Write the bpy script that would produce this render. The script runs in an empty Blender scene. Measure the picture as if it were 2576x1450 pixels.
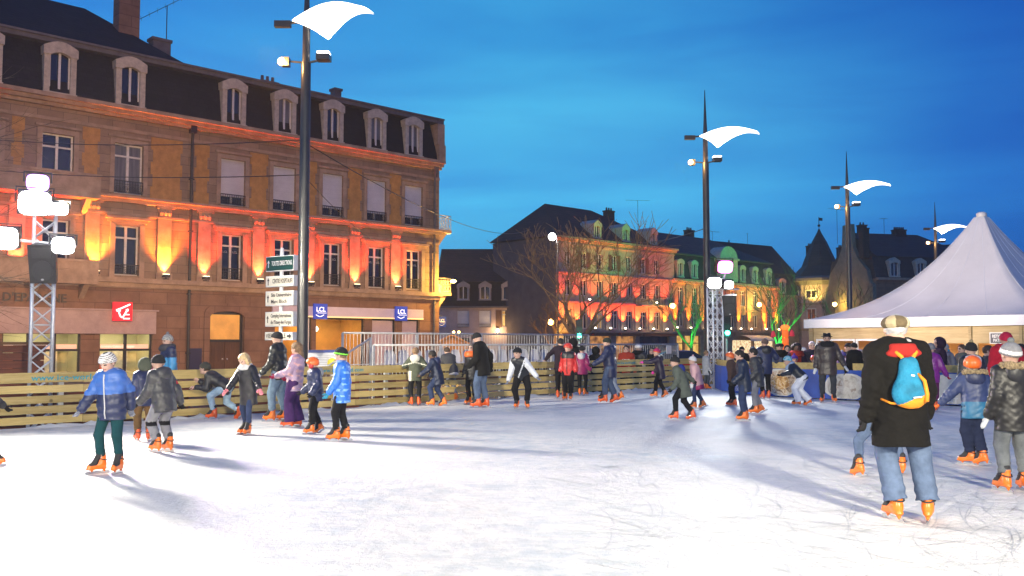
import bpy, bmesh, math, random
import numpy as np
from mathutils import Vector, Matrix, Quaternion
random.seed(7)
SC = bpy.context.scene
COL = SC.collection
PI = math.pi
CAMH = 1.53            # eye height above the ice (ice is z = 0)
FPX = 2300.0           # focal length in units of a 2576 px wide picture
PITCH = math.atan(137.0/2300.0)
GZ = -0.30             # level of the square around the rink

def at(px, py, Y):
    """World point seen at picture position (px,py), at world depth Y."""
    a = px-1288.0; b = -(py-725.0); f = FPX
    c, s = math.cos(PITCH), math.sin(PITCH)
    dx, dy, dz = a, f*c-b*s, f*s+b*c
    k = Y/dy
    return Vector((dx*k, Y, CAMH+dz*k))
def on_ice(px, py, z=0.0):
    a = px-1288.0; b = -(py-725.0)
    c, s = math.cos(PITCH), math.sin(PITCH)
    dy, dz = FPX*c-b*s, FPX*s+b*c
    k = (z-CAMH)/dz
    return Vector((a*k, dy*k, z))

def tag(o, label=None, cat=None, group=None, kind=None):
    if label: o['label'] = label
    if cat: o['category'] = cat
    if group: o['group'] = group
    if kind: o['kind'] = kind
    return o
def empty(name, loc=(0,0,0), rz=0.0, label=None, cat=None, group=None):
    o = bpy.data.objects.new(name, None); COL.objects.link(o)
    o.location = loc; o.rotation_euler = (0,0,rz); o.empty_display_size = .2
    return tag(o, label, cat, group)
def link(name, me, parent=None):
    o = bpy.data.objects.new(name, me); COL.objects.link(o)
    if parent is not None: o.parent = parent
    return o
def copy_tree(o, parent=None):
    c = o.copy(); COL.objects.link(c)
    if parent is not None: c.parent = parent
    for ch in list(o.children): copy_tree(ch, c)
    return c

class MB:
    """Collects shapes and links them as ONE mesh object."""
    def __init__(s): s.v=[]; s.f=[]; s.m=[]
    def add(s, vs, fs, m=0, M=None):
        n=len(s.v)
        if M is not None: vs=[M@Vector(p) for p in vs]
        s.v += [tuple(p) for p in vs]
        for f in fs: s.f.append(tuple(n+i for i in f)); s.m.append(m)
        return s
    def box(s,x0,x1,y0,y1,z0,z1,m=0,M=None):
        vs=[(x0,y0,z0),(x1,y0,z0),(x1,y1,z0),(x0,y1,z0),(x0,y0,z1),(x1,y0,z1),(x1,y1,z1),(x0,y1,z1)]
        fs=[(0,3,2,1),(4,5,6,7),(0,1,5,4),(1,2,6,5),(2,3,7,6),(3,0,4,7)]
        return s.add(vs,fs,m,M)
    def bx(s,c,d,m=0,M=None):
        return s.box(c[0]-d[0]/2,c[0]+d[0]/2,c[1]-d[1]/2,c[1]+d[1]/2,c[2]-d[2]/2,c[2]+d[2]/2,m,M)
    def quad(s,a,b,c,d,m=0): return s.add([a,b,c,d],[(0,1,2,3)],m)
    def tri(s,a,b,c,m=0): return s.add([a,b,c],[(0,1,2)],m)
    def tube(s,pts,r,n=8,m=0,cap=True,flat=1.0):
        pts=[Vector(p) for p in pts]
        rs=r if isinstance(r,(list,tuple)) else [r]*len(pts)
        vs=[];fs=[]
        t=(pts[1]-pts[0]).normalized()
        ref=Vector((0,0,1)) if abs(t.z)<.9 else Vector((1,0,0))
        a=t.cross(ref).normalized()
        for i,p in enumerate(pts):
            if i==0: t=pts[1]-pts[0]
            elif i==len(pts)-1: t=pts[-1]-pts[-2]
            else: t=(pts[i+1]-pts[i]).normalized()+(pts[i]-pts[i-1]).normalized()
            if t.length<1e-9: t=Vector((0,0,1))
            t.normalize()
            a=(a-t*a.dot(t))
            if a.length<1e-6: a=t.orthogonal()
            a.normalize(); b=t.cross(a)
            for k in range(n):
                w=2*PI*k/n
                vs.append(p+a*(math.cos(w)*rs[i])+b*(math.sin(w)*rs[i]*flat))
        for i in range(len(pts)-1):
            for k in range(n):
                k2=(k+1)%n
                fs.append((i*n+k,i*n+k2,(i+1)*n+k2,(i+1)*n+k))
        if cap:
            fs.append(tuple(reversed(range(n)))); fs.append(tuple(range((len(pts)-1)*n,len(pts)*n)))
        return s.add(vs,fs,m)
    def rod(s,a,b,r,n=6,m=0): return s.tube([a,b],r,n,m)
    def lathe(s,prof,n=16,c=(0,0,0),m=0,cap=True):
        vs=[];fs=[]
        for r,z in prof:
            for k in range(n):
                w=2*PI*k/n; vs.append((c[0]+r*math.cos(w),c[1]+r*math.sin(w),c[2]+z))
        for i in range(len(prof)-1):
            for k in range(n):
                k2=(k+1)%n; fs.append((i*n+k,i*n+k2,(i+1)*n+k2,(i+1)*n+k))
        if cap:
            fs.append(tuple(reversed(range(n)))); fs.append(tuple(range((len(prof)-1)*n,len(prof)*n)))
        return s.add(vs,fs,m)
    def prism(s,out,y0,y1,m=0,M=None):
        """outline (x,z) extruded from y0 (front) to y1."""
        n=len(out)
        vs=[(x,y0,z) for x,z in out]+[(x,y1,z) for x,z in out]
        fs=[tuple(range(n)),tuple(reversed(range(n,2*n)))]
        for i in range(n):
            j=(i+1)%n; fs.append((i,i+n,j+n,j))
        return s.add(vs,fs,m,M)
    def sphere(s,c,r,n=10,m=0,sz=1.0):
        vs=[];fs=[];R=max(4,n//2)
        for i in range(R+1):
            ph=PI*i/R
            for k in range(n):
                w=2*PI*k/n; vs.append((c[0]+r*math.sin(ph)*math.cos(w),c[1]+r*math.sin(ph)*math.sin(w),c[2]+sz*r*math.cos(ph)))
        for i in range(R):
            for k in range(n):
                k2=(k+1)%n; fs.append((i*n+k,(i+1)*n+k,(i+1)*n+k2,i*n+k2))
        return s.add(vs,fs,m)
    def mesh(s,name,mats,smooth=False):
        me=bpy.data.meshes.new(name); me.from_pydata(s.v,[],s.f)
        if not isinstance(mats,(list,tuple)): mats=[mats]
        for x in mats: me.materials.append(x)
        me.polygons.foreach_set('material_index',s.m)
        bm=bmesh.new(); bm.from_mesh(me); bmesh.ops.recalc_face_normals(bm,faces=bm.faces); bm.to_mesh(me); bm.free()
        if smooth: me.polygons.foreach_set('use_smooth',[True]*len(me.polygons))
        me.update(); return me
    def build(s,name,mats,parent=None,smooth=False,angle=None):
        o=link(name,s.mesh(name,mats,smooth),parent)
        if smooth and angle:
            me=o.data
            try: me.set_sharp_from_angle(angle=math.radians(angle))
            except Exception: pass
        return o

FONT=None
def text(name,body,size,m,parent,loc,rot=(PI/2,0,0),extr=.01,align='LEFT',sx=1.0,shear=0.0,bold=0.0,spacing=1.0,fit=None):
    cu=bpy.data.curves.new(name,'FONT'); cu.body=body; cu.size=size; cu.extrude=extr; cu.align_x=align; cu.align_y='CENTER'
    cu.shear=shear; cu.offset=bold; cu.space_character=spacing; cu.resolution_u=3
    tmp=bpy.data.objects.new(name,cu); me=bpy.data.meshes.new_from_object(tmp); bpy.data.objects.remove(tmp); bpy.data.curves.remove(cu)
    me.materials.clear(); me.materials.append(m)
    if fit:
        xs=[v.co.x for v in me.vertices]; sx=min(1.0,fit/max(1e-3,max(xs)-min(xs)))
    o=bpy.data.objects.new(name,me); COL.objects.link(o)
    if parent is not None: o.parent=parent
    o.location=loc; o.rotation_euler=rot; o.scale=(sx,1,1)
    return o

# ------------------------------------------------------------------ materials
def nodes(name):
    m=bpy.data.materials.new(name); m.use_nodes=True
    nt=m.node_tree; b=nt.nodes['Principled BSDF']
    return m,nt,b
def N(nt,t,**k):
    n=nt.nodes.new(t)
    for a,v in k.items():
        if a in n.inputs: n.inputs[a].default_value=v
        else: setattr(n,a,v)
    return n
def L(nt,a,b): nt.links.new(a,b)
def c4(c): return (c[0],c[1],c[2],1.0)
def mixc(nt,fac,a,b,blend='MIX'):
    n=nt.nodes.new('ShaderNodeMix'); n.data_type='RGBA'; n.blend_type=blend
    for s,v in ((0,fac),(6,a),(7,b)):
        if hasattr(v,'links') or hasattr(v,'is_output'): L(nt,v,n.inputs[s])
        else: n.inputs[s].default_value=v if s==0 else c4(v)
    return n.outputs[2]
_MC={}
def pm(name,col,rough=.7,var=.18,scale=4.0,bump=.15,bscale=None,metal=0.0,stretch=(1,1,1),coat=0.0,spec=.5,sheen=0.0):
    """Procedural surface: noisy base colour, roughness and bump in object space."""
    key=(name,)
    if key in _MC: return _MC[key]
    m,nt,b=nodes(name)
    tc=N(nt,'ShaderNodeTexCoord'); mp=N(nt,'ShaderNodeMapping'); mp.inputs['Scale'].default_value=stretch
    L(nt,tc.outputs['Object'],mp.inputs['Vector'])
    n1=N(nt,'ShaderNodeTexNoise',Scale=scale,Detail=5.0,Roughness=.6); L(nt,mp.outputs[0],n1.inputs['Vector'])
    rm=N(nt,'ShaderNodeMapRange'); rm.inputs[1].default_value=.3; rm.inputs[2].default_value=.7
    L(nt,n1.outputs['Fac'],rm.inputs[0])
    lo=[max(0,c*(1-var)) for c in col]; hi=[min(1,c*(1+var)) for c in col]
    L(nt,mixc(nt,rm.outputs[0],lo,hi),b.inputs['Base Color'])
    b.inputs['Roughness'].default_value=rough; b.inputs['Metallic'].default_value=metal
    b.inputs['Specular IOR Level'].default_value=spec
    if coat: b.inputs['Coat Weight'].default_value=coat
    if sheen: b.inputs['Sheen Weight'].default_value=sheen
    if bump:
        n2=N(nt,'ShaderNodeTexNoise',Scale=bscale or scale*4,Detail=4.0); L(nt,mp.outputs[0],n2.inputs['Vector'])
        bp=N(nt,'ShaderNodeBump',Strength=bump,Distance=.02); L(nt,n2.outputs['Fac'],bp.inputs['Height']); L(nt,bp.outputs[0],b.inputs['Normal'])
    _MC[key]=m
    return m
def em(name,col,strength,base=(.8,.8,.8)):
    if (name,) in _MC: return _MC[(name,)]
    m,nt,b=nodes(name); b.inputs['Base Color'].default_value=c4(base)
    b.inputs['Emission Color'].default_value=c4(col); b.inputs['Emission Strength'].default_value=strength
    _MC[(name,)]=m; return m
def lit_room(name,c1,c2,strength,scale=1.2):
    """A lit interior seen through a window: uneven glow."""
    m,nt,b=nodes(name); b.inputs['Base Color'].default_value=c4(c2)
    tc=N(nt,'ShaderNodeTexCoord'); n1=N(nt,'ShaderNodeTexNoise',Scale=scale,Detail=3.0); L(nt,tc.outputs['Object'],n1.inputs['Vector'])
    rm=N(nt,'ShaderNodeMapRange'); rm.inputs[1].default_value=.35; rm.inputs[2].default_value=.65; L(nt,n1.outputs['Fac'],rm.inputs[0])
    L(nt,mixc(nt,rm.outputs[0],c1,c2),b.inputs['Emission Color']); b.inputs['Emission Strength'].default_value=strength
    return m
def blocks(name,c1,c2,mortar,bw=.9,bh=.36,rough=.85,ms=.012,bump=.4,off=.5,dirt=.35,plane='xz'):
    """Coursed blocks, slates or bricks laid in the x-z plane of the object."""
    m,nt,b=nodes(name)
    b.inputs['Specular IOR Level'].default_value=.25
    tc=N(nt,'ShaderNodeTexCoord'); sp=N(nt,'ShaderNodeSeparateXYZ'); cb=N(nt,'ShaderNodeCombineXYZ')
    L(nt,tc.outputs['Object'],sp.inputs[0])
    ad=N(nt,'ShaderNodeMath',operation='ADD'); L(nt,sp.outputs[0],ad.inputs[0]); L(nt,sp.outputs[1],ad.inputs[1])
    L(nt,ad.outputs[0],cb.inputs[0]); L(nt,sp.outputs[2],cb.inputs[1])
    br=N(nt,'ShaderNodeTexBrick',Scale=1.0); br.offset=off
    for k,v in (('Color1',c4(c1)),('Color2',c4(c2)),('Mortar',c4(mortar)),('Mortar Size',ms),('Brick Width',bw),('Row Height',bh),('Mortar Smooth',.3)):
        br.inputs[k].default_value=v
    L(nt,cb.outputs[0],br.inputs['Vector'])
    n1=N(nt,'ShaderNodeTexNoise',Scale=.9,Detail=6.0,Roughness=.65); L(nt,tc.outputs['Object'],n1.inputs['Vector'])
    rm=N(nt,'ShaderNodeMapRange'); rm.inputs[1].default_value=.3; rm.inputs[2].default_value=.75; rm.inputs[3].default_value=1.0-dirt; rm.inputs[4].default_value=1.12
    L(nt,n1.outputs['Fac'],rm.inputs[0])
    col=mixc(nt,1.0,br.outputs['Color'],(1,1,1),'MULTIPLY'); nt.links.new(rm.outputs[0],col.node.inputs[7])
    L(nt,col,b.inputs['Base Color']); b.inputs['Roughness'].default_value=rough
    n2=N(nt,'ShaderNodeTexNoise',Scale=14.0,Detail=4.0); L(nt,tc.outputs['Object'],n2.inputs['Vector'])
    mm=N(nt,'ShaderNodeMath',operation='MULTIPLY_ADD'); L(nt,n2.outputs['Fac'],mm.inputs[0]); mm.inputs[1].default_value=.35
    iv=N(nt,'ShaderNodeMath',operation='SUBTRACT'); iv.inputs[0].default_value=1.0; L(nt,br.outputs['Fac'],iv.inputs[1]); L(nt,iv.outputs[0],mm.inputs[2])
    bp=N(nt,'ShaderNodeBump',Strength=bump,Distance=.03); L(nt,mm.outputs[0],bp.inputs['Height']); L(nt,bp.outputs[0],b.inputs['Normal'])
    return m
def wood(name,c1,c2,ax=0,rough=.7,scale=1.0,knots=True):
    m,nt,b=nodes(name)
    tc=N(nt,'ShaderNodeTexCoord'); mp=N(nt,'ShaderNodeMapping')
    sc=[14.0*scale]*3; sc[ax]=.8*scale; mp.inputs['Scale'].default_value=sc; L(nt,tc.outputs['Object'],mp.inputs['Vector'])
    n1=N(nt,'ShaderNodeTexNoise',Scale=1.0,Detail=6.0,Roughness=.7,Distortion=.6); L(nt,mp.outputs[0],n1.inputs['Vector'])
    rm=N(nt,'ShaderNodeMapRange'); rm.inputs[1].default_value=.35; rm.inputs[2].default_value=.68; L(nt,n1.outputs['Fac'],rm.inputs[0])
    c=mixc(nt,rm.outputs[0],c1,c2)
    n3=N(nt,'ShaderNodeTexNoise',Scale=.7,Detail=3.0); L(nt,tc.outputs['Object'],n3.inputs['Vector'])
    r3=N(nt,'ShaderNodeMapRange'); r3.inputs[1].default_value=.3; r3.inputs[2].default_value=.7; r3.inputs[3].default_value=.72; r3.inputs[4].default_value=1.1; L(nt,n3.outputs['Fac'],r3.inputs[0])
    c2_=mixc(nt,1.0,c,(1,1,1),'MULTIPLY'); nt.links.new(r3.outputs[0],c2_.node.inputs[7]); c=c2_
    if knots:
        vo=N(nt,'ShaderNodeTexVoronoi',Scale=2.3); L(nt,tc.outputs['Object'],vo.inputs['Vector'])
        k=N(nt,'ShaderNodeMapRange'); k.inputs[1].default_value=.04; k.inputs[2].default_value=.10; L(nt,vo.outputs['Distance'],k.inputs[0])
        c=mixc(nt,k.outputs[0],[x*.3 for x in c1],(0,0,0)); nd=c.node; nt.links.new(c2_,nd.inputs[7])
    oi=N(nt,'ShaderNodeObjectInfo'); ro=N(nt,'ShaderNodeMapRange'); ro.inputs[3].default_value=.76; ro.inputs[4].default_value=1.1; L(nt,oi.outputs['Random'],ro.inputs[0])
    cv=mixc(nt,1.0,(1,1,1),(1,1,1),'MULTIPLY'); nt.links.new(c,cv.node.inputs[6]); nt.links.new(ro.outputs[0],cv.node.inputs[7]); c=cv
    L(nt,c,b.inputs['Base Color']); b.inputs['Roughness'].default_value=rough
    bp=N(nt,'ShaderNodeBump',Strength=.25,Distance=.01); L(nt,n1.outputs['Fac'],bp.inputs['Height']); L(nt,bp.outputs[0],b.inputs['Normal'])
    return m

M={}
M['curtain']=pm('net_curtain_behind_glass',(.13,.135,.14),.15,.35,1.6,.02,.4,stretch=(6,6,.4))
M['glass']=pm('dark_glass',(.012,.014,.02),.06,.3,.6,.02,.4,spec=.8)
M['white_frame']=pm('white_paint_frame',(.62,.62,.6),.5,.1,8,.05)
M['shutter']=blocks('roller_shutter',(.62,.63,.66),(.58,.59,.63),(.42,.43,.46),bw=40,bh=.055,ms=.006,bump=.3,dirt=.12,rough=.5)
M['stone']=blocks('sandstone',(.34,.245,.17),(.27,.19,.13),(.17,.125,.09),bw=1.05,bh=.40,ms=.012)
M['stone_trim']=pm('sandstone_trim',(.33,.24,.17),.85,.28,2.2,.35,9)
M['stone_base']=blocks('brown_sandstone_base',(.27,.165,.11),(.23,.135,.09),(.15,.09,.065),bw=1.3,bh=.55,ms=.015)
M['ochre']=pm('ochre_plaster',(.42,.225,.065),.9,.22,3.0,.25,16)
M['slate']=blocks('slate_roof',(.021,.020,.023),(.015,.0145,.017),(.008,.008,.009),bw=.3,bh=.2,ms=.01,rough=.85,bump=.5)
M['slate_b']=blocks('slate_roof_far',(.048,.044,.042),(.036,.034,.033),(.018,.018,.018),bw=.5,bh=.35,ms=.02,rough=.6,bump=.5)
M['tile']=blocks('brown_tiles',(.06,.035,.028),(.045,.028,.022),(.02,.014,.012),bw=.3,bh=.3,ms=.02,rough=.7,bump=.6)
M['zinc']=pm('zinc_sheet',(.11,.105,.11),.75,.25,3,.1)
M['dormer']=pm('dormer_stone',(.46,.42,.34),.8,.22,5,.3,18)
M['iron']=pm('black_iron',(.015,.015,.017),.5,.2,8,.05)
M['iron_cream']=pm('cream_ironwork',(.5,.46,.36),.5,.15,8,.05)
M['pole']=pm('dark_grey_painted_steel',(.032,.03,.03),.35,.3,2.5,.06,14,coat=.15)
M['galv']=pm('galvanised_steel',(.56,.55,.54),.45,.2,6,.06,20,metal=.35)
M['alu']=pm('aluminium_truss',(.80,.80,.80),.38,.1,8,.04,20,metal=.3)
M['steel']=pm('skate_steel',(.6,.61,.63),.2,.1,8,.0,metal=1.0)
M['plastic_black']=pm('black_plastic',(.018,.018,.02),.45,.2,8,.08,30)
M['fence']=wood('pale_pine_boards',(.52,.365,.105),(.74,.56,.22),ax=0)
M['fence_post']=pm('fence_post_zinc',(.42,.42,.4),.5,.15,6,.05,metal=.5)
M['tentwood']=wood('tent_pine_panels',(.42,.31,.15),(.62,.48,.27),ax=0,knots=False)
M['brownwood']=wood('brown_wood_boards',(.16,.07,.03),(.27,.12,.05),ax=0)
M['redwood']=wood('red_brown_boards',(.2,.05,.025),(.32,.09,.04),ax=0)
M['chalet']=wood('orange_chalet_wood',(.42,.2,.06),(.55,.28,.09),ax=0)
M['doorwood']=wood('dark_oak_door',(.1,.052,.028),(.17,.09,.045),ax=2,knots=False)
M['pvc']=pm('white_tent_fabric',(.62,.60,.60),.45,.07,.9,.35,2.2)
M['pvc_band']=pm('white_tent_valance',(.72,.73,.78),.4,.05,2,.08,8)
M['white']=pm('white_plastic',(.74,.74,.74),.35,.06,6,.03)
M['seat']=pm('clear_white_seat_plastic',(.66,.62,.62),.22,.08,5,.03,coat=.5)
M['asphalt']=pm('wet_asphalt',(.045,.045,.048),.6,.35,1.5,.4,40)
M['paving']=blocks('grey_paving',(.16,.15,.14),(.13,.12,.115),(.07,.065,.06),bw=.6,bh=.6,ms=.02)
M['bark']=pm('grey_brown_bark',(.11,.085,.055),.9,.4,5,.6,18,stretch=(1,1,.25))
M['pinkwall']=pm('pinkish_render',(.42,.33,.31),.85,.14,1.5,.2,14)
M['greywall']=pm('grey_render',(.30,.27,.25),.85,.18,1.2,.2,14)
M['paleroom']=lit_room('warm_room',(1.0,.62,.2),(.9,.42,.1),1.0)
# ------------------------------------------------------------------ ice, ground, sky
def ice_mat():
    m,nt,b=nodes('scratched_ice')
    tc=N(nt,'ShaderNodeTexCoord')
    n1=N(nt,'ShaderNodeTexNoise',Scale=.22,Detail=4.0,Roughness=.55,Distortion=.5); L(nt,tc.outputs['Object'],n1.inputs['Vector'])
    n2=N(nt,'ShaderNodeTexNoise',Scale=3.2,Detail=8.0,Roughness=.72); L(nt,tc.outputs['Object'],n2.inputs['Vector'])
    r1=N(nt,'ShaderNodeMapRange'); r1.inputs[1].default_value=.40; r1.inputs[2].default_value=.62; L(nt,n1.outputs['Fac'],r1.inputs[0])
    r2=N(nt,'ShaderNodeMapRange'); r2.inputs[1].default_value=.38; r2.inputs[2].default_value=.62; L(nt,n2.outputs['Fac'],r2.inputs[0])
    mu=N(nt,'ShaderNodeMath',operation='MULTIPLY'); L(nt,r1.outputs[0],mu.inputs[0]); L(nt,r2.outputs[0],mu.inputs[1])
    base=mixc(nt,mu.outputs[0],(.89,.875,.83),(.52,.60,.63))
    n5=N(nt,'ShaderNodeTexNoise',Scale=14.0,Detail=6.0,Roughness=.8); mp5=N(nt,'ShaderNodeMapping'); mp5.inputs['Scale'].default_value=(.35,1.0,1.0); mp5.inputs['Rotation'].default_value=(0,0,.5); L(nt,tc.outputs['Object'],mp5.inputs[0]); L(nt,mp5.outputs[0],n5.inputs['Vector'])
    r5=N(nt,'ShaderNodeMapRange'); r5.inputs[1].default_value=.40; r5.inputs[2].default_value=.62; r5.inputs[3].default_value=.88; r5.inputs[4].default_value=1.0; L(nt,n5.outputs['Fac'],r5.inputs[0])
    col=mixc(nt,1.0,(1,1,1),(1,1,1),'MULTIPLY'); nt.links.new(base,col.node.inputs[6]); nt.links.new(r5.outputs[0],col.node.inputs[7])
    L(nt,col,b.inputs['Base Color'])
    rr=N(nt,'ShaderNodeMapRange'); rr.inputs[3].default_value=.62; rr.inputs[4].default_value=.36; L(nt,mu.outputs[0],rr.inputs[0]); L(nt,rr.outputs[0],b.inputs['Roughness'])
    b.inputs['Specular IOR Level'].default_value=.35
    n4=N(nt,'ShaderNodeTexNoise',Scale=9.0,Detail=7.0,Roughness=.75); L(nt,tc.outputs['Object'],n4.inputs['Vector'])
    bp=N(nt,'ShaderNodeBump',Strength=.8,Distance=.035); L(nt,n4.outputs['Fac'],bp.inputs['Height']); L(nt,bp.outputs[0],b.inputs['Normal'])
    return m
M['ice']=ice_mat()
M['snow']=pm('scraped_snow',(.80,.82,.84),.75,.08,6,.6,22)

# rink outline (fence lines)
FA=Vector((-9.02,16.14,0)); FB=Vector((7.1,32.6,0)); FD=(FB-FA).normalized(); FN=Vector((-FD.y,FD.x,0))
FL=FA-FD*14.0
BAN=[Vector(p) for p in ((7.05,32.2,0),(6.62,29.0,0),(6.85,27.1,0),(7.55,25.65,0),(8.85,24.25,0),(10.65,22.2,0),(14.5,17.6,0),(19.4,12.0,0))]
ring=[FL,FA,FB]+BAN+[Vector((22,-8,0)),Vector((-20,-8,0))]
m=MB(); n=len(ring)
# the ice sheet, with a low rise and fall in its surface
def inside(p):
    c=False; j=n-1
    for i in range(n):
        a,b_=ring[i],ring[j]
        if (a.y>p[1])!=(b_.y>p[1]) and p[0]<(b_.x-a.x)*(p[1]-a.y)/(b_.y-a.y)+a.x: c=not c
        j=i
    return c
vs=[tuple(p) for p in ring]+[(p.x,p.y,GZ) for p in ring]
m.add(vs,[tuple(range(n))]+[(i,(i+1)%n,(i+1)%n+n,i+n) for i in range(n)])
tag(m.build('ice',M['ice']),kind='structure')
g=MB(); g.box(-400,400,-120,700,GZ-.5,GZ)
tag(g.build('ground',M['asphalt']),kind='structure')
pv=MB(); pv.box(-60,90,-20,39.0,GZ,GZ+.004)
# pavement strip along the street of the stone buildings
DD=Vector((.7266,.6871,0)); DN=Vector((-.6871,.7266,0)); CC=Vector((-4.336,54,0))
def street(s,off,z): return CC-DD*s+DN*off+Vector((0,0,z))
a,b_,c_,d_=street(60,-4,0),street(-6,-4,0),street(-6,.2,0),street(60,.2,0)
sw=MB(); 
sw.add([(p.x,p.y,GZ) for p in (a,b_,c_,d_)]+[(p.x,p.y,GZ+.13) for p in (a,b_,c_,d_)],[(4,5,6,7),(0,1,5,4),(1,2,6,5),(2,3,7,6),(3,0,4,7)])
tag(sw.build('pavement',M['paving']),kind='structure')

# snow scraped up along the foot of the fence
def ridge(path,name,h=.09,w=.30):
    r=random.Random(3); vs=[];fs=[]
    pts=[]
    for i in range(len(path)-1):
        a,b_=path[i],path[i+1]; k=max(2,int((b_-a).length/.12))
        for j in range(k): pts.append(a.lerp(b_,j/k))
    pts.append(path[-1])
    for i,p in enumerate(pts):
        t=(pts[min(i+1,len(pts)-1)]-pts[max(i-1,0)]).normalized(); nn=Vector((t.y,-t.x,0))
        hh=h*(.35+.65*r.random())*(.6+.4*math.sin(i*.31)); ww=w*(.6+.5*r.random())
        for q,(o,z) in enumerate(((-.06,0),(-.03,.7),(.25,1.0),(.6,.45),(1.0,0))):
            vs.append(p+nn*(o*ww)+Vector((0,0,z*hh*(1 if q in(0,4) else .7+.6*r.random())-.004)))
    for i in range(len(pts)-1):
        for q in range(4):
            fs.append((i*5+q,i*5+q+1,(i+1)*5+q+1,(i+1)*5+q))
    mm=MB(); mm.add(vs,fs)
    return tag(mm.build(name,M['snow'],smooth=True),kind='stuff',label='ridge of scraped snow along the foot of the rink fence',cat='snow')
ridge([FL,FA,FB],'snow')
# grooves cut by the blades: countless thin arcs
def skate_marks():
    r=random.Random(21); t=MB()
    def arc(x,y,L_,R_,a,w):
        n_=max(4,int(L_/.12)); pts=[]; px_,py_=x,y
        for i in range(n_+1):
            pts.append((px_,py_,a)); a+=L_/n_/R_; px_+=math.cos(a)*L_/n_; py_+=math.sin(a)*L_/n_
        vs=[]
        for i,(X,Y,A) in enumerate(pts):
            q=w*(.25+.75*math.sin(PI*min(1,max(0,(i+.4)/(n_+.8)))))
            vs+=[(X-math.sin(A)*q,Y+math.cos(A)*q,.003),(X+math.sin(A)*q,Y-math.cos(A)*q,.003)]
        if not all(inside((v[0],v[1])) for v in (vs[0],vs[-1])): return
        t.add(vs,[(2*i,2*i+1,2*i+3,2*i+2) for i in range(n_)])
    for k in range(1700):
        y=5.5+abs(r.gauss(0,1))*9.5; x=r.uniform(-.62,.62)*y+r.uniform(-1,1)
        if r.random()<.75: x=abs(x)*.95+.8
        w=.0018+.00034*y*r.uniform(.5,1.3)
        a=r.choice((r.uniform(0,6.28),r.gauss(.8,.35),r.gauss(2.2,.4)))
        arc(x,y,r.uniform(.25,1.5),r.choice((-1,1))*r.uniform(1.1,5.0),a,w)
    me=t.mesh('skate_marks',pm('ice_groove',(.68,.70,.70),.5,.2,2.0,0)); o=link('skate_marks',me); return tag(o,kind='stuff')
skate_marks()
# ------------------------------------------------------------------ sky
w=bpy.data.worlds.new('World'); SC.world=w; w.use_nodes=True
nt=w.node_tree; bg=nt.nodes['Background']
tc=N(nt,'ShaderNodeTexCoord'); sp=N(nt,'ShaderNodeSeparateXYZ'); L(nt,tc.outputs['Generated'],sp.inputs[0])
rmp=N(nt,'ShaderNodeValToRGB'); L(nt,sp.outputs[2],rmp.inputs[0])
e=rmp.color_ramp.elements
e[0].position=0.0; e[0].color=(.022,.18,.52,1)
e[1].position=1.0; e[1].color=(.016,.11,.40,1)
for p,c in ((.06,(.03,.25,.62)),(.15,(.085,.58,.95)),(.24,(.070,.48,.86)),(.32,(.038,.345,.755)),(.5,(.025,.20,.58))):
    x=rmp.color_ramp.elements.new(p); x.color=c4(c)
# deeper blue towards the east
ax=N(nt,'ShaderNodeMath',operation='MULTIPLY_ADD'); ax.inputs[1].default_value=.5; ax.inputs[2].default_value=.5; L(nt,sp.outputs[0],ax.inputs[0])
er=N(nt,'ShaderNodeValToRGB'); L(nt,ax.outputs[0],er.inputs[0]); q=er.color_ramp.elements
q[0].position=.30; q[0].color=(.72,.78,1.0,1); q[1].position=.76; q[1].color=(.22,.30,.64,1)
for p,c in ((.5,(1,1,1)),(.58,(.9,.92,.97)),(.65,(.62,.70,.87)),(.72,(.27,.38,.71))):
    x=er.color_ramp.elements.new(p); x.color=c4(c)
mul=mixc(nt,1.0,(1,1,1),(1,1,1),'MULTIPLY'); nt.links.new(rmp.outputs[0],mul.node.inputs[6]); nt.links.new(er.outputs[0],mul.node.inputs[7])
mp=N(nt,'ShaderNodeMapping'); mp.inputs['Scale'].default_value=(1.1,1.1,6.5); mp.inputs['Rotation'].default_value=(.10,-.12,0); L(nt,tc.outputs['Generated'],mp.inputs[0])
cl=N(nt,'ShaderNodeTexNoise',Scale=1.7,Detail=5.0,Roughness=.55,Distortion=.35); L(nt,mp.outputs[0],cl.inputs['Vector'])
cr=N(nt,'ShaderNodeMapRange'); cr.inputs[1].default_value=.36; cr.inputs[2].default_value=.66; L(nt,cl.outputs['Fac'],cr.inputs[0])
cc=mixc(nt,cr.outputs[0],(.66,.72,.88),(1.14,1.10,1.03))
fin=mixc(nt,1.0,(1,1,1),(1,1,1),'MULTIPLY'); nt.links.new(mul,fin.node.inputs[6]); nt.links.new(cc,fin.node.inputs[7])
L(nt,fin,bg.inputs['Color']); bg.inputs['Strength'].default_value=1.0
# ------------------------------------------------------------------ camera
cam=bpy.data.cameras.new('Camera'); co=bpy.data.objects.new('Camera',cam); COL.objects.link(co)
cam.sensor_width=36; cam.lens=36*FPX/2576; cam.clip_end=1500; cam.clip_start=.1
co.location=(0,0,CAMH); co.rotation_euler=(PI/2+PITCH,0,0); SC.camera=co
SC.view_settings.view_transform='Standard'; SC.view_settings.look='None'; SC.view_settings.exposure=0; SC.view_settings.gamma=1
SC.cycles.use_denoising=True
SC.cycles.max_bounces=6; SC.cycles.diffuse_bounces=3; SC.cycles.glossy_bounces=3; SC.cycles.transmission_bounces=3
SC.cycles.sample_clamp_indirect=6
try: SC.cycles.use_light_tree=True
except Exception: pass

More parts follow.
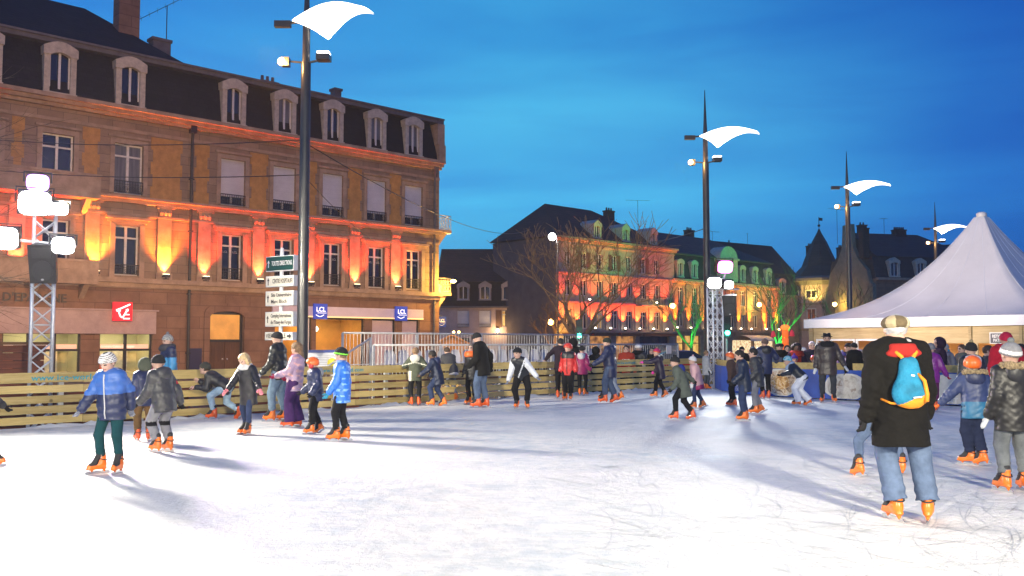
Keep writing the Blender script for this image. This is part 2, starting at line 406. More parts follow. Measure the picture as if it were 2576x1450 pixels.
def spot(name,loc,target,col,power,size=60,blend=.6,rad=.08,parent=None):
    l=bpy.data.lights.new(name,'SPOT'); l.color=col; l.energy=power; l.spot_size=math.radians(size); l.spot_blend=blend; l.shadow_soft_size=rad
    o=bpy.data.objects.new(name,l); COL.objects.link(o); o.location=loc
    o.rotation_euler=(Vector(target)-Vector(loc)).to_track_quat('-Z','Y').to_euler()
    return o
def bulb(name,loc,col,power,rad=.1):
    l=bpy.data.lights.new(name,'POINT'); l.color=col; l.energy=power; l.shadow_soft_size=rad
    o=bpy.data.objects.new(name,l); COL.objects.link(o); o.location=loc; return o
# ------------------------------------------------------------------ buildings with real window openings
def wall_mesh(W,D,z0,z1,ops,y=0.0,rev=.28,x0=0.0,front=0,other=0,back=True):
    """Front wall (facing -y) with recessed openings ops=(u0,u1,za,zb), plus ends and back."""
    mb=MB()
    xs=sorted(set([x0,x0+W]+[o[0] for o in ops]+[o[1] for o in ops])); zs=sorted(set([z0,z1]+[o[2] for o in ops]+[o[3] for o in ops]))
    def hole(x,z): return any(o[0]<x<o[1] and o[2]<z<o[3] for o in ops)
    for i in range(len(xs)-1):
        j=0
        while j<len(zs)-1:
            xm=(xs[i]+xs[i+1])/2
            if hole(xm,(zs[j]+zs[j+1])/2): j+=1; continue
            k=j
            while k<len(zs)-1 and not hole(xm,(zs[k]+zs[k+1])/2): k+=1
            mb.quad((xs[i],y,zs[j]),(xs[i+1],y,zs[j]),(xs[i+1],y,zs[k]),(xs[i],y,zs[k]),front); j=k
    for a,b,c,d in ops:
        mb.quad((a,y,c),(a,y+rev,c),(a,y+rev,d),(a,y,d),front); mb.quad((b,y,c),(b,y,d),(b,y+rev,d),(b,y+rev,c),front)
        mb.quad((a,y,d),(a,y+rev,d),(b,y+rev,d),(b,y,d),front); mb.quad((a,y,c),(b,y,c),(b,y+rev,c),(a,y+rev,c),front)
    x1=x0+W
    mb.quad((x0,y,z0),(x0,y,z1),(x0,D,z1),(x0,D,z0),other); mb.quad((x1,y,z0),(x1,D,z0),(x1,D,z1),(x1,y,z1),other)
    if back: mb.quad((x0,D,z0),(x1,D,z0),(x1,D,z1),(x0,D,z1),other)
    return mb

def window(root,u,z,w,h,y=.16,style='cross',fm=None,name='window',curtain=None):
    """A framed window as a part with its pane (or blind) as sub-part; centre u, sill z."""
    fm=fm or M['white_frame']; t=.07; mb=MB(); a,b=u-w/2,u+w/2
    mb.box(a,a+t,y,y+.07,z,z+h); mb.box(b-t,b,y,y+.07,z,z+h); mb.box(a+t,b-t,y,y+.07,z+h-t,z+h); mb.box(a+t,b-t,y,y+.07,z,z+t)
    if style in('cross','mid','door'):
        mb.box(u-.055,u+.055,y-.005,y+.065,z+t,z+h-t)
    if style=='cross':
        mb.box(a+t,u-.055,y,y+.06,z+h*.74,z+h*.74+.08); mb.box(u+.055,b-t,y,y+.06,z+h*.74,z+h*.74+.08)
    o=mb.build(name,fm,root)
    p=MB()
    p.quad((a+.01,y+.05,z+.01),(b-.01,y+.05,z+.01),(b-.01,y+.05,z+h-.01),(a+.01,y+.05,z+h-.01)); p.build('pane',curtain or M['glass'],o)
    return o
def shutter(root,u,z,w,h,y=.12):
    p=MB(); p.box(u-w/2,u+w/2,y,y+.05,z,z+h); p.box(u-w/2,u+w/2,y-.02,y-.001,z,z+.06); return p.build('roller_blind',M['shutter'],root)
def railing(root,u,z,w,h=.55,y=-.05,m=None,name='window_railing',ornate=True):
    mb=MB(); a,b=u-w/2,u+w/2
    mb.box(a,b,y-.02,y+.02,z+h-.04,z+h); mb.box(a,b,y-.015,y+.015,z+.05,z+.08); mb.box(a,b,y-.015,y+.015,z+h*.7,z+h*.7+.02)
    k=max(4,int(w/.11))
    for i in range(k+1):
        x=a+(b-a)*i/k; mb.box(x-.009,x+.009,y-.009,y+.009,z+.06,z+h-.03)
    if ornate:
        for i in range(max(2,int(w/.3))):
            x=a+(i+.5)*(b-a)/max(2,int(w/.3)); r=min(.13,h*.22)
            pts=[(x+r*math.cos(q*PI/5),y,z+h*.36+r*math.sin(q*PI/5)) for q in range(11)]
            mb.tube(pts,.012,4,cap=False)
            pts=[(x+r*.5*math.cos(q*PI/3),y,z+h*.36+r*.5*math.sin(q*PI/3)) for q in range(7)]
            mb.tube(pts,.010,4,cap=False)
    return mb.build(name,m or M['iron'],root)
def surround(mb,u,z,w,h,fw=.2,out=.06,lintel=True,arch=False):
    a,b=u-w/2,u+w/2
    mb.box(a-fw,a,-out,.02,z,z+h); mb.box(b,b+fw,-out,.02,z,z+h); mb.box(a-fw,b+fw,-out,.02,z+h,z+h+fw)
    if lintel:
        mb.box(a-fw-.06,b+fw+.06,-out-.06,.02,z+h+fw,z+h+fw+.10)
def dormer(root,u,z,w,h,y,arch=True,m=None,style='mid',fw=.24,deep=1.1,pane=None,name='dormer'):
    """Stone dormer with a segmental head standing in front of the mansard slope."""
    m=m or M['dormer']; mb=MB(); a,b=u-w/2,u+w/2
    mb.box(a-fw,a,y,y+deep,z,z+h); mb.box(b,b+fw,y,y+deep,z,z+h)
    k=8; out=[(a-fw-.05,z+h),(b+fw+.05,z+h)]
    top=[]
    for i in range(k+1):
        q=i/k; x=b+fw+.05-(w+2*fw+.1)*q; top.append((x,z+h+.22+.26*math.sin(PI*q) if arch else z+h+.22+.42*(1-abs(2*q-1))))
    inn=[(a+ (b-a)*i/k, z+h-.14+.14*math.sin(PI*i/k)) for i in range(k+1)]
    mb.prism([(a-fw-.05,z+h-.15)]+[(a,z+h-.15)]+inn[1:-1]+[(b,z+h-.15),(b+fw+.05,z+h-.15)]+top,y-.06,y+deep)
    mb.box(a-fw-.03,b+fw+.03,y-.08,y+.1,z-.12,z)
    o=mb.build(name,m,root)
    t=.06; f=MB()
    f.box(a,a+t,y+.14,y+.2,z,z+h); f.box(b-t,b,y+.14,y+.2,z,z+h); f.box(a+t,b-t,y+.14,y+.2,z,z+t)
    f.box(u-.05,u+.05,y+.13,y+.2,z+t,z+h)
    f.build('window_frame',M['white_frame'],o)
    p=MB(); p.quad((a,y+.19,z),(b,y+.19,z),(b,y+.19,z+h+.02),(a,y+.19,z+h+.02)); p.build('pane',pane or M['glass'],o)
    return o
def mansard(W,z0,z1,inset,D,x0=0.0,ends=(True,True)):
    mb=MB(); x1=x0+W; a=inset if ends[0] else 0; b=inset if ends[1] else 0
    v=[(x0,.05,z0),(x1,.05,z0),(x1,D,z0),(x0,D,z0),(x0+a,inset,z1),(x1-b,inset,z1),(x1-b,D-inset,z1),(x0+a,D-inset,z1)]
    mb.add(v,[(0,1,5,4),(1,2,6,5),(2,3,7,6),(3,0,4,7),(4,5,6,7)])
    return mb
def hip(W,z0,z1,D,x0=0.0,over=.25,hipl=0.0,hipr=0.0,ry=None):
    mb=MB(); x1=x0+W; ry=ry or D/2
    v=[(x0-over,-over,z0),(x1+over,-over,z0),(x1+over,D+over,z0),(x0-over,D+over,z0),(x0+hipl,ry,z1),(x1-hipr,ry,z1)]
    mb.add(v,[(0,1,5,4),(2,3,4,5),(1,2,5),(3,0,4),(0,3,2,1)])
    return mb
def chimney(root,x,y,z0,z1,w=.7,d=.6,pots=2,m=None,name='chimney'):
    mb=MB(); mb.box(x-w/2,x+w/2,y-d/2,y+d/2,z0,z1-.15); mb.box(x-w/2-.06,x+w/2+.06,y-d/2-.06,y+d/2+.06,z1-.15,z1)
    for i in range(pots):
        px=x-w/2+(i+.5)*w/pots; mb.lathe([(.11,z1),(.09,z1+.35)],8,(px,y,0))
    return mb.build(name,m or M['stone_base'],root)

ANG=math.atan2(.6871,.7266)
Dm=.7266; 
def fac(s,off,z): return street(s,off,z)   # metres to the far side of the corner, metres in from the wall, height

# ================= corner building (the bank with the blue signs) and its stone neighbour
WIN_S=[1.9,4.5,7.35,10.26,13.1]
PIL_S=[3.2,5.95,8.8,11.7,14.55]
LEDGE=4.45
def stone_house(root,W,wins,pils,ops_ground,floor2_style,extra_panels):
    ops=[(u-.55,u+.55,LEDGE+.12,6.85) for u in wins]+[(u-w2/2,u+w2/2,8.3,10.6) for u,w2 in zip(wins,[1.3]*len(wins))]+ops_ground
    wall_mesh(W,11,GZ,12.2,ops).build('wall',M['stone'],root)
    # brown ground floor facing is laid over the stone up to the ledge
    gz=MB(); go=ops_ground
    xs=sorted(set([0,W]+[o[0] for o in go]+[o[1] for o in go])); 
    for i in range(len(xs)-1):
        xm=(xs[i]+xs[i+1])/2; hs=[o for o in go if o[0]<xm<o[1]]
        top=max([o[3] for o in hs]) if hs else GZ
        gz.box(xs[i],xs[i+1],-.05,-.003,top,4.1)
    gz.build('ground_floor_facing',M['stone_base'],root)
    t=MB(); t.box(0,W,-.42,.05,LEDGE-.22,LEDGE); t.box(0,W,-.26,.05,LEDGE-.42,LEDGE-.222); t.box(0,W,-.16,.0,4.0,4.12)
    t.build('ledge',M['stone_trim'],root)
    t=MB(); t.box(0,W,-.38,.03,8.06,8.18); t.box(0,W,-.22,.03,7.88,8.058); t.box(0,W,-.10,.02,7.3,7.42)
    t.build('string_course',M['stone_trim'],root)
    t=MB(); t.box(0,W,-.06,.02,11.15,11.3); t.box(0,W,-.25,.02,11.75,11.9); t.box(0,W,-.45,.02,11.9,12.06); t.box(0,W,-.62,.3,12.06,12.24)
    t.build('cornice',M['stone_trim'],root)
    for u in wins:
        t=MB(); surround(t,u,LEDGE+.12,1.1,2.28,.22,.07,False); t.box(u-1.0,u+1.0,-.26,.02,7.12,7.25); t.box(u-.9,u+.9,-.12,.02,6.98,7.12); t.box(u-.78,u-.55,-.1,-.071,LEDGE,6.9); t.box(u+.55,u+.78,-.1,-.071,LEDGE,6.9)
        t.build('window_surround',M['stone_trim'],root)
        t=MB(); surround(t,u,8.3,1.3,2.3,.2,.05,False); t.box(u-.95,u+.95,-.10,.02,10.86,10.96); t.build('window_surround',M['stone_trim'],root)
    for u in pils:
        t=MB(); t.box(u-.32,u+.32,-.09,.02,LEDGE,7.3); t.box(u-.38,u+.38,-.14,.02,LEDGE,LEDGE+.3)
        t.box(u-.36,u+.36,-.14,.02,7.3,7.38); t.box(u-.30,u+.30,-.12,.02,7.38,7.78); t.box(u-.42,u+.42,-.2,.02,7.78,7.87)
        [t.sphere((u+q,-.14,7.58),.1,8,0,1.3) for q in (-.2,0,.2)]
        t.build('pilaster',M['stone_trim'],root)
    # ochre plaster between toothed stone edges
    for u0,u1 in extra_panels:
        out=[]; k=5; z0,z1=8.2,11.1; h=(z1-z0)/k
        right=[];left=[]
        for i in range(k):
            d=.1 if i%2 else .0
            right+=[(u1-d,z0+i*h),(u1-d,z0+(i+1)*h)]; left+=[(u0+d,z0+i*h),(u0+d,z0+(i+1)*h)]
        t=MB(); t.prism(right+left[::-1],-.022,.01); t.build('plaster_panel',M['ochre'],root)

cb=empty('corner_building',street(15.4,0,0),ANG,'long brown stone corner building with grey mansard, white blinds and a bank at street level','building')
uw=[15.4-s for s in WIN_S]; up=[15.4-s for s in PIL_S]
U=lambda s:15.4-s
shop=[(U(10.75),U(9.1),GZ,2.88),(U(8.9),U(5.75),GZ,2.88),(U(5.1),U(3.0),GZ,2.88),(U(2.85),U(1.45),GZ,2.88)]
shop=[(U(10.7),U(8.55),GZ,2.86),(U(8.3),U(5.25),GZ,2.86),(U(4.75),U(3.15),GZ,2.86),(U(2.7),U(1.45),GZ,2.86)]
door=[(U(14.2),U(12.4),GZ,3.05)]
stone_house(cb,15.4,uw,up,shop+door,'shutter',[(U(3.6),U(2.8)),(U(6.4),U(5.5)),(U(9.25),U(8.35)),(U(12.2),U(11.2)),(U(15.1),U(14.35))])
for u in uw:
    w_=window(cb,u,LEDGE+.12,1.1,2.28,.16,'cross'); 
    for q in(-.26,.26): 
        text('lettering','LCL',.15,M.setdefault('etch',pm('etched_lettering',(.4,.4,.42),.5,.05,5,0)),w_,(u+q,.195,6.0),extr=.002,align='CENTER')
    railing(cb,u,LEDGE+.12,1.1,.62)
    shutter(cb,u,8.75,1.3,1.85); window(cb,u,8.3,1.3,2.3,.19,'mid'); railing(cb,u,8.3,1.3,.55)
# roof
mansard(15.4,12.24,14.72,.45,11,ends=(False,True)).build('mansard_roof',M['slate'],cb)
t=MB(); t.box(0,15.7,-.02,.6,14.6,14.8); t.box(0,15.72,-.1,.2,14.8,14.9); t.box(15.25,15.7,-.05,9,14.55,14.82); t.build('gutter',M['zinc'],cb)
hip(15.2,14.82,16.15,10.6,over=.0,hipl=-.3,hipr=1.2,ry=5.2).build('roof',M['slate'],cb)
for i,u in enumerate(uw): dormer(cb,u,12.42,.78,1.78,-.02,True,pane=M['curtain'] if i in (1,3,0) else None)
t=MB(); t.box(15.2,15.72,-.11,.6,13.3,14.55); t.box(15.3,15.8,-.12,.35,12.25,13.3); t.build('corner_scroll',M['stone_trim'],cb)
def ridge_rail(root,x0,x1,y,z,h=.36):
    mb=MB(); mb.box(x0,x1,y-.015,y+.015,z+h-.03,z+h); mb.box(x0,x1,y-.015,y+.015,z+.08,z+.11)
    k=int((x1-x0)/.17)
    for i in range(k+1):
        x=x0+(x1-x0)*i/k; mb.box(x-.012,x+.012,y-.012,y+.012,z,z+h)
    return mb.build('snow_guard',M['iron'],root)
ridge_rail(cb,.2,6.4,5.1,16.08); ridge_rail(cb,9.2,14.0,5.1,16.08)
chimney(cb,7.3,6.0,15.6,16.75,1.0,.7,3,M['zinc']); chimney(cb,6.2,5.6,15.8,16.5,.3,.3,0,M['zinc'])
chimney(cb,10.9,4.3,15.5,16.7,.45,.5,0,M['zinc'])
def downpipe(root,u,z0,z1,m=None,head=True):
    mb=MB(); mb.tube([(u,-.2,z1),(u,-.14,z1-.4),(u,-.14,z0)],.07,8)
    if head: mb.box(u-.14,u+.14,-.34,-.06,z1-.05,z1+.3)
    for z in (z0+1.2,z0+4,z0+7,z0+9.5): mb.box(u-.1,u+.1,-.24,-.04,z,z+.06)
    return mb.build('downpipe',m or M['iron'],root)
downpipe(cb,.12,GZ+.1,11.6); downpipe(cb,U(.45),GZ+.1,11.6,M['zinc'])
# arched oak double door with an amber transom
dr=MB(); u0,u1=U(14.2),U(12.4)
dr.box(u0,u0+.12,.12,.2,GZ,3.0,1); dr.box(u1-.12,u1,.12,.2,GZ,3.0,1); dr.box(u0+.12,u1-.12,.12,.2,1.55,1.68,1); dr.box(u0+.12,u1-.12,.12,.2,2.9,3.04,1)
for a,b in((u0+.12,(u0+u1)/2-.01),((u0+u1)/2+.01,u1-.12)):
    dr.box(a,b,.15,.21,GZ,1.55); dr.box(a+.12,b-.12,.135,.149,GZ+.2,.45); dr.box(a+.12,b-.12,.135,.149,.6,1.4)
d=dr.build('door',[M['doorwood'],M['plastic_black']],cb)
t=MB(); t.quad((u0+.12,.19,1.68),(u1-.12,.19,1.68),(u1-.12,.19,2.9),(u0+.12,.19,2.9)); t.build('transom_pane',lit_room('amber_hall',(.75,.36,.07),(.45,.20,.04),.8,1.5),d)
t=MB(); t.sphere(((u0+u1)/2-.12,.12,.72),.045); t.build('door_knob',M['galv'],d); t=MB(); t.sphere(((u0+u1)/2+.12,.12,.72),.045); t.build('door_knob',M['galv'],d)
t=MB(); k=10; w_=u1-u0+.5; cx=(u0+u1)/2
outr=[(cx-w_/2*math.cos(PI*i/k),3.02+.42*math.sin(PI*i/k)) for i in range(k+1)]; inr=[(cx-(w_/2-.28)*math.cos(PI*i/k),2.8+.26*math.sin(PI*i/k)) for i in range(k+1)]
t.prism(outr+inr[::-1],-.12,.03); t.box(u0-.28,u0,-.12,-.051,GZ,3.0); t.box(u1,u1+.28,-.12,-.051,GZ,3.0); t.build('door_arch',M['stone_base'],cb)
# bank shop front
sf=MB(); sf.box(U(10.9),U(1.3),-.22,-.06,2.92,3.42); sf.build('shop_fascia',pm('lavender_fascia',(.62,.56,.66),.4,.05,3,.02),cb)
t=MB(); t.box(U(10.9),U(1.3),-.24,-.06,2.85,2.915); t.build('light_strip',em('yellow_strip',(1,.55,.03),1.0),cb)
filmm=pm('pink_window_film',(.55,.44,.48),.3,.06,2,.02)
def shopwin(u0,u1,inner,nm='shop_window'):
    f=MB(); t_=.06
    f.box(u0,u0+t_,.1,.18,GZ,2.85); f.box(u1-t_,u1,.1,.18,GZ,2.85); f.box(u0+t_,u1-t_,.1,.18,2.76,2.85); f.box(u0+t_,u1-t_,.1,.18,GZ,GZ+.1)
    o=f.build(nm,M['plastic_black'],cb)
    q=MB(); q.quad((u0+t_,.16,GZ+.1),(u1-t_,.16,GZ+.1),(u1-t_,.16,2.76),(u0+t_,.16,2.76)); q.build('window_film' if inner is filmm else 'pane',inner,o); return o
for i in (2,3): shopwin(shop[i][0],shop[i][1],filmm)
# lit banking hall behind the first two openings: back wall, ceiling and ceiling lamps
for i in (0,1):
    a,b=shop[i][0],shop[i][1]
    f=MB(); f.box(a,a+.06,.1,.18,GZ,2.85); f.box(b-.06,b,.1,.18,GZ,2.85); f.box(a+.06,b-.06,.1,.18,2.76,2.85); f.build('shop_window_frame',M['plastic_black'],cb)
    r=MB(); r.quad((a-.4,2.8,GZ),(b+.3,2.8,GZ),(b+.3,2.8,2.9),(a-.4,2.8,2.9)); r.quad((a-.4,.28,2.86),(b+.3,.28,2.86),(b+.3,2.8,2.86),(a-.4,2.8,2.86),1)
    r.quad((a-.4,.28,GZ),(a-.4,2.8,GZ),(a-.4,2.8,2.9),(a-.4,.28,2.9)); r.quad((b+.3,.28,GZ),(b+.3,2.8,GZ),(b+.3,2.8,2.9),(b+.3,.28,2.9))
    r.build('banking_hall',[pm('yellow_hall_wall',(.72,.42,.10),.7,.15,1.2,.05),pm('hall_ceiling',(.55,.5,.42),.8,.1,2,.05)],cb)
    bulb('hall_lamp',cb.matrix_basis@Vector(((a+b)/2,1.4,2.3)),(1,.66,.26),42,.2)
t=MB(); t.sphere((U(7.95),.6,2.25),.16,10); t.build('globe_lamp',em('globe_white',(1,.95,.85),3.0),cb)
t=MB(); t.box(U(8.9),U(8.75),-.1,.0,GZ,2.8); t.build('door_post',M['white'],cb)
# balconies round the corner, in yellow lamplight
def corner_balcony(z,s,d):
    bm_=MB(); x0=15.42; bm_.box(x0,x0+.95,.0,2.2,z-.18,z); bm_.prism([(x0,z-1.0),(x0+.25,z-.85),(x0+.8,z-.19),(x0,z-.19)],.25,.5); bm_.prism([(x0,z-1.0),(x0+.25,z-.85),(x0+.8,z-.19),(x0,z-.19)],1.7,1.95)
    o=bm_.build('balcony',M['stone_trim'],cb)
    r=MB(); h=.85
    for (ax0,ay0,ax1,ay1) in ((x0,.03,x0+.92,.03),(x0+.92,.03,x0+.92,2.17)):
        a,b=Vector((ax0,ay0,z)),Vector((ax1,ay1,z)); dv=b-a
        r.tube([a+Vector((0,0,h)),b+Vector((0,0,h))],.022,5); r.tube([a+Vector((0,0,.06)),b+Vector((0,0,.06))],.018,5)
        k=max(3,int(dv.length/.23))
        for i in range(k+1):
            p=a+dv*(i/k); r.tube([p,p+Vector((0,0,h))],.014,4)
            if i<k:
                c_=a+dv*((i+.5)/k)
                for zz,rr in ((.25,.1),(.58,.1)):
                    r.tube([c_+dv.normalized()*(rr*math.cos(q*PI/4))+Vector((0,0,zz+rr*1.3*math.sin(q*PI/4))) for q in range(9)],.012,4,cap=False)
    r.build('balcony_railing',M['iron_cream'],o)
corner_balcony(4.5,0,0); corner_balcony(8.25,0,0)

# neighbour on the near side
bb=empty('stone_bank_building',street(30,0,0),ANG,'brown stone building with tall hipped slate roof, ochre plaster and a red bank sign','building')
V=lambda s:30-s
uw2=[V(18.2),V(21.25),V(24.2),V(27.2)]; up2=[V(19.75),V(16.5),V(22.8)]
gops=[(V(19.3),V(16.95),GZ,1.9),(V(23.2),V(20.1),GZ,1.9)]
stone_house(bb,14.6,uw2,up2,gops,'open',[(V(17.2),V(15.7)),(V(20.25),V(19.5)),(V(23.1),V(22.6))])
for u in uw2:
    window(bb,u,LEDGE+.12,1.1,2.28,.16,'cross'); railing(bb,u,LEDGE+.12,1.1,.5)
    window(bb,u,8.3,1.3,2.3,.16,'cross',curtain=M['curtain'] if u>V(20) else None); railing(bb,u,8.3,1.3,.6)
mansard(14.6,12.24,14.72,.45,11,ends=(False,False)).build('mansard_roof',M['slate'],bb)
t=MB(); t.box(0,14.6,-.02,.6,14.6,14.8); t.box(0,14.6,-.1,.2,14.8,14.9); t.build('gutter',M['zinc'],bb)
hip(14.6,14.82,18.3,10.6,over=.0,hipl=0,hipr=3.2,ry=5.3).build('roof',M['slate'],bb)
for u in uw2: dormer(bb,u,12.42,.85,1.78,-.02,True)
chimney(bb,V(17.3),3.2,15.4,20.6,1.0,.8,0,M['stone_base'])
chimney(bb,V(15.7),3.0,15.6,16.8,.9,.6,0,M['zinc'])
# stone balconies behind the floodlights
for z,n_ in ((5.0,'balcony'),(8.75,'balcony')):
    t=MB(); a,b=V(24.5),V(19.75); t.box(a,b,-1.0,.0,z-.95,z-.75); t.box(a,b,-1.0,-.82,z-.75,z); t.box(a-.03,b+.03,-1.06,-.76,z,z+.1); t.box(b-.18,b,-.82,0,z-.75,z)
    for x in (a+.4,(a+b)/2,b-.4): t.prism([(0,z-1.6),(0,z-.96),(.8,z-.96)],x-.12,x+.12,0,Matrix.Translation((0,0,0))@Matrix(((0,1,0,0),(-1,0,0,0),(0,0,1,0),(0,0,0,1))))
    t.build(n_,M['stone_trim'],bb)
# bank shop front with fascia and lit interior
t=MB(); t.box(V(26),V(16.85),-.2,-.06,1.92,2.95); t.box(V(26),V(16.75),-.26,-.055,2.955,3.02); t.build('shop_fascia',pm('mauve_stone_fascia',(.40,.31,.31),.6,.15,2.5,.1),bb)
for gi,(a,b,_z,z1) in enumerate(gops):
    r=MB(); r.quad((a-.3,2.6,GZ),(b+.3,2.6,GZ),(b+.3,2.6,2.0),(a-.3,2.6,2.0)); r.quad((a-.3,.28,1.95),(b+.3,.28,1.95),(b+.3,2.6,1.95),(a-.3,2.6,1.95),1)
    r.quad((a-.3,.28,GZ),(a-.3,2.6,GZ),(a-.3,2.6,2.0),(a-.3,.28,2.0)); r.quad((b+.3,.28,GZ),(b+.3,2.6,GZ),(b+.3,2.6,2.0),(b+.3,.28,2.0))
    r.box(a+.4,a+1.2,1.6,2.2,GZ,.9,2); r.box(b-.9,b-.2,2.4,2.55,.1,1.3,3)
    r.build('banking_hall',[pm('pale_green_hall_wall',(.66,.62,.38),.7,.12,1.0,.05),pm('hall_ceiling_pale',(.6,.62,.48),.8,.1,2,.05),pm('hall_counter',(.5,.12,.06),.5,.1,3,0),pm('hall_poster',(.75,.7,.6),.5,.2,6,0)],bb)
    f=MB(); n_=3 if gi else 2
    for i in range(n_+1):
        x=a+(b-a)*i/n_; f.box(x-.06,x+.06,.08,.2,GZ,z1)
    for i in range(n_):
        xa=a+(b-a)*i/n_+.06; xb=a+(b-a)*(i+1)/n_-.06; f.box(xa,xb,.09,.19,1.15,1.25); f.box(xa,xb,.09,.19,GZ,GZ+.12)
    fo=f.build('shop_window_frame',M['plastic_black'],bb)
    g2=MB(); g2.box(a+.1,b-.1,.16,.165,1.25,1.45); g2.build('orange_band',em('orange_window_band',(1,.30,.06),.45),fo)
    if gi==0: text('lettering','de votre Caisse d\'Epargne',.15,em('cream_lettering',(1,.8,.6),.9),fo,(a+.1,.15,1.35),extr=.002,sx=.95)
    bulb('hall_lamp',bb.matrix_basis@Vector(((a+b)/2,1.3,1.6)),(1,.88,.55),48,.25)
text('lettering','CAISSE D\'EPARGNE',.50,M['plastic_black'],bb,(V(24.9),-.08,3.42),extr=.03,sx=.93,bold=.01,spacing=1.05)

# ---- signs fixed to the fronts (things of their own)
def sign_local(root,name,u,y,z,label,cat='sign',group=None):
    o=empty(name,root.matrix_basis@Vector((u,y,z)),ANG,label,cat,group); return o
rs=sign_local(bb,'bank_sign',V(18.45),-.34,2.92,'square red lit bank sign with a white stroke emblem on the mauve fascia')
t=MB(); t.box(-.42,.42,-.07,.07,-.42,.42); t.build('sign_box',em('red_sign_face',(.85,.01,.03),.75,(.7,.02,.03)),rs)
t=MB(); wht=em('white_emblem',(1,.93,.95),1.3)
def stroke(mb,pts,w,y=-.085):
    for i in range(len(pts)-1):
        a=Vector((pts[i][0],0,pts[i][1])); b=Vector((pts[i+1][0],0,pts[i+1][1])); d_=(b-a).normalized(); n_=Vector((-d_.z,0,d_.x))*w
        mb.add([(a-n_)+Vector((0,y,0)),(b-n_)+Vector((0,y,0)),(b+n_)+Vector((0,y,0)),(a+n_)+Vector((0,y,0))],[(0,1,2,3)])
        y-=.0015
stroke(t,[(-.3,.05),(-.12,.12),(.32,.33)],.035,-.072); stroke(t,[(-.3,.02),(-.1,.02)],.025,-.084); stroke(t,[(-.22,.08),(-.12,-.22),(-.02,-.28),(.22,.12)],.035,-.09)
stroke(t,[(.0,-.32),(.3,-.32)],.03,-.1); stroke(t,[(.05,-.14),(.28,-.14)],.025,-.11); stroke(t,[(.1,.08),(.22,.04),(.1,-.02)],.025,-.12)
t.build('emblem',wht,rs)
def lcl(root,u,y,z,sz,label,lit=1.0):
    o=sign_local(root,'bank_sign',u,y,z,label); h=sz/2
    t=MB(); t.box(-h,h,-.06,.06,-h,h); t.build('sign_box',em('blue_sign_face%g'%lit,(.01,.05,.45),.7*lit,(.02,.05,.3)),o)
    text('lettering','LCL',sz*.42,em('white_letters%g'%lit,(.95,.95,1),1.2*lit),o,(0,-.068,sz*.12),extr=.004,align='CENTER',bold=.006)
    t=MB(); t.box(-h*.5,h*.85,-.068,-.062,-sz*.12,-sz*.085); 
    pts=[(-h*.75+sz*.0+ h*1.2*q/6, -sz*.22-sz*.12*math.sin(PI*q/6)) for q in range(7)]
    stroke(t,pts,.018*sz/.7,-.07); t.build('underline',em('white_letters%g'%lit,(.95,.95,1),1.2*lit),o); return o
lcl(cb,U(3.0),-.36,3.16,.80,'square blue lit bank sign with white letters over the pink window films')
lcl(cb,U(8.25),-.36,3.16,.80,'square blue lit bank sign on the fascia half hidden by the tall lamp post')
o=lcl(cb,15.4+.35,.15,2.75,.62,'small dark blue bank sign hanging from the corner under the balcony',.12)
t=MB(); t.tube([(-.35,0,.28),(.0,0,.36)],.02,5); t.build('bracket',M['iron'],o)
t=MB(); t.box(-.3,.3,-.02,.02,-.75,.75); o=tag(t.build('notice_board',pm('navy_board',(.02,.02,.07),.4,.1,4,0)),'narrow dark navy notice board on the stone wall beside the arched door','notice board'); o.location=cb.matrix_basis@Vector((U(14.9),-.12,.5)); o.rotation_euler=(0,0,ANG)

# ---- uplights standing on the ledge, each with its beam
def uplight(s,col,power,root_off=-.34,z=LEDGE,size=62,label='small black uplight on the stone ledge',tgt=.45,grp='uplights on the stone ledge'):
    p=street(s,root_off,z)
    o=empty('uplight',p,ANG,label,'floodlight',grp)
    t=MB(); t.box(-.12,.12,-.1,.1,.0,.05); t.box(-.16,.16,-.09,.09,.10,.24); t.box(-.02,.02,-.02,.02,.05,.1); t.build('lamp_housing',M['plastic_black'],o)
    t=MB(); t.box(-.14,.14,-.075,.075,.241,.252); t.build('lens',em('uplight_lens%.2f'%col[1],(1,.8,.45),12.0),o)
    l=spot('uplight_beam',p+Vector((0,0,.27))+DN*.10,p+DN*.26+Vector((0,0,3.0)),col,power*6.5,74,.6,.05); l=spot('uplight_wash',p+Vector((0,0,.30))-DN*.25,p+DN*.30+Vector((0,0,3.0)),col,power*3.0,96,.95,.05)
    return o
RED=(1,.045,.012); ORG=(1,.20,.012); 
def below(k): return 'small black uplight on the ledge below the %s'%k
uplight(14.55,RED,360,label=below('red pilaster beside the downpipe'))
uplight(11.7,RED,420,label=below('pilaster above the road sign panels'))
uplight(8.8,RED,360,label=below('pilaster just behind the tall lamp post'))
uplight(5.95,RED,420,label=below('second pilaster from the building corner'))
uplight(3.2,RED,400,label=below('last pilaster before the building corner'))
uplight(16.5,ORG,560,label=below('wide golden wall bay'),size=70)
uplight(19.65,ORG,460,label=below('golden pilaster beside the stone balcony'))
uplight(22.8,RED,420,label=below('pilaster behind the white floodlights'))
uplight(25.5,RED,300,label=below('pilaster beyond the floodlight tower'))
# ------------------------------------------------------------------ buildings across the square
def band(root,W,specs,m,name='string_course',x0=0):
    for z,h,p in specs:
        t=MB(); t.box(x0,x0+W,-p,.05,z,z+h); t.build(name,m,root)
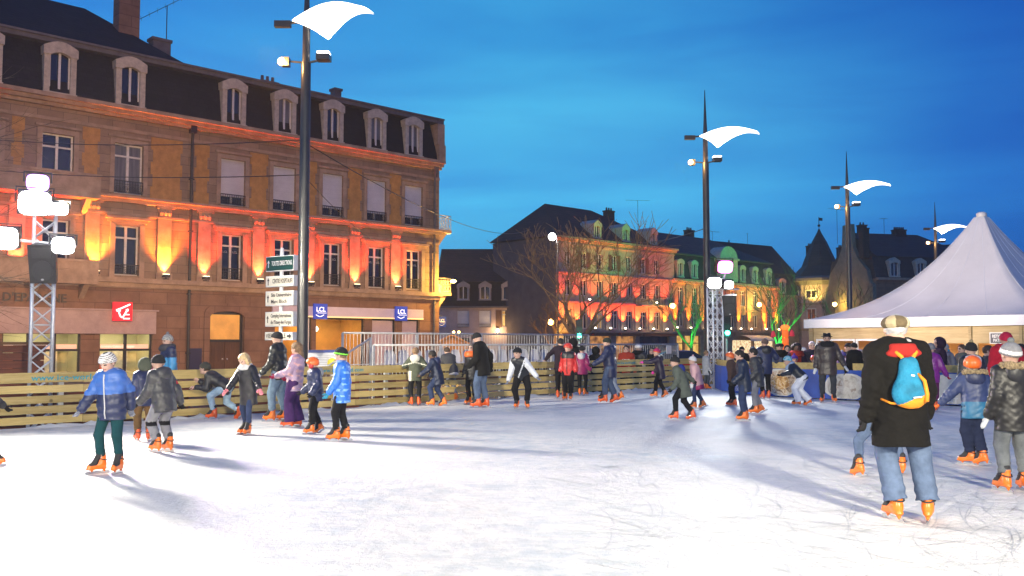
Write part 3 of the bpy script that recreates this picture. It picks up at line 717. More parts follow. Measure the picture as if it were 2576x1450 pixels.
# ---- low building with long dark roof, seen square on
LY=97.0
lb=empty('low_house',(at(1100,862,LY).x,LY,0),0,'low pinkish house with a long dark roof and small attic windows','building')
LW=12.6
lx=[at(p,862,LY).x-lb.location.x for p in (1165,1220,1277,1335)]
ops=[(x-.62,x+.62,3.2,4.95) for x in lx]+[(1.0,3.4,GZ,2.0),(9.5,11.4,.3,1.45)]
wall_mesh(LW,9,GZ,5.3,ops).build('wall',M['pinkwall'],lb)
for i,x in enumerate(lx):
    if i<2: shutter(lb,x,3.2,1.24,1.7); railing(lb,x,3.1,1.2,.4,m=M['iron'],ornate=False)
    else:
        window(lb,x,3.2,1.24,1.7,.16,'cross',curtain=(lit_room('yellow_curtain',(.9,.62,.22),(.35,.2,.05),.9,3) if i==2 else None))
        for sgn in(-1,1):
            t=MB(); t.box(x+sgn*.64-(.62 if sgn<0 else 0),x+sgn*.64+(.62 if sgn>0 else 0),-.06,-.01,3.15,4.95); t.build('shutter',M['doorwood'],lb)
mansard(LW,5.3,8.0,.5,9).build('mansard_roof',M['slate'],lb)
hip(LW,8.0,12.0,9,over=.1,ry=5.2).build('roof',M['tile'],lb)
for x in lx: dormer(lb,x,6.1,1.0,1.35,-.02,False,M['greywall'],fw=.14)
t=MB(); t.box(-.1,LW+.1,-.3,.1,5.2,5.38); t.build('gutter',M['zinc'],lb)
t=MB(); t.quad((9.5,.25,.3),(11.4,.25,.3),(11.4,.25,1.45),(9.5,.25,1.45)); t.build('shop_window',lit_room('bright_shop',(1,.8,.45),(1,.95,.8),3.0,2.5),lb)
t=MB(); t.quad((1.0,.25,GZ),(3.4,.25,GZ),(3.4,.25,2.0),(1.0,.25,2.0)); t.build('shop_window',pm('dim_shop_window',(.05,.05,.07),.2,.2,2,0),lb)
wl=empty('wall_lamp',(at(1252,833,LY).x,LY-.25,at(1252,833,LY).z),0,'small warm wall lamp on the pinkish low house','wall lamp')
t=MB(); t.box(-.12,.12,-.1,.22,.2,.3); t.build('bracket',M['iron'],wl); t=MB(); t.lathe([(.08,-.15),(.16,.0),(.14,.2)],8); t.build('lamp_glass',em('warm_lamp_glass',(1,.72,.35),14.0),wl)
bulb('wall_lamp_light',wl.location+Vector((0,-.5,0)),(1,.65,.3),160)

# ---- tall house washed in red light
RP=Vector((4.46,91.7,0))
rb=empty('red_lit_house',RP,ANG,'four storey house washed in red floodlight under a steep hipped roof','building')
RW=19.6; ru=[1.7,4.15,6.6,9.0,11.45,13.9,16.35]
ops=[]
for u in ru: ops+=[(u-.5,u+.5,2.96,4.95),(u-.48,u+.48,6.35,8.0),(u-.46,u+.46,9.2,10.85)]
shops=[(1.0,4.2,GZ,2.2),(5.0,8.3,GZ,2.2),(9.2,12.4,GZ,2.2),(13.2,18.6,GZ,2.2)]
wall_mesh(RW,9.5,GZ,12.2,ops+shops,other=1).build('wall',[M['greywall'],pm('shade_toned_side_render',(.10,.078,.07),.9,.2,1.2,.2)],rb)  # end walls given a darker colour to stand in for their shade
cream=pm('cream_curtain',(.5,.4,.28),.8,.1,6,.05)
for i,u in enumerate(ru):
    window(rb,u,2.96,1.0,1.99,.15,'cross',curtain=lit_room('curtain_glow',(.8,.5,.2),(.35,.2,.08),.55,2) if i in(2,4) and 'curtain_glow' not in bpy.data.materials else None)
    window(rb,u,6.35,.96,1.65,.15,'mid'); window(rb,u,9.2,.92,1.65,.15,'mid')
    for z,h in((6.3,1.75),(9.15,1.75)):
        for sg in(-1,1):
            if (i+int(z))%2: continue
            t=MB(); t.box(u+sg*.5-(.45 if sg<0 else 0),u+sg*.5+(.45 if sg>0 else 0),-.06,-.008,z,z+h); t.build('shutter',M['doorwood'] if z>9 else M['greywall'],rb)
for k in range(8):
    u=.45+k*2.45
    t=MB(); t.box(u-.35,u+.35,-.09,.01,2.8,5.5); t.box(u-.28,u+.28,-.07,.01,5.75,8.5); t.build('pilaster',M['greywall'],rb)
band(rb,RW,[(2.6,.2,.35),(5.55,.2,.3),(8.55,.16,.2),(11.5,.14,.12)],M['greywall'])
t=MB(); t.box(-.35,RW+.3,-.5,.1,12.05,12.3); t.box(-.2,RW+.15,-.3,.1,11.85,12.05); t.build('cornice',M['stone_trim'],rb)
hip(RW,12.3,16.4,9.5,over=.3,hipl=3.2,hipr=9.0,ry=4.75).build('roof',M['tile'],rb)
for u in(6.3,11.0,15.9): dormer(rb,u,12.6,.8,1.25,-.0,False,M['dormer'],fw=.22,deep=2.2)
chimney(rb,13.4,4.5,14,16.6,1.2,.7,3,M['tile']); chimney(rb,17.6,6.5,12.5,14.3,1.0,.7,2,M['tile'])
for i,(a,b,_z,z1) in enumerate(shops):
    t=MB(); t.quad((a,.28,GZ),(b,.28,GZ),(b,.28,z1),(a,.28,z1)); t.build('shop_window',pm('dark_shopfront',(.03,.022,.02),.2,.3,1,0) if i in(0,3) else lit_room('dim_lit_shop%d'%i,(.8,.35,.1),(.10,.04,.02),.8,1.6),rb)
    t=MB(); t.box(a-.2,b+.2,-.9,-.02,2.22,2.5); t.build('awning_box',pm('brown_awning',(.09,.045,.035),.8,.2,3,.1),rb)
t=MB(); t.box(12.2,16.6,-1.1,0,5.5,5.7); bl=t.build('balcony',M['greywall'],rb); 
rl=MB(); 
for (a,b) in (((12.25,-1.05),(16.55,-1.05)),((16.55,-1.05),(16.55,-.02)),((12.25,-1.05),(12.25,-.02))):
    p0=Vector((a[0],a[1],5.7)); p1=Vector((b[0],b[1],5.7)); rl.tube([p0+Vector((0,0,.9)),p1+Vector((0,0,.9))],.03,4)
    k=int((p1-p0).length/.2)
    for i in range(k+1):
        q=p0.lerp(p1,i/max(1,k)); rl.tube([q,q+Vector((0,0,.9))],.018,4)
rl.build('balcony_railing',M['iron'],bl)
def tv_aerial(name,p,h,label,sp=1.4,n=5,m=None,tilt=0.0):
    o=empty(name,p,random.uniform(0,1),label,'aerial'); t=MB(); t.tube([(0,0,0),(0,0,h)],.025,5); t.build('mast',M['iron'],o)
    t=MB(); a=Vector((-sp/2,0,h-sp/2*math.sin(tilt))); b=Vector((sp/2,0,h+sp/2*math.sin(tilt))); t.tube([a,b],.015,4)
    for i in range(n):
        q=a.lerp(b,(i+.3)/n); t.tube([q+Vector((0,-.35,0)),q+Vector((0,.35,0))],.01,4)
    t.build('aerial_rods',M['iron'],o); return o
tv_aerial('roof_aerial',fac(15.2,3.4,15.2),3.6,'long slanting roof aerial on a mast above the brown stone corner building',4.2,11,tilt=.72)
p=rb.matrix_basis@Vector((19.3,5,13)); tv_aerial('roof_aerial',p,5.5,'thin roof aerial behind the red lit house',3.0,5)

# ---- house with green lit dormers and orange pilasters
GP=Vector((at(1692,862,105).x,105,0))
gb=empty('green_dormer_house',GP,ANG,'house with green lit dormers above a row of glowing orange pilasters','building')
GW=23.0; gp=[.35,3.0,5.8,11.2,13.5,15.9,19.4,22.4]; gu=[1.65,4.4,12.3,14.7,17.6,20.9]
ops=[]
for u in gu: ops+=[(u-.5,u+.5,3.4,5.0),(u-.5,u+.5,6.1,8.0)]
ops+=[(.8,2.2,GZ,2.3),(2.35,3.8,GZ,2.3),(3.95,5.4,GZ,2.3),(12.2,16.8,GZ,1.8),(17.2,22.0,GZ,1.8)]
wall_mesh(GW,10,GZ,8.7,ops).build('wall',M['stone_trim'],gb)
for i,u in enumerate(gu):
    window(gb,u,3.4,1.0,1.6,.15,'mid'); window(gb,u,6.1,1.0,1.9,.15,'cross')
for u in gp:
    t=MB(); t.box(u-.42,u+.42,-.12,.01,3.05,8.0); t.box(u-.5,u+.5,-.2,.01,8.0,8.25); t.build('pilaster',M['stone_trim'],gb)
band(gb,GW,[(2.75,.25,.4),(5.35,.15,.1)],M['stone_trim'])
t=MB(); t.box(-.1,GW+.2,-.5,.1,8.62,8.9); t.box(-.1,GW+.1,-.3,.1,8.4,8.62)
for i in range(46): t.box(i*.5+.05,i*.5+.25,-.42,-.301,8.45,8.61)
t.build('cornice',M['stone_trim'],gb)
mansard(GW,8.9,11.9,.6,10).build('mansard_roof',M['slate_b'],gb)
t=MB(); t.box(.3,GW-.3,.3,.7,11.85,12.0); t.build('gutter',M['zinc'],gb)
hip(GW,11.9,15.0,10,over=-.2,hipl=.5,hipr=8.5,ry=5).build('roof',M['slate_b'],gb)
for u in(1.65,4.4,14.7,17.6,20.9): dormer(gb,u,9.2,.85,1.6,-.05,True,M['dormer'],fw=.22)
t=MB(); out=[(9.4,9.0),(13.2,9.0),(13.2,11.9)]+[(11.3+1.9*math.cos(PI*i/10),11.9+1.5*math.sin(PI*i/10)) for i in range(11)]+[(9.4,11.9)]
t.prism(out,-.3,1.5); t.box(9.2,13.4,-.45,-.301,11.7,11.95); t.build('pediment',M['dormer'],gb)
chimney(gb,11.8,6.0,13,16.0,1.2,.8,3,M['tile']); chimney(gb,-.3,5,12,14.4,.6,1.4,0,M['stone_base'])
tv_aerial('roof_aerial',gb.matrix_basis@Vector((18.5,7,12.5)),4.0,'roof aerial between the green dormer house and the turret house',3.0,4)
for i,(a,b) in enumerate(((.8,2.2),(2.35,3.8),(3.95,5.4))):
    t=MB(); t.quad((a,.28,GZ),(b,.28,GZ),(b,.28,2.3),(a,.28,2.3)); o=t.build('cafe_window',lit_room('cafe_glow%d'%i,(1,.62,.16),(.45,.2,.04),1.0,1.3+i*.4),gb)
    t=MB(); t.box(a-.07,a+.03,.1,.25,GZ,2.3); t.box(b-.03,b+.07,.1,.25,GZ,2.3); t.box(a,b,.1,.24,1.4,1.5); t.build('frame',M['plastic_black'],o)
for a,b in((12.2,16.8),(17.2,22.0)):
    t=MB(); t.quad((a,.28,GZ),(b,.28,GZ),(b,.28,1.8),(a,.28,1.8)); t.build('shop_window',lit_room('goods_glow%d'%a,(1,.82,.5),(.3,.16,.06),1.5,3.5),gb)
t=MB()
pts=[]
for i in range(9):
    q=i/8; pts.append((-.2-2.0*math.sin(q*PI/2),2.45-.75*(1-math.cos(q*PI/2))))
for x0,x1 in((13.0,18.5),):
    for i in range(8):
        t.quad((x0,pts[i][0],pts[i][1]),(x1,pts[i][0],pts[i][1]),(x1,pts[i+1][0],pts[i+1][1]),(x0,pts[i+1][0],pts[i+1][1]))
t.build('awning',pm('white_awning_cloth',(.7,.68,.6),.7,.05,3,.05),gb)

# ---- turret house
TC=Vector((at(2066,862,126).x,126,0))
tb=empty('turret_house',TC,ANG-.25,'dark roofed corner house with a pointed turret lit yellow under its eaves','building')
n8=8; r8=3.7
t=MB(); t.lathe([(r8,GZ),(r8,9.8)],n8); t.build('turret_wall',M['pinkwall'],tb)
t=MB(); t.lathe([(r8+.25,6.6),(r8+.25,6.85)],n8); t.lathe([(r8+.15,3.1),(r8+.15,3.4)],n8); t.build('string_course',M['stone_trim'],tb)
t=MB(); t.lathe([(r8+.1,9.3),(r8+.5,9.8),(r8+.9,9.85),(r8+.9,10.2),(r8+.2,10.5)],n8); t.build('eaves',M['zinc'],tb)
t=MB(); t.lathe([(r8+.2,10.45),(3.0,11.4),(2.4,12.0),(2.0,13.1),(1.0,15.4),(.25,16.8),(.12,17.2)],n8); t.build('spire',M['slate_b'],tb)
t=MB(); t.tube([(0,0,17.0),(0,0,18.9)],.05,5); t.sphere((0,0,17.7),.2,8); t.box(0,.7,-.02,.02,18.4,18.8); t.build('weathervane',M['iron'],tb)
for k in range(8):
    w_=2*PI*(k+.5)/8; c0=Vector((math.cos(w_),math.sin(w_),0)); rr=r8*math.cos(PI/8)
    wx=tb.matrix_basis.to_3x3()@c0
    if wx.y>.25: continue
    Mx=Matrix.Translation(c0*rr)@Matrix.Rotation(w_+PI/2,4,'Z')
    for z,h,w2 in((4.0,2.0,1.0),(7.6,.9,1.3)):
        t=MB(); 
        t.box(-w2/2-.15,w2/2+.15,-.1,.02,z-.15,z,0,Mx); t.box(-w2/2-.15,w2/2+.15,-.1,.02,z+h,z+h+.15,0,Mx)
        t.box(-w2/2-.15,-w2/2,-.1,.02,z,z+h,0,Mx); t.box(w2/2,w2/2+.15,-.1,.02,z,z+h,0,Mx); t.box(-.05,.05,-.06,.02,z,z+h,0,Mx)
        o=t.build('window',M['white_frame'],tb)
        p=MB(); p.box(-w2/2,w2/2,-.03,.01,z,z+h,0,Mx); p.build('pane',lit_room('turret_pane',(.9,.7,.35),(.1,.06,.02),.6,2) if (z<5 and 'turret_pane' not in bpy.data.materials) else M['glass'],o)
def wing(root,W,D,Mw,zc,zr,us,ends,pil):
    w_=wall_mesh(W,D,GZ,zc,[(u-.5,u+.5,3.6,5.5) for u in us]); ww=w_.build('wall',M['stone_trim'],root); ww.matrix_local=Mw
    rf=mansard(W,zc,zc+3.0,.7,D); o=rf.build('mansard_roof',M['slate_b'],root); o.matrix_local=Mw
    rf=hip(W,zc+3.0,zr,D,over=-.4,hipl=ends[0],hipr=ends[1]); o=rf.build('roof',M['tile'],root); o.matrix_local=Mw
    t=MB(); t.box(0,W,-.5,.1,zc-.15,zc+.12); t.box(0,W,-.3,.1,2.7,2.95); o=t.build('cornice',M['stone_trim'],root); o.matrix_local=Mw
    for u in us:
        o=window(root,u,3.6,1.0,1.9,.15,'cross'); o.matrix_local=Mw
        o=dormer(root,u,zc+.4,.9,1.5,-.05,True,M['dormer']); o.matrix_local=Mw
    for u in pil:
        t=MB(); t.box(u-.5,u+.5,-.14,.01,2.95,zc-.15); o=t.build('pilaster',M['stone_trim'],root); o.matrix_local=Mw
wing(tb,13.5,10,Matrix.Translation((-16.2,-.6,0))@Matrix.Rotation(.1,4,'Z'),7.8,15.2,[2.5,6.0,9.4],(1,0),[4.2,7.7,11.5])
wing(tb,17,10,Matrix.Translation((2.6,-1.6,0))@Matrix.Rotation(-.75,4,'Z'),7.6,15.2,[2.6,5.6,8.7,11.8],(0,1),[1.2,4.1,7.2,10.2])
chimney(tb,4.5,5.5,12,15.6,1.6,.8,5,M['tile']); chimney(tb,-11,6,12.5,15.3,.6,.6,1,M['tile']); chimney(tb,8.0,3.0,12,15.3,1.6,.8,5,M['tile'])
tv_aerial('roof_aerial',tb.matrix_basis@Vector((-8.5,5,13)),3.6,'bare mast on the ridge beside the turret',.3,1)

# ---- dark gabled house behind the tent
DP=Vector((at(2208,862,112).x,112,0))
db=empty('gabled_house',DP,.25,'dark house with a pale curved gable, tall chimneys and dormers above the tent','building')
wall_mesh(16,10,GZ,9.4,[(u-.6,u+.6,5.6,7.8) for u in(2.6,6.4,9.8)]).build('wall',M['stone_base'],db)
mansard(16,9.4,12.2,.8,10,ends=(False,True)).build('mansard_roof',M['slate_b'],db)
hip(16,12.2,15.6,10,over=-.5,hipl=0,hipr=6).build('roof',M['slate_b'],db)
t=MB(); out=[(0,GZ),(10,GZ),(10,8.6),(9.4,9.0),(8.9,10.5),(7.2,12.0),(6.2,13.6),(5.9,16.6),(4.1,16.6),(3.8,13.6),(2.8,12.0),(1.1,10.5),(.6,9.0),(0,8.6)]
t.prism(out,0,.5,0,Matrix.Translation((-.02,0,0))@Matrix(((0,1,0,-.5),(1,0,0,0),(0,0,1,0),(0,0,0,1)))); t.build('gable',pm('dark_gable_render',(.17,.17,.13),.85,.2,1.5,.2),db)
t=MB(); t.box(0,16,-.45,.1,9.2,9.5); t.build('cornice',M['stone_trim'],db)
for u in(2.6,6.4,9.8): window(db,u,5.6,1.2,2.2,.15,'cross'); dormer(db,u,9.7,1.0,1.7,-.1,False,M['dormer'])
for x,y,h,n_ in((-.3,1.8,15.8,2),(2.4,6,16.8,2),(7.2,5,16.2,6),(10.5,5,14.2,3)): chimney(db,x,y,12,h,1.6 if n_>4 else .9,.9,n_,M['tile'])
tv_aerial('roof_aerial',db.matrix_basis@Vector((-2.6,4,14)),4.4,'faint roof aerial between the turret and the gabled house',3.0,4)
tv_aerial('roof_aerial',db.matrix_basis@Vector((5,5,15)),2.6,'short roof aerial on the gabled house beside its chimney stack',1.2,3)
# ------------------------------------------------------------------ lamp posts with sail reflectors
SAILM=em('self_lit_sail',(1.0,.98,.97),1.3,(.9,.9,.9))  # sail made to glow itself, standing in for the flood light it reflects
def lamp_post(p,jz,label,sail_yaw=0.0,k=1.0):
    """jz: height of the clamp with the two floodlights above the ice."""
    o=empty('lamp_post',(p.x,p.y,GZ),0,label,'lamp post','tall lamp posts with sail reflectors'); j=jz-GZ
    t=MB(); t.lathe([(.15*k,0),(.145*k,1.0),(.125*k,j),(.10*k,j+.02),(.095*k,j+1.0*k)],14); t.lathe([(.24*k,0),(.24*k,.05),(.17*k,.09)],14); t.build('pole',M['pole'],o,True,40)
    t=MB(); t.lathe([(.095*k,j+1.0*k),(.07*k,j+1.5*k),(.012,j+2.9*k)],8); t.build('spike',M['pole'],o,True,40)
    t=MB(); z=j+1.05*k
    t.tube([(-.75*k,0,z-.05),(.5*k,0,z+.08)],.035*k,6); t.box(-.82*k,-.40*k,-.07*k,.07*k,z-.13*k,z+.03*k); t.build('cross_arm',M['pole'],o)
    # sail: a curved rectangular reflector
    s=MB(); nu,nv=14,6; L_=2.15*k; W_=.80*k
    def P(u,v,off):
        x=-.06*k+.40*k*v*(1-u)+L_*u; y=(v-.5)*W_*(1.1-.35*u)
        zz=z-.05*k+.36*k*math.sin(u*PI*.80)-.26*k*u-(.30*k*(1-u)+.02*k)*v+.05*k*math.sin(PI*v)-off
        return Vector((x,y,zz))
    for off in(0,.03):
        b=len(s.v)
        vs=[P(i/nu,jj/nv,off) for i in range(nu+1) for jj in range(nv+1)]
        fs=[(i*(nv+1)+jj,(i+1)*(nv+1)+jj,(i+1)*(nv+1)+jj+1,i*(nv+1)+jj+1) for i in range(nu) for jj in range(nv)]
        s.add(vs,fs)
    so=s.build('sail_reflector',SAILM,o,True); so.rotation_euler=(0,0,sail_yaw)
    t=MB(); t.tube([(.06*k,0,j),(.3*k,0,j+.05)],.03,6); t.box(.28*k,.62*k,-.16*k,.16*k,j+.05,j+.2); f=t.build('floodlight',M['pole'],o)
    t=MB(); t.box(.30*k,.60*k,-.14*k,.14*k,j+.2,j+.26); t.build('lens',em('white_flood_lens',(1,.98,.95),9.0),f)
    t=MB(); t.tube([(-.06*k,0,j),(-.42*k,0,j+.03)],.025,6); t.box(-.62*k,-.42*k,-.1*k,.1*k,j-.1,j+.12); f=t.build('side_lamp',M['pole'],o)
    t=MB(); t.sphere((-.60*k,-.08,j-.0),.11*k,10); t.build('lamp_glass',em('sodium_glass',(1,.50,.14),4.5),f)
    return o
LP=[]
for px,py,Y,lab in ((770,158,23.0,'dark lamp post nearest the rink, standing behind the road sign'),(1775,410,35.6,'dark lamp post beside the white truss tower, its spike against the sky'),(2132,521,47.0,'dark lamp post rising behind the low end of the white tent'),(2354,612,64.0,'distant lamp post showing over the slope of the white tent roof')):
    q=at(px,py,Y); LP.append(q); lamp_post(Vector((q.x,q.y,0)),q.z,lab,sail_yaw=-.62)

# ------------------------------------------------------------------ overhead cables
def cable(a,b,sag,label,r=.012):
    t=MB(); pts=[]
    for i in range(17):
        q=i/16; p=a.lerp(b,q); p.z-=sag*4*q*(1-q); pts.append(p)
    t.tube(pts,r,4); return tag(t.build('cable',M['iron'],smooth=True),label,'cable',)
P1=Vector((LP[0].x,LP[0].y,0)); P2=Vector((LP[1].x,LP[1].y,0))
cable(P1+Vector((0,0,at(0,352,23).z)),fac(27,-.1,9.9),.35,'thin overhead cable from the lamp post to the wall high above the red sign')
cable(P1+Vector((0,0,at(0,440,23).z)),fac(26.5,-.1,8.7),.3,'lower overhead cable from the lamp post across the shuttered windows')
cable(P1+Vector((0,0,at(0,360,23).z)),at(1335,577,90),1.2,'long overhead cable running from the lamp post down to the bare tree',.016)
cable(P1+Vector((0,0,at(0,445,23).z)),fac(3.6,-.1,6.8),.3,'short slanting cable from the lamp post down the stone front')
cable(P2+Vector((0,0,at(0,574,35.6).z)),at(1560,600,92),.5,'overhead cable from the second lamp post to the red lit house',.016)

# ------------------------------------------------------------------ rink fence of pine boards
def fence_run(a,b,label,rows,h0=.06,bw=.135,gap=.05,post_every=1.5,text_at=None,inner=-1,mb_mat=None):
    L_=(b-a).length; ang=math.atan2((b-a).y,(b-a).x)
    o=empty('rink_fence',a,ang,label,'fence')
    r=random.Random(11); nseg=max(1,round(L_/3.0)); sl=L_/nseg
    for k in range(rows):
        z=h0+k*(bw+gap)
        for i in range(nseg):
            hh=bw*(1.35 if k==rows-1 else 1.0)
            t=MB(); dz=r.uniform(-.006,.006); dz2=r.uniform(-.006,.006)
            x0,x1=i*sl+.004,(i+1)*sl-.004
            t.add([(x0,-.03,z+dz),(x1,-.03,z+dz2),(x1,.0,z+dz2),(x0,.0,z+dz),(x0,-.03,z+hh+dz),(x1,-.03,z+hh+dz2),(x1,.0,z+hh+dz2),(x0,.0,z+hh+dz)],[(0,3,2,1),(4,5,6,7),(0,1,5,4),(1,2,6,5),(2,3,7,6),(3,0,4,7)])
            t.build('board',M['fence'],o)
    top=h0+(rows-1)*(bw+gap)+bw*1.35
    n_=int(L_/post_every)
    for i in range(n_+1):
        x=min(L_-.05,.05+i*post_every); t=MB(); t.box(x-.045,x+.045,.003,.075,GZ,top-.01); t.build('post',M['fence_post'],o)
    return o,ang,top
fo,fang,FTOP=fence_run(FL,FB,'long rink fence of five pale pine boards on steel posts',5)
wm=pm('teal_stencil',(.05,.30,.34),.7,.3,20,0)
def board_text(px,s):
    # position along the fence found where the picture column crosses it
    k=(px-1288.0)/2304.0*1.0; d=FD; t_=(FL.x-k*FL.y)/(k*d.y-d.x)
    text('lettering','www.ice-world.com',s,wm,fo,(t_,-.036,FTOP-.095),extr=.002,sx=1.18,bold=.003,spacing=1.08)
board_text(80,.145); board_text(800,.12); board_text(1545,.10)

# ------------------------------------------------------------------ corner of the rink: banner with pastries hung over the boards
bo=empty('banner_fence',BAN[0],0,'curved stretch of rink fence under a blue banner with pastry pictures','fence')
def smooth_path(pts,n=10):
    out=[]
    for i in range(len(pts)-1):
        p0=pts[max(i-1,0)];p1=pts[i];p2=pts[i+1];p3=pts[min(i+2,len(pts)-1)]
        for j in range(n):
            t=j/n; out.append(.5*((2*p1)+(-p0+p2)*t+(2*p0-5*p1+4*p2-p3)*t*t+(-p0+3*p1-3*p2+p3)*t**3))
    out.append(pts[-1]); return out
bp=smooth_path(BAN,12); bl=[p-BAN[0] for p in bp]
cum=[0]
for i in range(1,len(bl)): cum.append(cum[-1]+(bl[i]-bl[i-1]).length)
def bnorm(i):
    t=(bl[min(i+1,len(bl)-1)]-bl[max(i-1,0)]).normalized(); return Vector((t.y,-t.x,0)),t
def strip(mb,z0,z1,off,th,m=0,i0=0,i1=None,wav=0.0):
    i1=i1 or len(bl); vs=[];n_=0
    for i in range(i0,i1):
        nn,_=bnorm(i); f=-1.0
        w_=wav*math.sin(cum[i]*4.1)+wav*.6*math.sin(cum[i]*9.3)
        for z,o_ in((z0,off+w_*1.3),(z1,off+w_*.2),(z1,off+th),(z0,off+th)):
            vs.append(bl[i]+nn*o_+Vector((0,0,z))); 
        n_+=1
    fs=[]
    for i in range(n_-1):
        for q in range(4): fs.append((i*4+q,i*4+(q+1)%4,(i+1)*4+(q+1)%4,(i+1)*4+q))
    fs+= [(0,1,2,3),((n_-1)*4+3,(n_-1)*4+2,(n_-1)*4+1,(n_-1)*4)]
    mb.add(vs,fs,m)
for k in range(5):
    t=MB(); strip(t,.06+k*.185,.06+k*.185+(.18 if k==4 else .135),-.0,-.03); t.build('board',M['fence'],bo)
BLUE=pm('blue_banner_cloth',(.022,.085,.42),.5,.15,2,.2,3.0)
t=MB(); strip(t,.03,.80,.05,-.015,0,6,None,.018); bcl=t.build('banner_cloth',BLUE,bo,True,50)
# pastry pictures printed on the cloth
def disc_on_banner(s0,zc,rx,rz,mats,swirl,name):
    t=MB(); nu=30
    def P(s,z,off):
        i=min(range(len(cum)),key=lambda q:abs(cum[q]-s)); i=min(i,len(cum)-2)
        if cum[i]>s: i=max(0,i-1)
        q=(s-cum[i])/max(1e-6,cum[i+1]-cum[i]); b=bl[i].lerp(bl[i+1],q); nn,_=bnorm(i); return b+nn*(.085+off)+Vector((0,0,z))*1.0
    rings=[(1.0,0,0.0),(.86,1,.004),(.5,2,.008)]
    for rr,mi,off in rings:
        vs=[P(s0,zc,off)]
        for q in range(nu):
            w_=2*PI*q/nu; k=rr*(1+swirl*.06*math.sin(5*w_+rr*9))
            vs.append(P(s0+rx*k*math.cos(w_),max(.05,min(.79,zc+rz*k*math.sin(w_))),off))
        t.add(vs,[(0,1+q,1+(q+1)%nu) for q in range(nu)],mi)
    t.build(name,mats,bcl)
def swirl_mat(name,c1,c2,c3,sc=5.0):
    m,nt,b_=nodes(name); tc=N(nt,'ShaderNodeTexCoord')
    n0=N(nt,'ShaderNodeTexNoise',Scale=sc,Detail=5.0,Roughness=.6,Distortion=2.2); L(nt,tc.outputs['Object'],n0.inputs['Vector'])
    r=N(nt,'ShaderNodeValToRGB'); L(nt,n0.outputs['Fac'],r.inputs[0]); e_=r.color_ramp.elements
    e_[0].position=.36; e_[0].color=c4(c1); e_[1].position=.66; e_[1].color=c4(c3); x=r.color_ramp.elements.new(.5); x.color=c4(c2)
    L(nt,r.outputs[0],b_.inputs['Base Color']); b_.inputs['Roughness'].default_value=.45; return m
PAS=[pm('print_white',(.62,.60,.54),.5,.1,9,0),swirl_mat('print_pastry',(.13,.045,.02),(.55,.42,.28),(.68,.64,.56)),swirl_mat('print_pastry_top',(.30,.12,.03),(.55,.33,.10),(.70,.62,.5),7.0),pm('print_gold',(.5,.27,.07),.5,.5,12,0)]
def ban_s(px):
    best=0;bd=1e9
    for i in range(len(bp)):
        x=1288+2304*bp[i].x/bp[i].y
        if abs(x-px)<bd: bd=abs(x-px);best=i
    return cum[best]
disc_on_banner(ban_s(1962),.42,.62,.40,PAS,1,'pastry_print'); disc_on_banner(ban_s(2123),.36,.62,.36,[PAS[0],swirl_mat('print_cream_swirl',(.34,.31,.26),(.52,.49,.42),(.60,.58,.52),3.0),swirl_mat('print_cream_swirl_top',(.26,.19,.14),(.52,.48,.42),(.6,.58,.52),4.0)],.6,'pastry_print')
disc_on_banner(ban_s(2385),.40,.5,.38,[PAS[0]]*3,.4,'pastry_print')
i=ban_s(1857)
def ban_text(s,px,sz,z):
    i=min(range(len(bp)),key=lambda k:abs(1288+2304*bp[k].x/bp[k].y-px)); nn,t_=bnorm(i)
    a=math.atan2(t_.y,t_.x); 
    text('lettering',s,sz,M['white'],bcl,bl[i]+nn*.10+Vector((0,0,z)),(PI/2,0,a),.002,'CENTER')
ban_text('LA SAVEUR',1868,.14,.26); ban_text('DE VOTRE',1868,.14,.14); ban_text('SAT',2392,.2,.12)

# ------------------------------------------------------------------ truss towers with floodlights
def truss_tower(p,h,label,wid=.38,yaw=0.0):
    o=empty('truss_tower',(p.x,p.y,GZ),yaw,label,'truss tower'); w2=wid/2; H=h-GZ
    for sx,sy in((-1,-1),(1,-1),(1,1),(-1,1)):
        t=MB(); t.tube([(sx*w2,sy*w2,.05),(sx*w2,sy*w2,H)],.032,8); t.build('chord',M['alu'],o,True)
    t=MB(); n_=int(H/.36)
    for i in range(n_):
        z0=.1+i*(H-.2)/n_; z1=.1+(i+1)*(H-.2)/n_
        for k,(ax,ay,bx_,by) in enumerate(((-1,-1,1,-1),(1,-1,1,1),(1,1,-1,1),(-1,1,-1,-1))):
            A=Vector((ax*w2,ay*w2,z0)); B=Vector((bx_*w2,by*w2,z1))
            t.tube([A,B],.014,5); t.tube([Vector((bx_*w2,by*w2,z0)),Vector((ax*w2,ay*w2,z1))],.014,5)
            if i%3==0: t.tube([A,Vector((bx_*w2,by*w2,z0))],.014,5)
    t.build('lattice',M['alu'],o,True)
    t=MB(); t.box(-.45,.45,-.45,.45,0,.05); t.build('base_plate',M['alu'],o)
    return o
def flood_head(p,aim,label,size=.34,strength=30,col=(1,.98,1)):
    o=empty('floodlight',p,0,label,'floodlight'); o.rotation_euler=(Vector(aim)-Vector(p)).to_track_quat('-Y','Z').to_euler()
    t=MB(); s_=size; t.box(-s_,s_,.0,.22,-s_*.8,s_*.8); 
    for i in range(5): t.box(-s_*.9,s_*.9,.22,.26,-s_*.7+i*s_*.33,-s_*.7+i*s_*.33+.03)
    t.build('lamp_housing',M['plastic_black'],o)
    t=MB(); sq=lambda v: math.copysign(abs(v)**.55,v)
    out=[(s_*1.0*sq(math.cos(q*PI/12)),s_*.80*sq(math.sin(q*PI/12))) for q in range(24)]; t.prism(out,-.03,-.001); t.build('lens',em('flood_lens_%g_%g'%(strength,col[1]),col,strength),o)
    t=MB(); t.tube([(-s_-.04,.1,0),(-s_-.04,.1,s_),(s_+.04,.1,s_),(s_+.04,.1,0)],.02,5); t.build('yoke',M['plastic_black'],o)
    return o
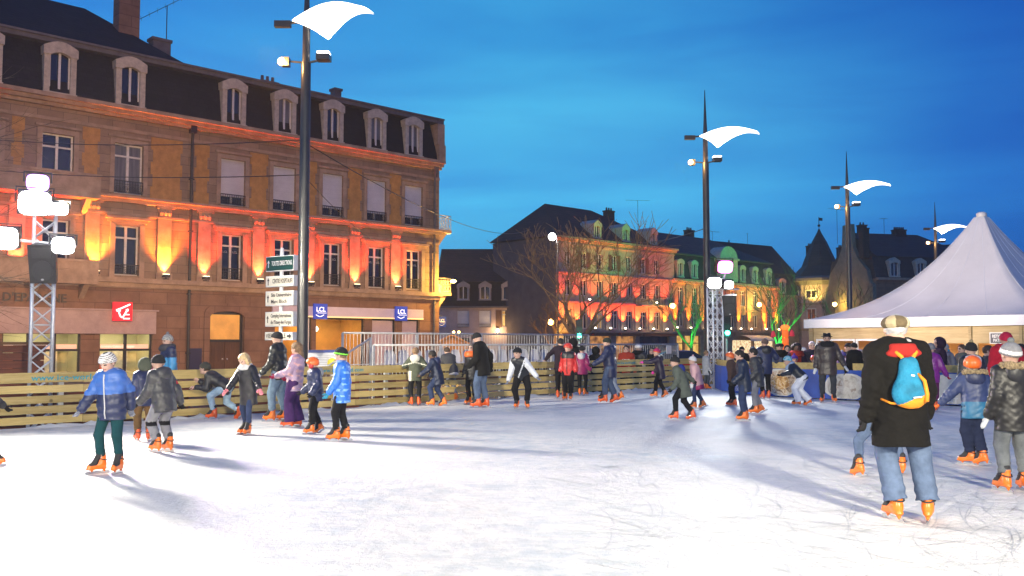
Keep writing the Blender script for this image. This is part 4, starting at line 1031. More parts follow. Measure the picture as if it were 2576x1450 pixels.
TL=Vector((at(104,862,18.2).x,18.2,0)); tl=truss_tower(TL,4.05,'aluminium truss tower carrying white floodlights behind the pine fence',.38,.5)
aimL=(-2,6,0)
flood_head(TL+Vector((.02,-.45,4.25)),aimL,'largest white floodlight at the top of the truss tower',.29)
flood_head(TL+Vector((.05,-.42,4.66)),(-1,2,1.5),'violet stage lamp above the largest white floodlight on the truss tower',.2,5.0,(.5,.2,1.0))
flood_head(TL+Vector((.50,-.42,4.14)),aimL,'small white floodlight tucked beside the largest lamp on the truss tower',.14)
flood_head(TL+Vector((-.58,-.45,3.56)),(-6,4,0),'dazzling floodlight on the arm beside the black speaker',.27)
flood_head(TL+Vector((.60,-.45,3.42)),aimL,'smaller floodlight facing the rink beside the black speaker',.2)
t=MB(); t.tube([(-.9,-.25,3.60),(.75,-.25,3.42)],.03,6); t.tube([(-.3,-.25,4.06),(.5,-.25,4.06)],.03,6); ca=t.build('cross_bar',M['alu'],tl)
ca.location=(0,0,-GZ); ca.rotation_euler=(0,0,-.5)
def speaker(p,yaw,label,k=1.0):
    o=empty('loudspeaker',p,yaw,label,'loudspeaker'); o.rotation_euler=(.22,0,yaw)
    t=MB(); t.add([(-.24*k,-.02,-.38*k),(.24*k,-.02,-.38*k),(.15*k,.36*k,-.38*k),(-.15*k,.36*k,-.38*k),(-.26*k,-.02,.38*k),(.26*k,-.02,.38*k),(.17*k,.36*k,.38*k),(-.17*k,.36*k,.38*k)],[(0,3,2,1),(4,5,6,7),(0,1,5,4),(1,2,6,5),(2,3,7,6),(3,0,4,7)]); t.build('cabinet',M['plastic_black'],o)
    t=MB(); out=[(.2*k*math.cos(q*PI/10),-.13*k+.2*k*math.sin(q*PI/10)) for q in range(20)]; t.prism(out,-.04,-.021); t.box(-.18*k,.18*k,-.04,-.021,.12*k,.32*k); t.build('grille',pm('speaker_grille',(.03,.03,.033),.5,.2,60,.4,120),o)
    t=MB(); out=[(.028*math.cos(q*PI/6),-.3*k+.02*math.sin(q*PI/6)) for q in range(12)]; t.prism(out,-.047,-.041); t.build('badge',M['galv'],o)
    return o
q=at(107,665,17.75); speaker(q,.15,'black loudspeaker strapped to the front of the bright truss tower',1.0)
TR=Vector((at(1800,862,30.5).x,30.5,0)); tr=truss_tower(TR,3.6,'slim white truss tower at the far corner of the rink',.36,.3)
aimR=(6,14,0)
flood_head(at(1797,712,30.0),aimR,'star bright floodlight at the top of the far truss tower',.22,30,(.93,1,1.0))
flood_head(at(1833,717,30.1),(12,16,0),'small white floodlight on the side bar of the far truss tower',.16,14)
flood_head(at(1824,672,30.2),(10,14,0),'magenta stage lamp above the far truss tower',.26,5.0,(1,.12,.75))
t=MB(); t.tube([(-.25,-.25,3.30),(.75,-.25,3.30)],.03,6); t.tube([(.1,-.2,3.3),(.35,-.2,4.0)],.03,6); ca=t.build('cross_bar',M['alu'],tr); ca.location=(0,0,-GZ)
speaker(at(1836,770,29.7),-.5,'black loudspeaker hanging from the far truss tower',.9)

# ------------------------------------------------------------------ direction sign
SGp=at(706,862,24.2); SGp.z=GZ
sg=empty('direction_sign',SGp,0,'white post with five stacked town direction panels','sign')
sg.rotation_euler=(0,0,-.62)
t=MB(); t.tube([(0,0,0),(0,0,at(0,628,24.2).z-GZ)],.055,10); t.sphere((0,0,at(0,628,24.2).z-GZ),.055,8); t.build('post',M['white'],sg,True,50)
pg=pm('sign_dark_green',(.012,.06,.045),.35,.1,3,0); pc=pm('sign_cream',(.78,.72,.60),.4,.06,3,0); pb=pm('sign_lettering_dark',(.06,.05,.045),.5,.1,5,0)
def panel(y0,y1,lines,dark=False,arrow='up'):
    z0=at(0,y1,24.2).z-GZ; z1=at(0,y0,24.2).z-GZ; zc=(z0+z1)/2; h=z1-z0
    b=MB(); b.box(-.50,.60,-.11,.05,z0,z1); o=b.build('sign_panel',M['white'],sg)
    f=MB(); f.box(-.485,.575,-.116,-.111,z0+.02,z1-.02); f.build('sign_face',pg if dark else pc,o)
    lm=M['white'] if dark else pb; n_=len(lines); sz=.17 if n_==1 else .135
    x0=-.27
    for i,s in enumerate(lines):
        text('lettering',s,sz,lm,o,(x0 if arrow=='up' else -.45,-.120,zc+(n_-1)*.085-i*.17),extr=.002,fit=.80 if arrow=='up' else .78,bold=.002)
    a=MB(); x=-.39 if arrow=='up' else .46
    if arrow=='up': a.add([(x,-.121,zc+.10),(x-.05,-.121,zc+.01),(x-.016,-.121,zc+.02),(x-.016,-.121,zc-.1),(x+.016,-.121,zc-.1),(x+.016,-.121,zc+.02),(x+.05,-.121,zc+.01)],[(0,1,2,3,4,5,6)])
    else: a.add([(x+.09,-.121,zc),(x+.0,-.121,zc+.08),(x+.01,-.121,zc+.025),(x-.08,-.121,zc+.025),(x-.08,-.121,zc-.025),(x+.01,-.121,zc-.025),(x,-.121,zc-.08)],[(0,1,2,3,4,5,6)])
    a.build('arrow',lm,o)
panel(645,683,['TOUTES DIRECTIONS'],True); panel(695,722,['  CENTRE HOSPITALIER']); panel(733,770,['Site Universitaire','Marc Bloch']); panel(785,822,['Camping International','de l\'Etang des Forges']); panel(836,856,['VIEILLE VILLE'],False,'right')

# ------------------------------------------------------------------ grandstand with clear plastic seats
GS=FA+FD*4.0; 
def along(t_,off,z): return FA+FD*t_+FN*off+Vector((0,0,z))
def t_at(px,off):
    k=(px-1288.0)/2304.0; b=FA+FN*off; return (b.x-k*b.y)/(k*FD.y-FD.x)
gs=empty('grandstand',along(0,0,0),math.atan2(FD.y,FD.x),'low grandstand of galvanised steel with a row of clear white plastic seats','grandstand')
ta,tb_=t_at(985,2.6),t_at(1700,2.6)
t=MB(); t.box(ta,tb_,1.9,3.6,.42,.50); t.box(ta,tb_,3.2,3.6,.50,.85); t.build('deck',M['brownwood'],gs)
t=MB()
k=int((tb_-ta)/1.2)
for i in range(k+1):
    x=ta+(tb_-ta)*i/k
    for y in(2.0,3.4): t.box(x-.03,x+.03,y-.03,y+.03,GZ,.42)
    t.tube([(x,2.0,GZ+.05),(min(tb_,x+1.2),2.0,.4)],.02,5)
t.build('scaffold_frame',M['galv'],gs)
def seat_mb(x,y,z):
    mb=MB(); nu=7
    prof=[(-.20,.0),(-.16,.035),(-.05,.02),(.08,.015),(.16,.05),(.2,.14),(.225,.28),(.235,.40),(.235,.455)]
    for sgn in(0,1):
        vs=[];
        for (py,pz) in prof:
            w_=.205 if pz<.3 else .205*math.sqrt(max(.12,1-((pz-.3)/.175)**2))
            for i in range(nu+1):
                q=i/nu*2-1; vs.append((x+w_*q,y+py+ (.03*q*q if pz<.1 else -.05*q*q)+sgn*.012,z+pz+(.03*q*q if pz<.05 else 0)))
        fs=[(a*(nu+1)+i,(a+1)*(nu+1)+i,(a+1)*(nu+1)+i+1,a*(nu+1)+i+1) for a in range(len(prof)-1) for i in range(nu)]
        mb.add(vs,fs)
    mb.box(x-.05,x+.05,y-.05,y+.05,z-.12,z-.005); return mb
sx=t_at(990,2.7)
first=None
while sx<t_at(1510,2.7):
    if first is None:
        first=seat_mb(0,0,0).build('seat',M['seat'],gs,True); first.location=(sx,2.7,.86)
    else:
        c=first.copy(); COL.objects.link(c); c.location=(sx,2.7,.86)
    sx+=.5
t=MB(); t.box(ta,tb_,2.6,2.8,.70,.745); 
for i in range(k+1):
    x=ta+(tb_-ta)*i/k; t.box(x-.025,x+.025,2.65,2.75,.5,.70)
t.build('seat_beam',M['galv'],gs)
def barrier(t0,t1,off,z0,z1,label,pitch=.125,m=None,post=.9,stairs=False,dz=0.0):
    o=empty('railing',along(t0,off,0),math.atan2(FD.y,FD.x),label,'railing'); L_=t1-t0; m=m or M['galv']
    t=MB(); t.tube([(0,0,z1),(L_,0,z1+dz)],.028,8); t.tube([(0,0,z0),(L_,0,z0+dz)],.018,6); t.build('handrail',m,o,True)
    n_=max(1,round(L_/2.4))
    for i in range(n_+1):
        x=L_*i/n_; t=MB(); t.box(x-.028,x+.028,-.028,.028,GZ if not stairs else z0-.4,z1+dz*i/n_); t.build('post',m,o)
    t=MB(); k=int(L_/pitch)
    for i in range(1,k):
        x=L_*i/k; t.tube([(x,0,z0+dz*i/k),(x,0,z1+dz*i/k)],.009,4)
    t.build('bars',m,o); return o
barrier(t_at(940,1.6),t_at(1705,1.6),1.6,.60,1.46,'waist high galvanised railing in front of the plastic seats')
barrier(t_at(862,3.7),t_at(1480,3.7),3.7,.90,1.80,'upper galvanised railing along the back of the grandstand')
o=barrier(t_at(800,2.4),t_at(862,3.7),2.4,.0,.75,'sloping stair railing at the end of the grandstand',dz=.9,stairs=True)
t=MB(); t.box(0,.30,-.03,-.01,1.12,1.42); o=tag(t.build('paper_notice',M['white']),'white paper notice tied to the galvanised railing','notice'); o.location=along(t_at(1675,1.55),1.55,0); o.rotation_euler=(0,0,math.atan2(FD.y,FD.x))
# poster on a stand
q=along(t_at(815,3.3),3.3,0); o=empty('poster_board',(q.x,q.y,0),.35,'white information poster with blue header beside the stand stairs','poster')
t=MB(); t.box(-.42,.42,-.02,.02,.72,1.33); t.build('board',pm('poster_paper',(.75,.75,.78),.4,.06,4,0),o)
t=MB(); t.box(-.42,.42,-.026,-.021,1.25,1.33); t.box(-.35,-.15,-.026,-.021,.76,.88); t.build('header',pm('poster_blue',(.03,.06,.3),.4,.1,4,0),o)
t=MB(); 
for i in range(6): t.box(-.34,.3-.1*(i%2),-.025,-.021,1.16-i*.045,1.172-i*.045)
t.build('print_lines',pm('poster_grey',(.35,.35,.38),.5,.1,4,0),o)
t=MB(); out=[(.22+.13*math.cos(q*PI/8),.98+.13*math.sin(q*PI/8)) for q in range(16)]; t.prism(out,-.027,-.021); t.build('yellow_disc',pm('poster_yellow',(.8,.7,.05),.5,.1,4,0),o)
t=MB(); t.box(-.4,-.36,.021,.06,GZ,1.3); t.build('leg',M['galv'],o); t=MB(); t.box(.36,.4,.021,.06,GZ,1.3); t.build('leg',M['galv'],o)

# ------------------------------------------------------------------ brown timber hut behind the fence
q=at(-70,862,18.6); hh=empty('timber_hut',(q.x,q.y,GZ),.72,'orange brown log wall of a hut behind the fence beside the truss','hut')
t=MB(); r=random.Random(5)
for i in range(11): t.box(-2.4,1.35+r.uniform(-.02,.02),-.06+r.uniform(-.02,.02),.06,.02+i*.16,.02+i*.16+.15)
t.build('log_wall',M['redwood'],hh); t=MB(); t.box(-2.5,1.45,-.2,2.0,1.78,1.84); t.build('roof',M['brownwood'],hh)
t=MB(); t.box(1.18,1.3,.07,1.9,0,1.77); t.build('side_wall',M['brownwood'],hh)
# dark red planks under and behind the stand
for a,b,z,lab in((.5,4.5,.62,'dark red plank wall behind the fence below the mauve bank fascia'),(5.2,9.2,.55,'dark red plank wall behind the fence beside the arched door'),(9.6,ta-.3,.5,'dark red plank wall behind the fence under the lit banking hall')):
    o=empty('plank_wall',along(a,2.0,0),math.atan2(FD.y,FD.x),lab,'wall'); t=MB(); 
    for i in range(6): t.box(0,b-a,0,.03,GZ+.05+i*(z-GZ)/6,GZ+.04+(i+1)*(z-GZ)/6)
    t.build('planks',M['redwood'],o); t=MB(); 
    t.box(.1,.18,.031,.1,GZ,z); t.box(b-a-.2,b-a-.12,.031,.1,GZ,z); t.build('post',M['brownwood'],o)

# ------------------------------------------------------------------ white marquee
TA=Vector((12.2,38,0)); e1=Vector((.6,-.8,0)); e2=Vector((.8,.6,0)); TS=9.9; EZ=2.12
te=empty('marquee',(TA.x,TA.y,GZ),math.atan2(e1.y,e1.x),'big white pointed marquee with pine board walls','tent')
EH=EZ-GZ; PKZ=6.62-GZ
def prof(q): # q 0 eave .. 1 peak
    return EH+.34+(PKZ-EH-.34)*(.30*q+.70*q**2.6)
s=MB(); nr,ns=16,14
vs=[];fs=[]
for i in range(nr+1):
    q=i/nr; half=(TS/2)*(1-q)+.20*q
    for side in range(4):
        for k in range(ns):
            w_=-1+2*k/ns; a=(w_*half,-half)
            sag=-.10*(1-w_*w_)*(1-q)*q*4
            x,y=a
            for _ in range(side): x,y=-y,x
            vs.append((TS/2+x,TS/2+y,prof(q)+sag+(.012*math.sin(k*2.3+i*1.1))))
n_=ns*4
for i in range(nr):
    for k in range(n_): fs.append((i*n_+k,i*n_+(k+1)%n_,(i+1)*n_+(k+1)%n_,(i+1)*n_+k))
s.add(vs,fs); s.lathe([(.20,PKZ-.02),(.20,PKZ+.16),(.10,PKZ+.22)],12,(TS/2,TS/2,0)); s.build('roof',M['pvc'],te,True)
for side in range(4):
    for w_ in (-1.0,-.5,0.0,.5):
        t=MB(); pts=[]
        for i in range(0,nr+1):
            q=i/nr; half=(TS/2)*(1-q)+.20*q; x,y=w_*half,-half
            sag=-.10*(1-w_*w_)*(1-q)*q*4
            for _ in range(side): x,y=-y,x
            pts.append((TS/2+x,TS/2+y,prof(q)+sag+.004))
        t.tube(pts,.007,5,cap=False); t.build('seam',M['pvc_band'],te,True)
t=MB(); t.box(-.05,TS+.05,-.06,-.03,EH,EH+.36); t.box(-.06,-.03,-.029,TS+.05,EH,EH+.36); t.box(TS+.03,TS+.06,-.029,TS+.05,EH,EH+.36); t.box(-.029,TS+.029,TS+.03,TS+.06,EH,EH+.36); t.build('valance',M['pvc_band'],te)
# front wall with doors and serving hatches; local x runs towards the camera
def tx(px):
    k=(px-1288.0)/2304.0; return (TA.x-k*TA.y)/(k*e1.y-e1.x)
d0,d1,d2,d3=tx(2052),tx(2182),tx(2198),tx(2290)
h0,h1,h2,h3=tx(2330),tx(2420),tx(2455),tx(2552)
ops=[(tx(2048),tx(2285),0,1.98),(h0,h1,1.05,1.80),(h2,h3,.95,1.80)]
wall_mesh(TS-.3,TS-.3,0,EH+.2,ops,y=.12,rev=.08,x0=.15,back=True).build('wall',M['tentwood'],te)
t=MB()
for x in (.15,tx(2040),tx(2438),tx(2566),TS-.15): t.box(x-.05,x+.05,.06,.115,0,EH+.1)
t.build('wall_posts',M['tentwood'],te)
def tent_door(a,b,z1,half=False):
    f=MB(); w_=.075; f.box(a,a+w_,.08,.16,.0,z1); f.box(b-w_,b,.08,.16,.0,z1); f.box(a+w_,b-w_,.08,.16,z1-w_,z1); 
    if half: f.box(a+w_,b-w_,.08,.16,.55,.62)
    o=f.build('door',M['white'],te); return o
a,b=tx(2050),tx(2283); w3=(b-a)
tent_door(a,a+w3*.44,1.97); tent_door(a+w3*.45,a+w3*.76,1.97); tent_door(a+w3*.77,b,1.97)
r=MB(); r.quad((.3,3.2,0),(TS-.4,3.2,0),(TS-.4,3.2,EH+.1),(.3,3.2,EH+.1)); r.quad((.3,.25,.03),(TS-.4,.25,.03),(TS-.4,3.2,.03),(.3,3.2,.03))
r.build('inner_wall',pm('orange_lit_tent_lining',(.75,.48,.22),.8,.1,1.0,.05),te)
# shelves of orange skates inside the hatch
t=MB(); 
for i in range(4): t.box(h2-.3,h3+.3,2.3,2.7,.55+i*.36,.58+i*.36)
t.build('skate_shelf',M['brownwood'],te)
r=random.Random(4); sko=pm('stored_skate_orange',(.75,.16,.02),.4,.2,4,0)
t=MB()
for i in range(4):
    for k2 in range(9):
        x=h2-.2+(h3-h2+.4)*k2/9; t.sphere((x+r.uniform(-.02,.02),2.4,.68+i*.36),.085,6,0,1.2)
tag(t.build('stored_skates',sko,te),kind='stuff')
t=MB(); t.box(h0-.1,h3+.2,-.28,.11,.90,.95); t.build('counter',M['tentwood'],te)
for x in ((a+b)/2,(h0+h1)/2,(h2+h3)/2): bulb('tent_lamp',te.matrix_basis@Vector((x,1.6,EH-.1)),(1,.62,.28),38,.15)
sgn=empty('tent_sign',te.matrix_basis@Vector((tx(2513),.02,1.98)),math.atan2(e1.y,e1.x),'small black sign with white capitals on the tent wall','sign')
t=MB(); t.box(-.32,.32,-.01,.01,-.20,.20); t.build('sign_frame',M['white'],sgn); t=MB(); t.box(-.29,.29,-.016,-.011,-.17,.17); t.build('sign_face',pm('sign_black',(.03,.035,.06),.4,.1,3,0),sgn)
text('lettering','RETOUR',.15,M['white'],sgn,(0,-.02,.06),extr=.002,align='CENTER',sx=.8,bold=.003); text('lettering','PATINS',.15,M['white'],sgn,(0,-.02,-.08),extr=.002,align='CENTER',sx=.8,bold=.003)

# ------------------------------------------------------------------ trees without leaves
def bare_tree(p,h,label,seed,spread=1.0,r0=.22,depth=6,lean=(0,0),base=GZ,first=.22,m=None,group=None,up=.25,nfork=(2,3),minr=.006,nlimb=6):
    o=empty('bare_tree',(p[0],p[1],base),0,label,'tree',group); r=random.Random(seed); tr_=MB(); cr=MB()
    def grow(p,d,l,rad,lev):
        segs=4 if lev<2 else 3; pts=[p];rs=[rad]; q=p.copy(); dd=d.copy()
        for i in range(segs):
            dd=(dd+Vector((r.uniform(-1,1),r.uniform(-1,1),r.uniform(-.5,.8)))*.20).normalized(); q=q+dd*(l/segs); pts.append(q.copy()); rs.append(max(minr,rad*(1-.42*(i+1)/segs)))
        (tr_ if lev==0 else cr).tube(pts,rs,8 if lev<2 else (5 if lev<4 else 3),cap=lev==0)
        if lev>=depth: return
        n_=nlimb if lev==0 else r.choice(nfork)
        for i in range(n_):
            w_=2*PI*(i+r.uniform(-.3,.3))/n_; side=dd.orthogonal().normalized(); side=(Matrix.Rotation(w_,3,dd)@side)
            sp=(.85 if lev==0 else r.uniform(.45,.9))*spread
            nd=(dd+side*sp+Vector((0,0,up))).normalized()
            st=pts[-1] if (lev==0 or i<2) else pts[-2]
            grow(st,nd,l*(r.uniform(.62,.84) if lev else r.uniform(1.25,1.7)),rs[-1]*(.72 if lev else .62),lev+1)
        if lev>=2:
            for i in range(2):
                k=r.randint(1,len(pts)-1); nd=(dd+Vector((r.uniform(-1,1),r.uniform(-1,1),r.uniform(-.2,1)))*.9).normalized()
                cr.tube([pts[k],pts[k]+nd*l*.35,pts[k]+nd*l*.6+Vector((0,0,l*.06))],[max(minr,rs[k]*.4),minr,minr*.7],3,cap=False)
    grow(Vector((0,0,0)),Vector((lean[0],lean[1],1)).normalized(),h*first,r0,0)
    tr_.build('trunk',m or M['bark'],o,True); cr.build('crown',m or M['bark'],o,True); return o
q=at(1452,862,44); bare_tree((q.x,q.y),8.2,'big bare tree with spreading brown branches in front of the red house',23,1.0,.28,5,first=.20,up=.14,minr=.012,nlimb=6,nfork=(2,3,3),m=pm('lamplight_toned_bark',(.24,.17,.09),.9,.4,5,.5,18))  # bark lightened and warmed in colour, standing in for lamplight on the branches
# tree whose twigs reach in from beyond the picture edge, below the floodlights
tw=empty('bare_tree',(-12.6,17.4,GZ),0,'bare floodlit tree whose pale twigs reach in beside the truss tower','tree'); t=MB(); t.tube([(0,0,0),(.1,0,1.5),(.15,-.05,3.0),(.1,0,5.5)],[.16,.13,.10,.04],8); t.build('trunk',M['bark'],tw,True)
t=MB(); r=random.Random(9)
def twig(p,d,l,rad,lev):
    pts=[p];q=p.copy();dd=d.copy()
    for i in range(4):
        dd=(dd+Vector((r.uniform(-1,1),r.uniform(-.6,.6),r.uniform(-1,1)))*.16).normalized(); q=q+dd*l/4; pts.append(q.copy())
    t.tube(pts,[rad,rad*.85,rad*.7,rad*.55,rad*.4],5,cap=False)
    if lev<3:
        for i in range(3 if lev else 4):
            k=r.randint(1,4); nd=(dd+Vector((r.uniform(-.3,.7),r.uniform(-.5,.5),r.uniform(-.9,.9)))).normalized(); twig(pts[k],nd,l*.62,rad*.5,lev+1)
for z,dz in((2.6,.12),(3.0,.30),(2.2,.35),(3.6,-.12),(4.6,.5),(5.0,.8),(5.2,1.2),(4.2,.35)):
    twig(Vector((.12,0,z)),Vector((1,.05,dz)).normalized(),1.9,.026,0)
t.build('crown',M['bark'],tw,True)
gt=[(1745,836,76,4.6,'bare tree lit green in front of the orange pilasters'),(1951,845,70,5.2,'bare tree with thick green lit fork beside the lantern column'),(2105,830,95,6.2,'bare tree lit dull green below the turret'),(1400,880,80,3.6,'small bare tree lit orange at the corner of the red house')]
for i,(px,py,Y,h_,lab) in enumerate(gt):
    q=at(px,862,Y); bare_tree((q.x,q.y),h_,lab,40+i,.95,.20,4,first=.30,minr=.018,up=.2,nlimb=5)

# ------------------------------------------------------------------ street lamp, traffic lights, lantern column, car, kiosk
q=at(1391,593,60); sl=empty('street_lamp',(q.x,q.y,GZ),0,'thin street lamp with a glowing white globe before the bare tree','street lamp')
H_=q.z-GZ; t=MB(); t.tube([(.32,.0,0),(.30,0,H_-.8),(.25,0,H_-.2),(.02,0,H_)],[.07,.05,.04,.03],8); t.build('post',M['zinc'],sl,True)
t=MB(); t.sphere((-.05,0,H_-.08),.26,12); t.build('globe',em('white_globe_lamp',(1,.98,.92),16.0),sl,True)
bulb('street_lamp_light',q+Vector((0,-.4,-.1)),(1,.95,.85),600,.25)
for px,py,Y,lab in((1457,845,42,'traffic light showing green in front of the bare tree trunk'),(1829,838,40,'traffic light showing green beside the far truss tower')):
    q=at(px,py,Y); o=empty('traffic_light',(q.x,q.y,GZ),0,lab,'traffic light'); H_=q.z-GZ
    t=MB(); t.tube([(0,.12,0),(0,.12,H_+.8)],.05,8); t.build('post',M['galv'],o)
    t=MB(); t.box(-.15,.15,-.08,.08,H_-.2,H_+.75); 
    for k in range(3): t.box(-.13,.13,-.2,-.081,H_+.12+k*.3,H_+.14+k*.3)
    t.build('lamp_housing',M['plastic_black'],o)
    for k,(mm) in enumerate((em('green_signal',(.05,1,.62),14.0),M['plastic_black'],M['plastic_black'])):
        t=MB(); out=[(.105*math.cos(w_*PI/8),H_+k*.3+.105*math.sin(w_*PI/8)) for w_ in range(16)]; t.prism(out,-.1,-.081); t.build('signal_lens',mm,o)
    bulb('signal_glow',q+Vector((0,-.45,0)),(.05,1,.6),12,.08)
q=at(1975,830,62); lc=empty('lantern_column',(q.x,q.y,GZ),0,'glowing orange lantern column beside the green lit tree','lantern column'); H_=q.z-GZ
lan=em('orange_lantern',(1,.15,.01),.85,(.8,.2,.03))
for i in range(5):
    t=MB(); z=H_*(i)/5; d_=H_/5; t.lathe([(.19,z),(.22,z+d_*.1),(.22,z+d_*.85),(.19,z+d_*.98)],12); t.build('lantern',lan,lc,True)
t=MB(); t.lathe([(.19,H_),(.30,H_+.1),(.30,H_+.22),(.15,H_+.34)],12); t.build('cap',em('orange_lantern_cap',(1,.24,.03),1.4,(.8,.2,.03)),lc,True)
for px,py,lab in((1945,838,'small pink paper lantern hanging between tree and lantern column'),(1992,836,'small pink paper lantern hanging beyond the lantern column')):
    q2=at(px,py,62.5); o=empty('paper_lantern',q2,0,lab,'lantern'); t=MB(); t.lathe([(.06,-.3),(.19,-.26),(.14,0),(.05,.16)],8); t.build('shade',em('pink_lantern',(.8,.03,.05),.35,(.6,.05,.08)),o); t=MB(); t.tube([(0,0,.16),(0,0,1.0)],.012,4); t.build('hanger',M['iron'],o)
# parked red car, roof and windows seen over the fence
q=at(1692,896,48); car=empty('parked_car',(q.x,q.y,GZ),.12,'red parked car seen through the railing beside the cafe','car')
t=MB()
sec=[(-2.05,.45,.62,.74),(-1.9,.30,.80,.80),(-1.1,.28,.88,.84),(.6,.28,.92,.85),(1.7,.30,.86,.82),(2.05,.45,.66,.72)]
vs=[];
for x,zb,zt,hw in sec:
    vs+=[(x,-hw*.92,zb),(x,-hw,zb+.2),(x,-hw,zt-.12),(x,-hw*.86,zt),(x,hw*.86,zt),(x,hw,zt-.12),(x,hw,zb+.2),(x,hw*.92,zb)]
fs=[(i*8+k,i*8+(k+1)%8,(i+1)*8+(k+1)%8,(i+1)*8+k) for i in range(len(sec)-1) for k in range(8)]+[tuple(range(8)),tuple(reversed(range(40,48)))]
RC=pm('red_car_paint',(.45,.02,.02),.25,.06,2,0,coat=.8); t.add(vs,fs); t.build('body',RC,car,True,35)
t=MB(); vs=[]
for x0,x1,z,hw in((-1.15,1.55,.88,.76),(-.95,1.35,1.12,.70),(-.45,.95,1.38,.58),(-.2,.7,1.42,.5)): vs+=[(x0,-hw,z),(x1,-hw,z),(x1,hw,z),(x0,hw,z)]
t.add(vs,[(i*4+k,i*4+(k+1)%4,(i+1)*4+(k+1)%4,(i+1)*4+k) for i in range(3) for k in range(4)]+[(12,13,14,15)],0); 
for i in range(8):
    pass
t.m[-1]=1; t.m[-2]=1;t.m[-3]=1;t.m[-4]=1;t.m[-5]=1
t.build('cabin',[M['glass'],RC],car,True,35)
for sx_ in(-1.25,1.3):
    for sy_ in(-.78,.78):
        w_=MB(); w_.tube([(sx_,sy_-.1,.31),(sx_,sy_+.1,.31)],.31,16); wo=w_.build('wheel',M['plastic_black'],car,True,40)
        w_=MB(); w_.tube([(sx_,sy_-.115,.31),(sx_,sy_+.115,.31)],.18,12); w_.build('rim',M['galv'],wo)
for sy_ in(-.58,.58):
    w_=MB(); w_.box(1.98,2.07,sy_-.14,sy_+.14,.55,.68); w_.build('tail_light',pm('tail_lamp',(.5,.02,.02),.3,.1,3,0),car)
q=at(1137,862,62); ki=empty('market_kiosk',(q.x,q.y,GZ),.1,'small orange wooden market kiosk with a gabled roof behind the seats','kiosk')
t=MB(); t.box(-1.2,1.2,0,2.0,0,1.75); t.build('wall',M['chalet'],ki)
t=MB(); t.add([(-1.55,-.3,1.6),(0,-.3,2.4),(1.55,-.3,1.6),(-1.55,2.3,1.6),(0,2.3,2.4),(1.55,2.3,1.6),(-1.55,-.3,1.5),(0,-.3,2.3),(1.55,-.3,1.5),(-1.55,2.3,1.5),(0,2.3,2.3),(1.55,2.3,1.5)],[(0,1,4,3),(1,2,5,4),(6,9,10,7),(7,10,11,8),(0,6,7,1),(1,7,8,2),(0,3,9,6),(2,8,11,5)]); t.build('roof',M['chalet'],ki)
t=MB(); t.tri((-1.2,0,1.75),(1.2,0,1.75),(0,0,2.28)); t.build('gable',M['chalet'],ki)
for i in range(2):
    t=MB(); t.sphere((.1+.35*i,-.3,2.52),.09,8); t.build('bulb',em('kiosk_bulb',(1,.55,.15),16),ki)
bulb('kiosk_light',q+Vector((0,-1.5,1.2)),(1,.5,.15),120)
bulb('kiosk_light',q+Vector((.3,.6,2.9+GZ)),(1,.5,.15),60)
# sodium lamp on a bracket at the building corner
q=fac(-.55,-.5,5.15); o=empty('wall_lamp',q,ANG,'orange street lamp on a bracket at the corner between the two balconies','wall lamp')
t=MB(); t.tube([(-.6,.5,.1),(0,.0,.12)],.03,6); t.build('bracket',M['iron'],o); t=MB(); t.sphere((.1,-.05,0),.18,10,0,.6); t.build('lamp_glass',em('sodium_wall_glass',(1,.62,.15),16.0),o,True)
bulb('corner_lamp_light',q+Vector((.35,-.45,-.2)),(1,.52,.08),1200,.15)
for px,py,Y,lab in((1386,811,88,'orange globe lamp on the corner of the red house'),(1692,770,101,'orange globe lamp on the wall where the red and green houses meet'),(1910,767,116,'yellow globe lamp on the wall of the green dormer house'),(2100,766,118,'orange hanging lamp in front of the turret'),):
    q=at(px,py,Y); o=empty('wall_lamp',q,0,lab,'wall lamp'); t=MB(); t.sphere((0,0,0),.30,10); t.build('lamp_glass',em('sodium_wall_glass',(1,.62,.15),16.0),o,True); t=MB(); t.tube([(0,0,.2),(0,.8,.6)],.04,5); t.build('bracket',M['iron'],o)
    bulb('wall_lamp_light',q+Vector((0,-.7,0)),(1,.55,.1),420,.2)
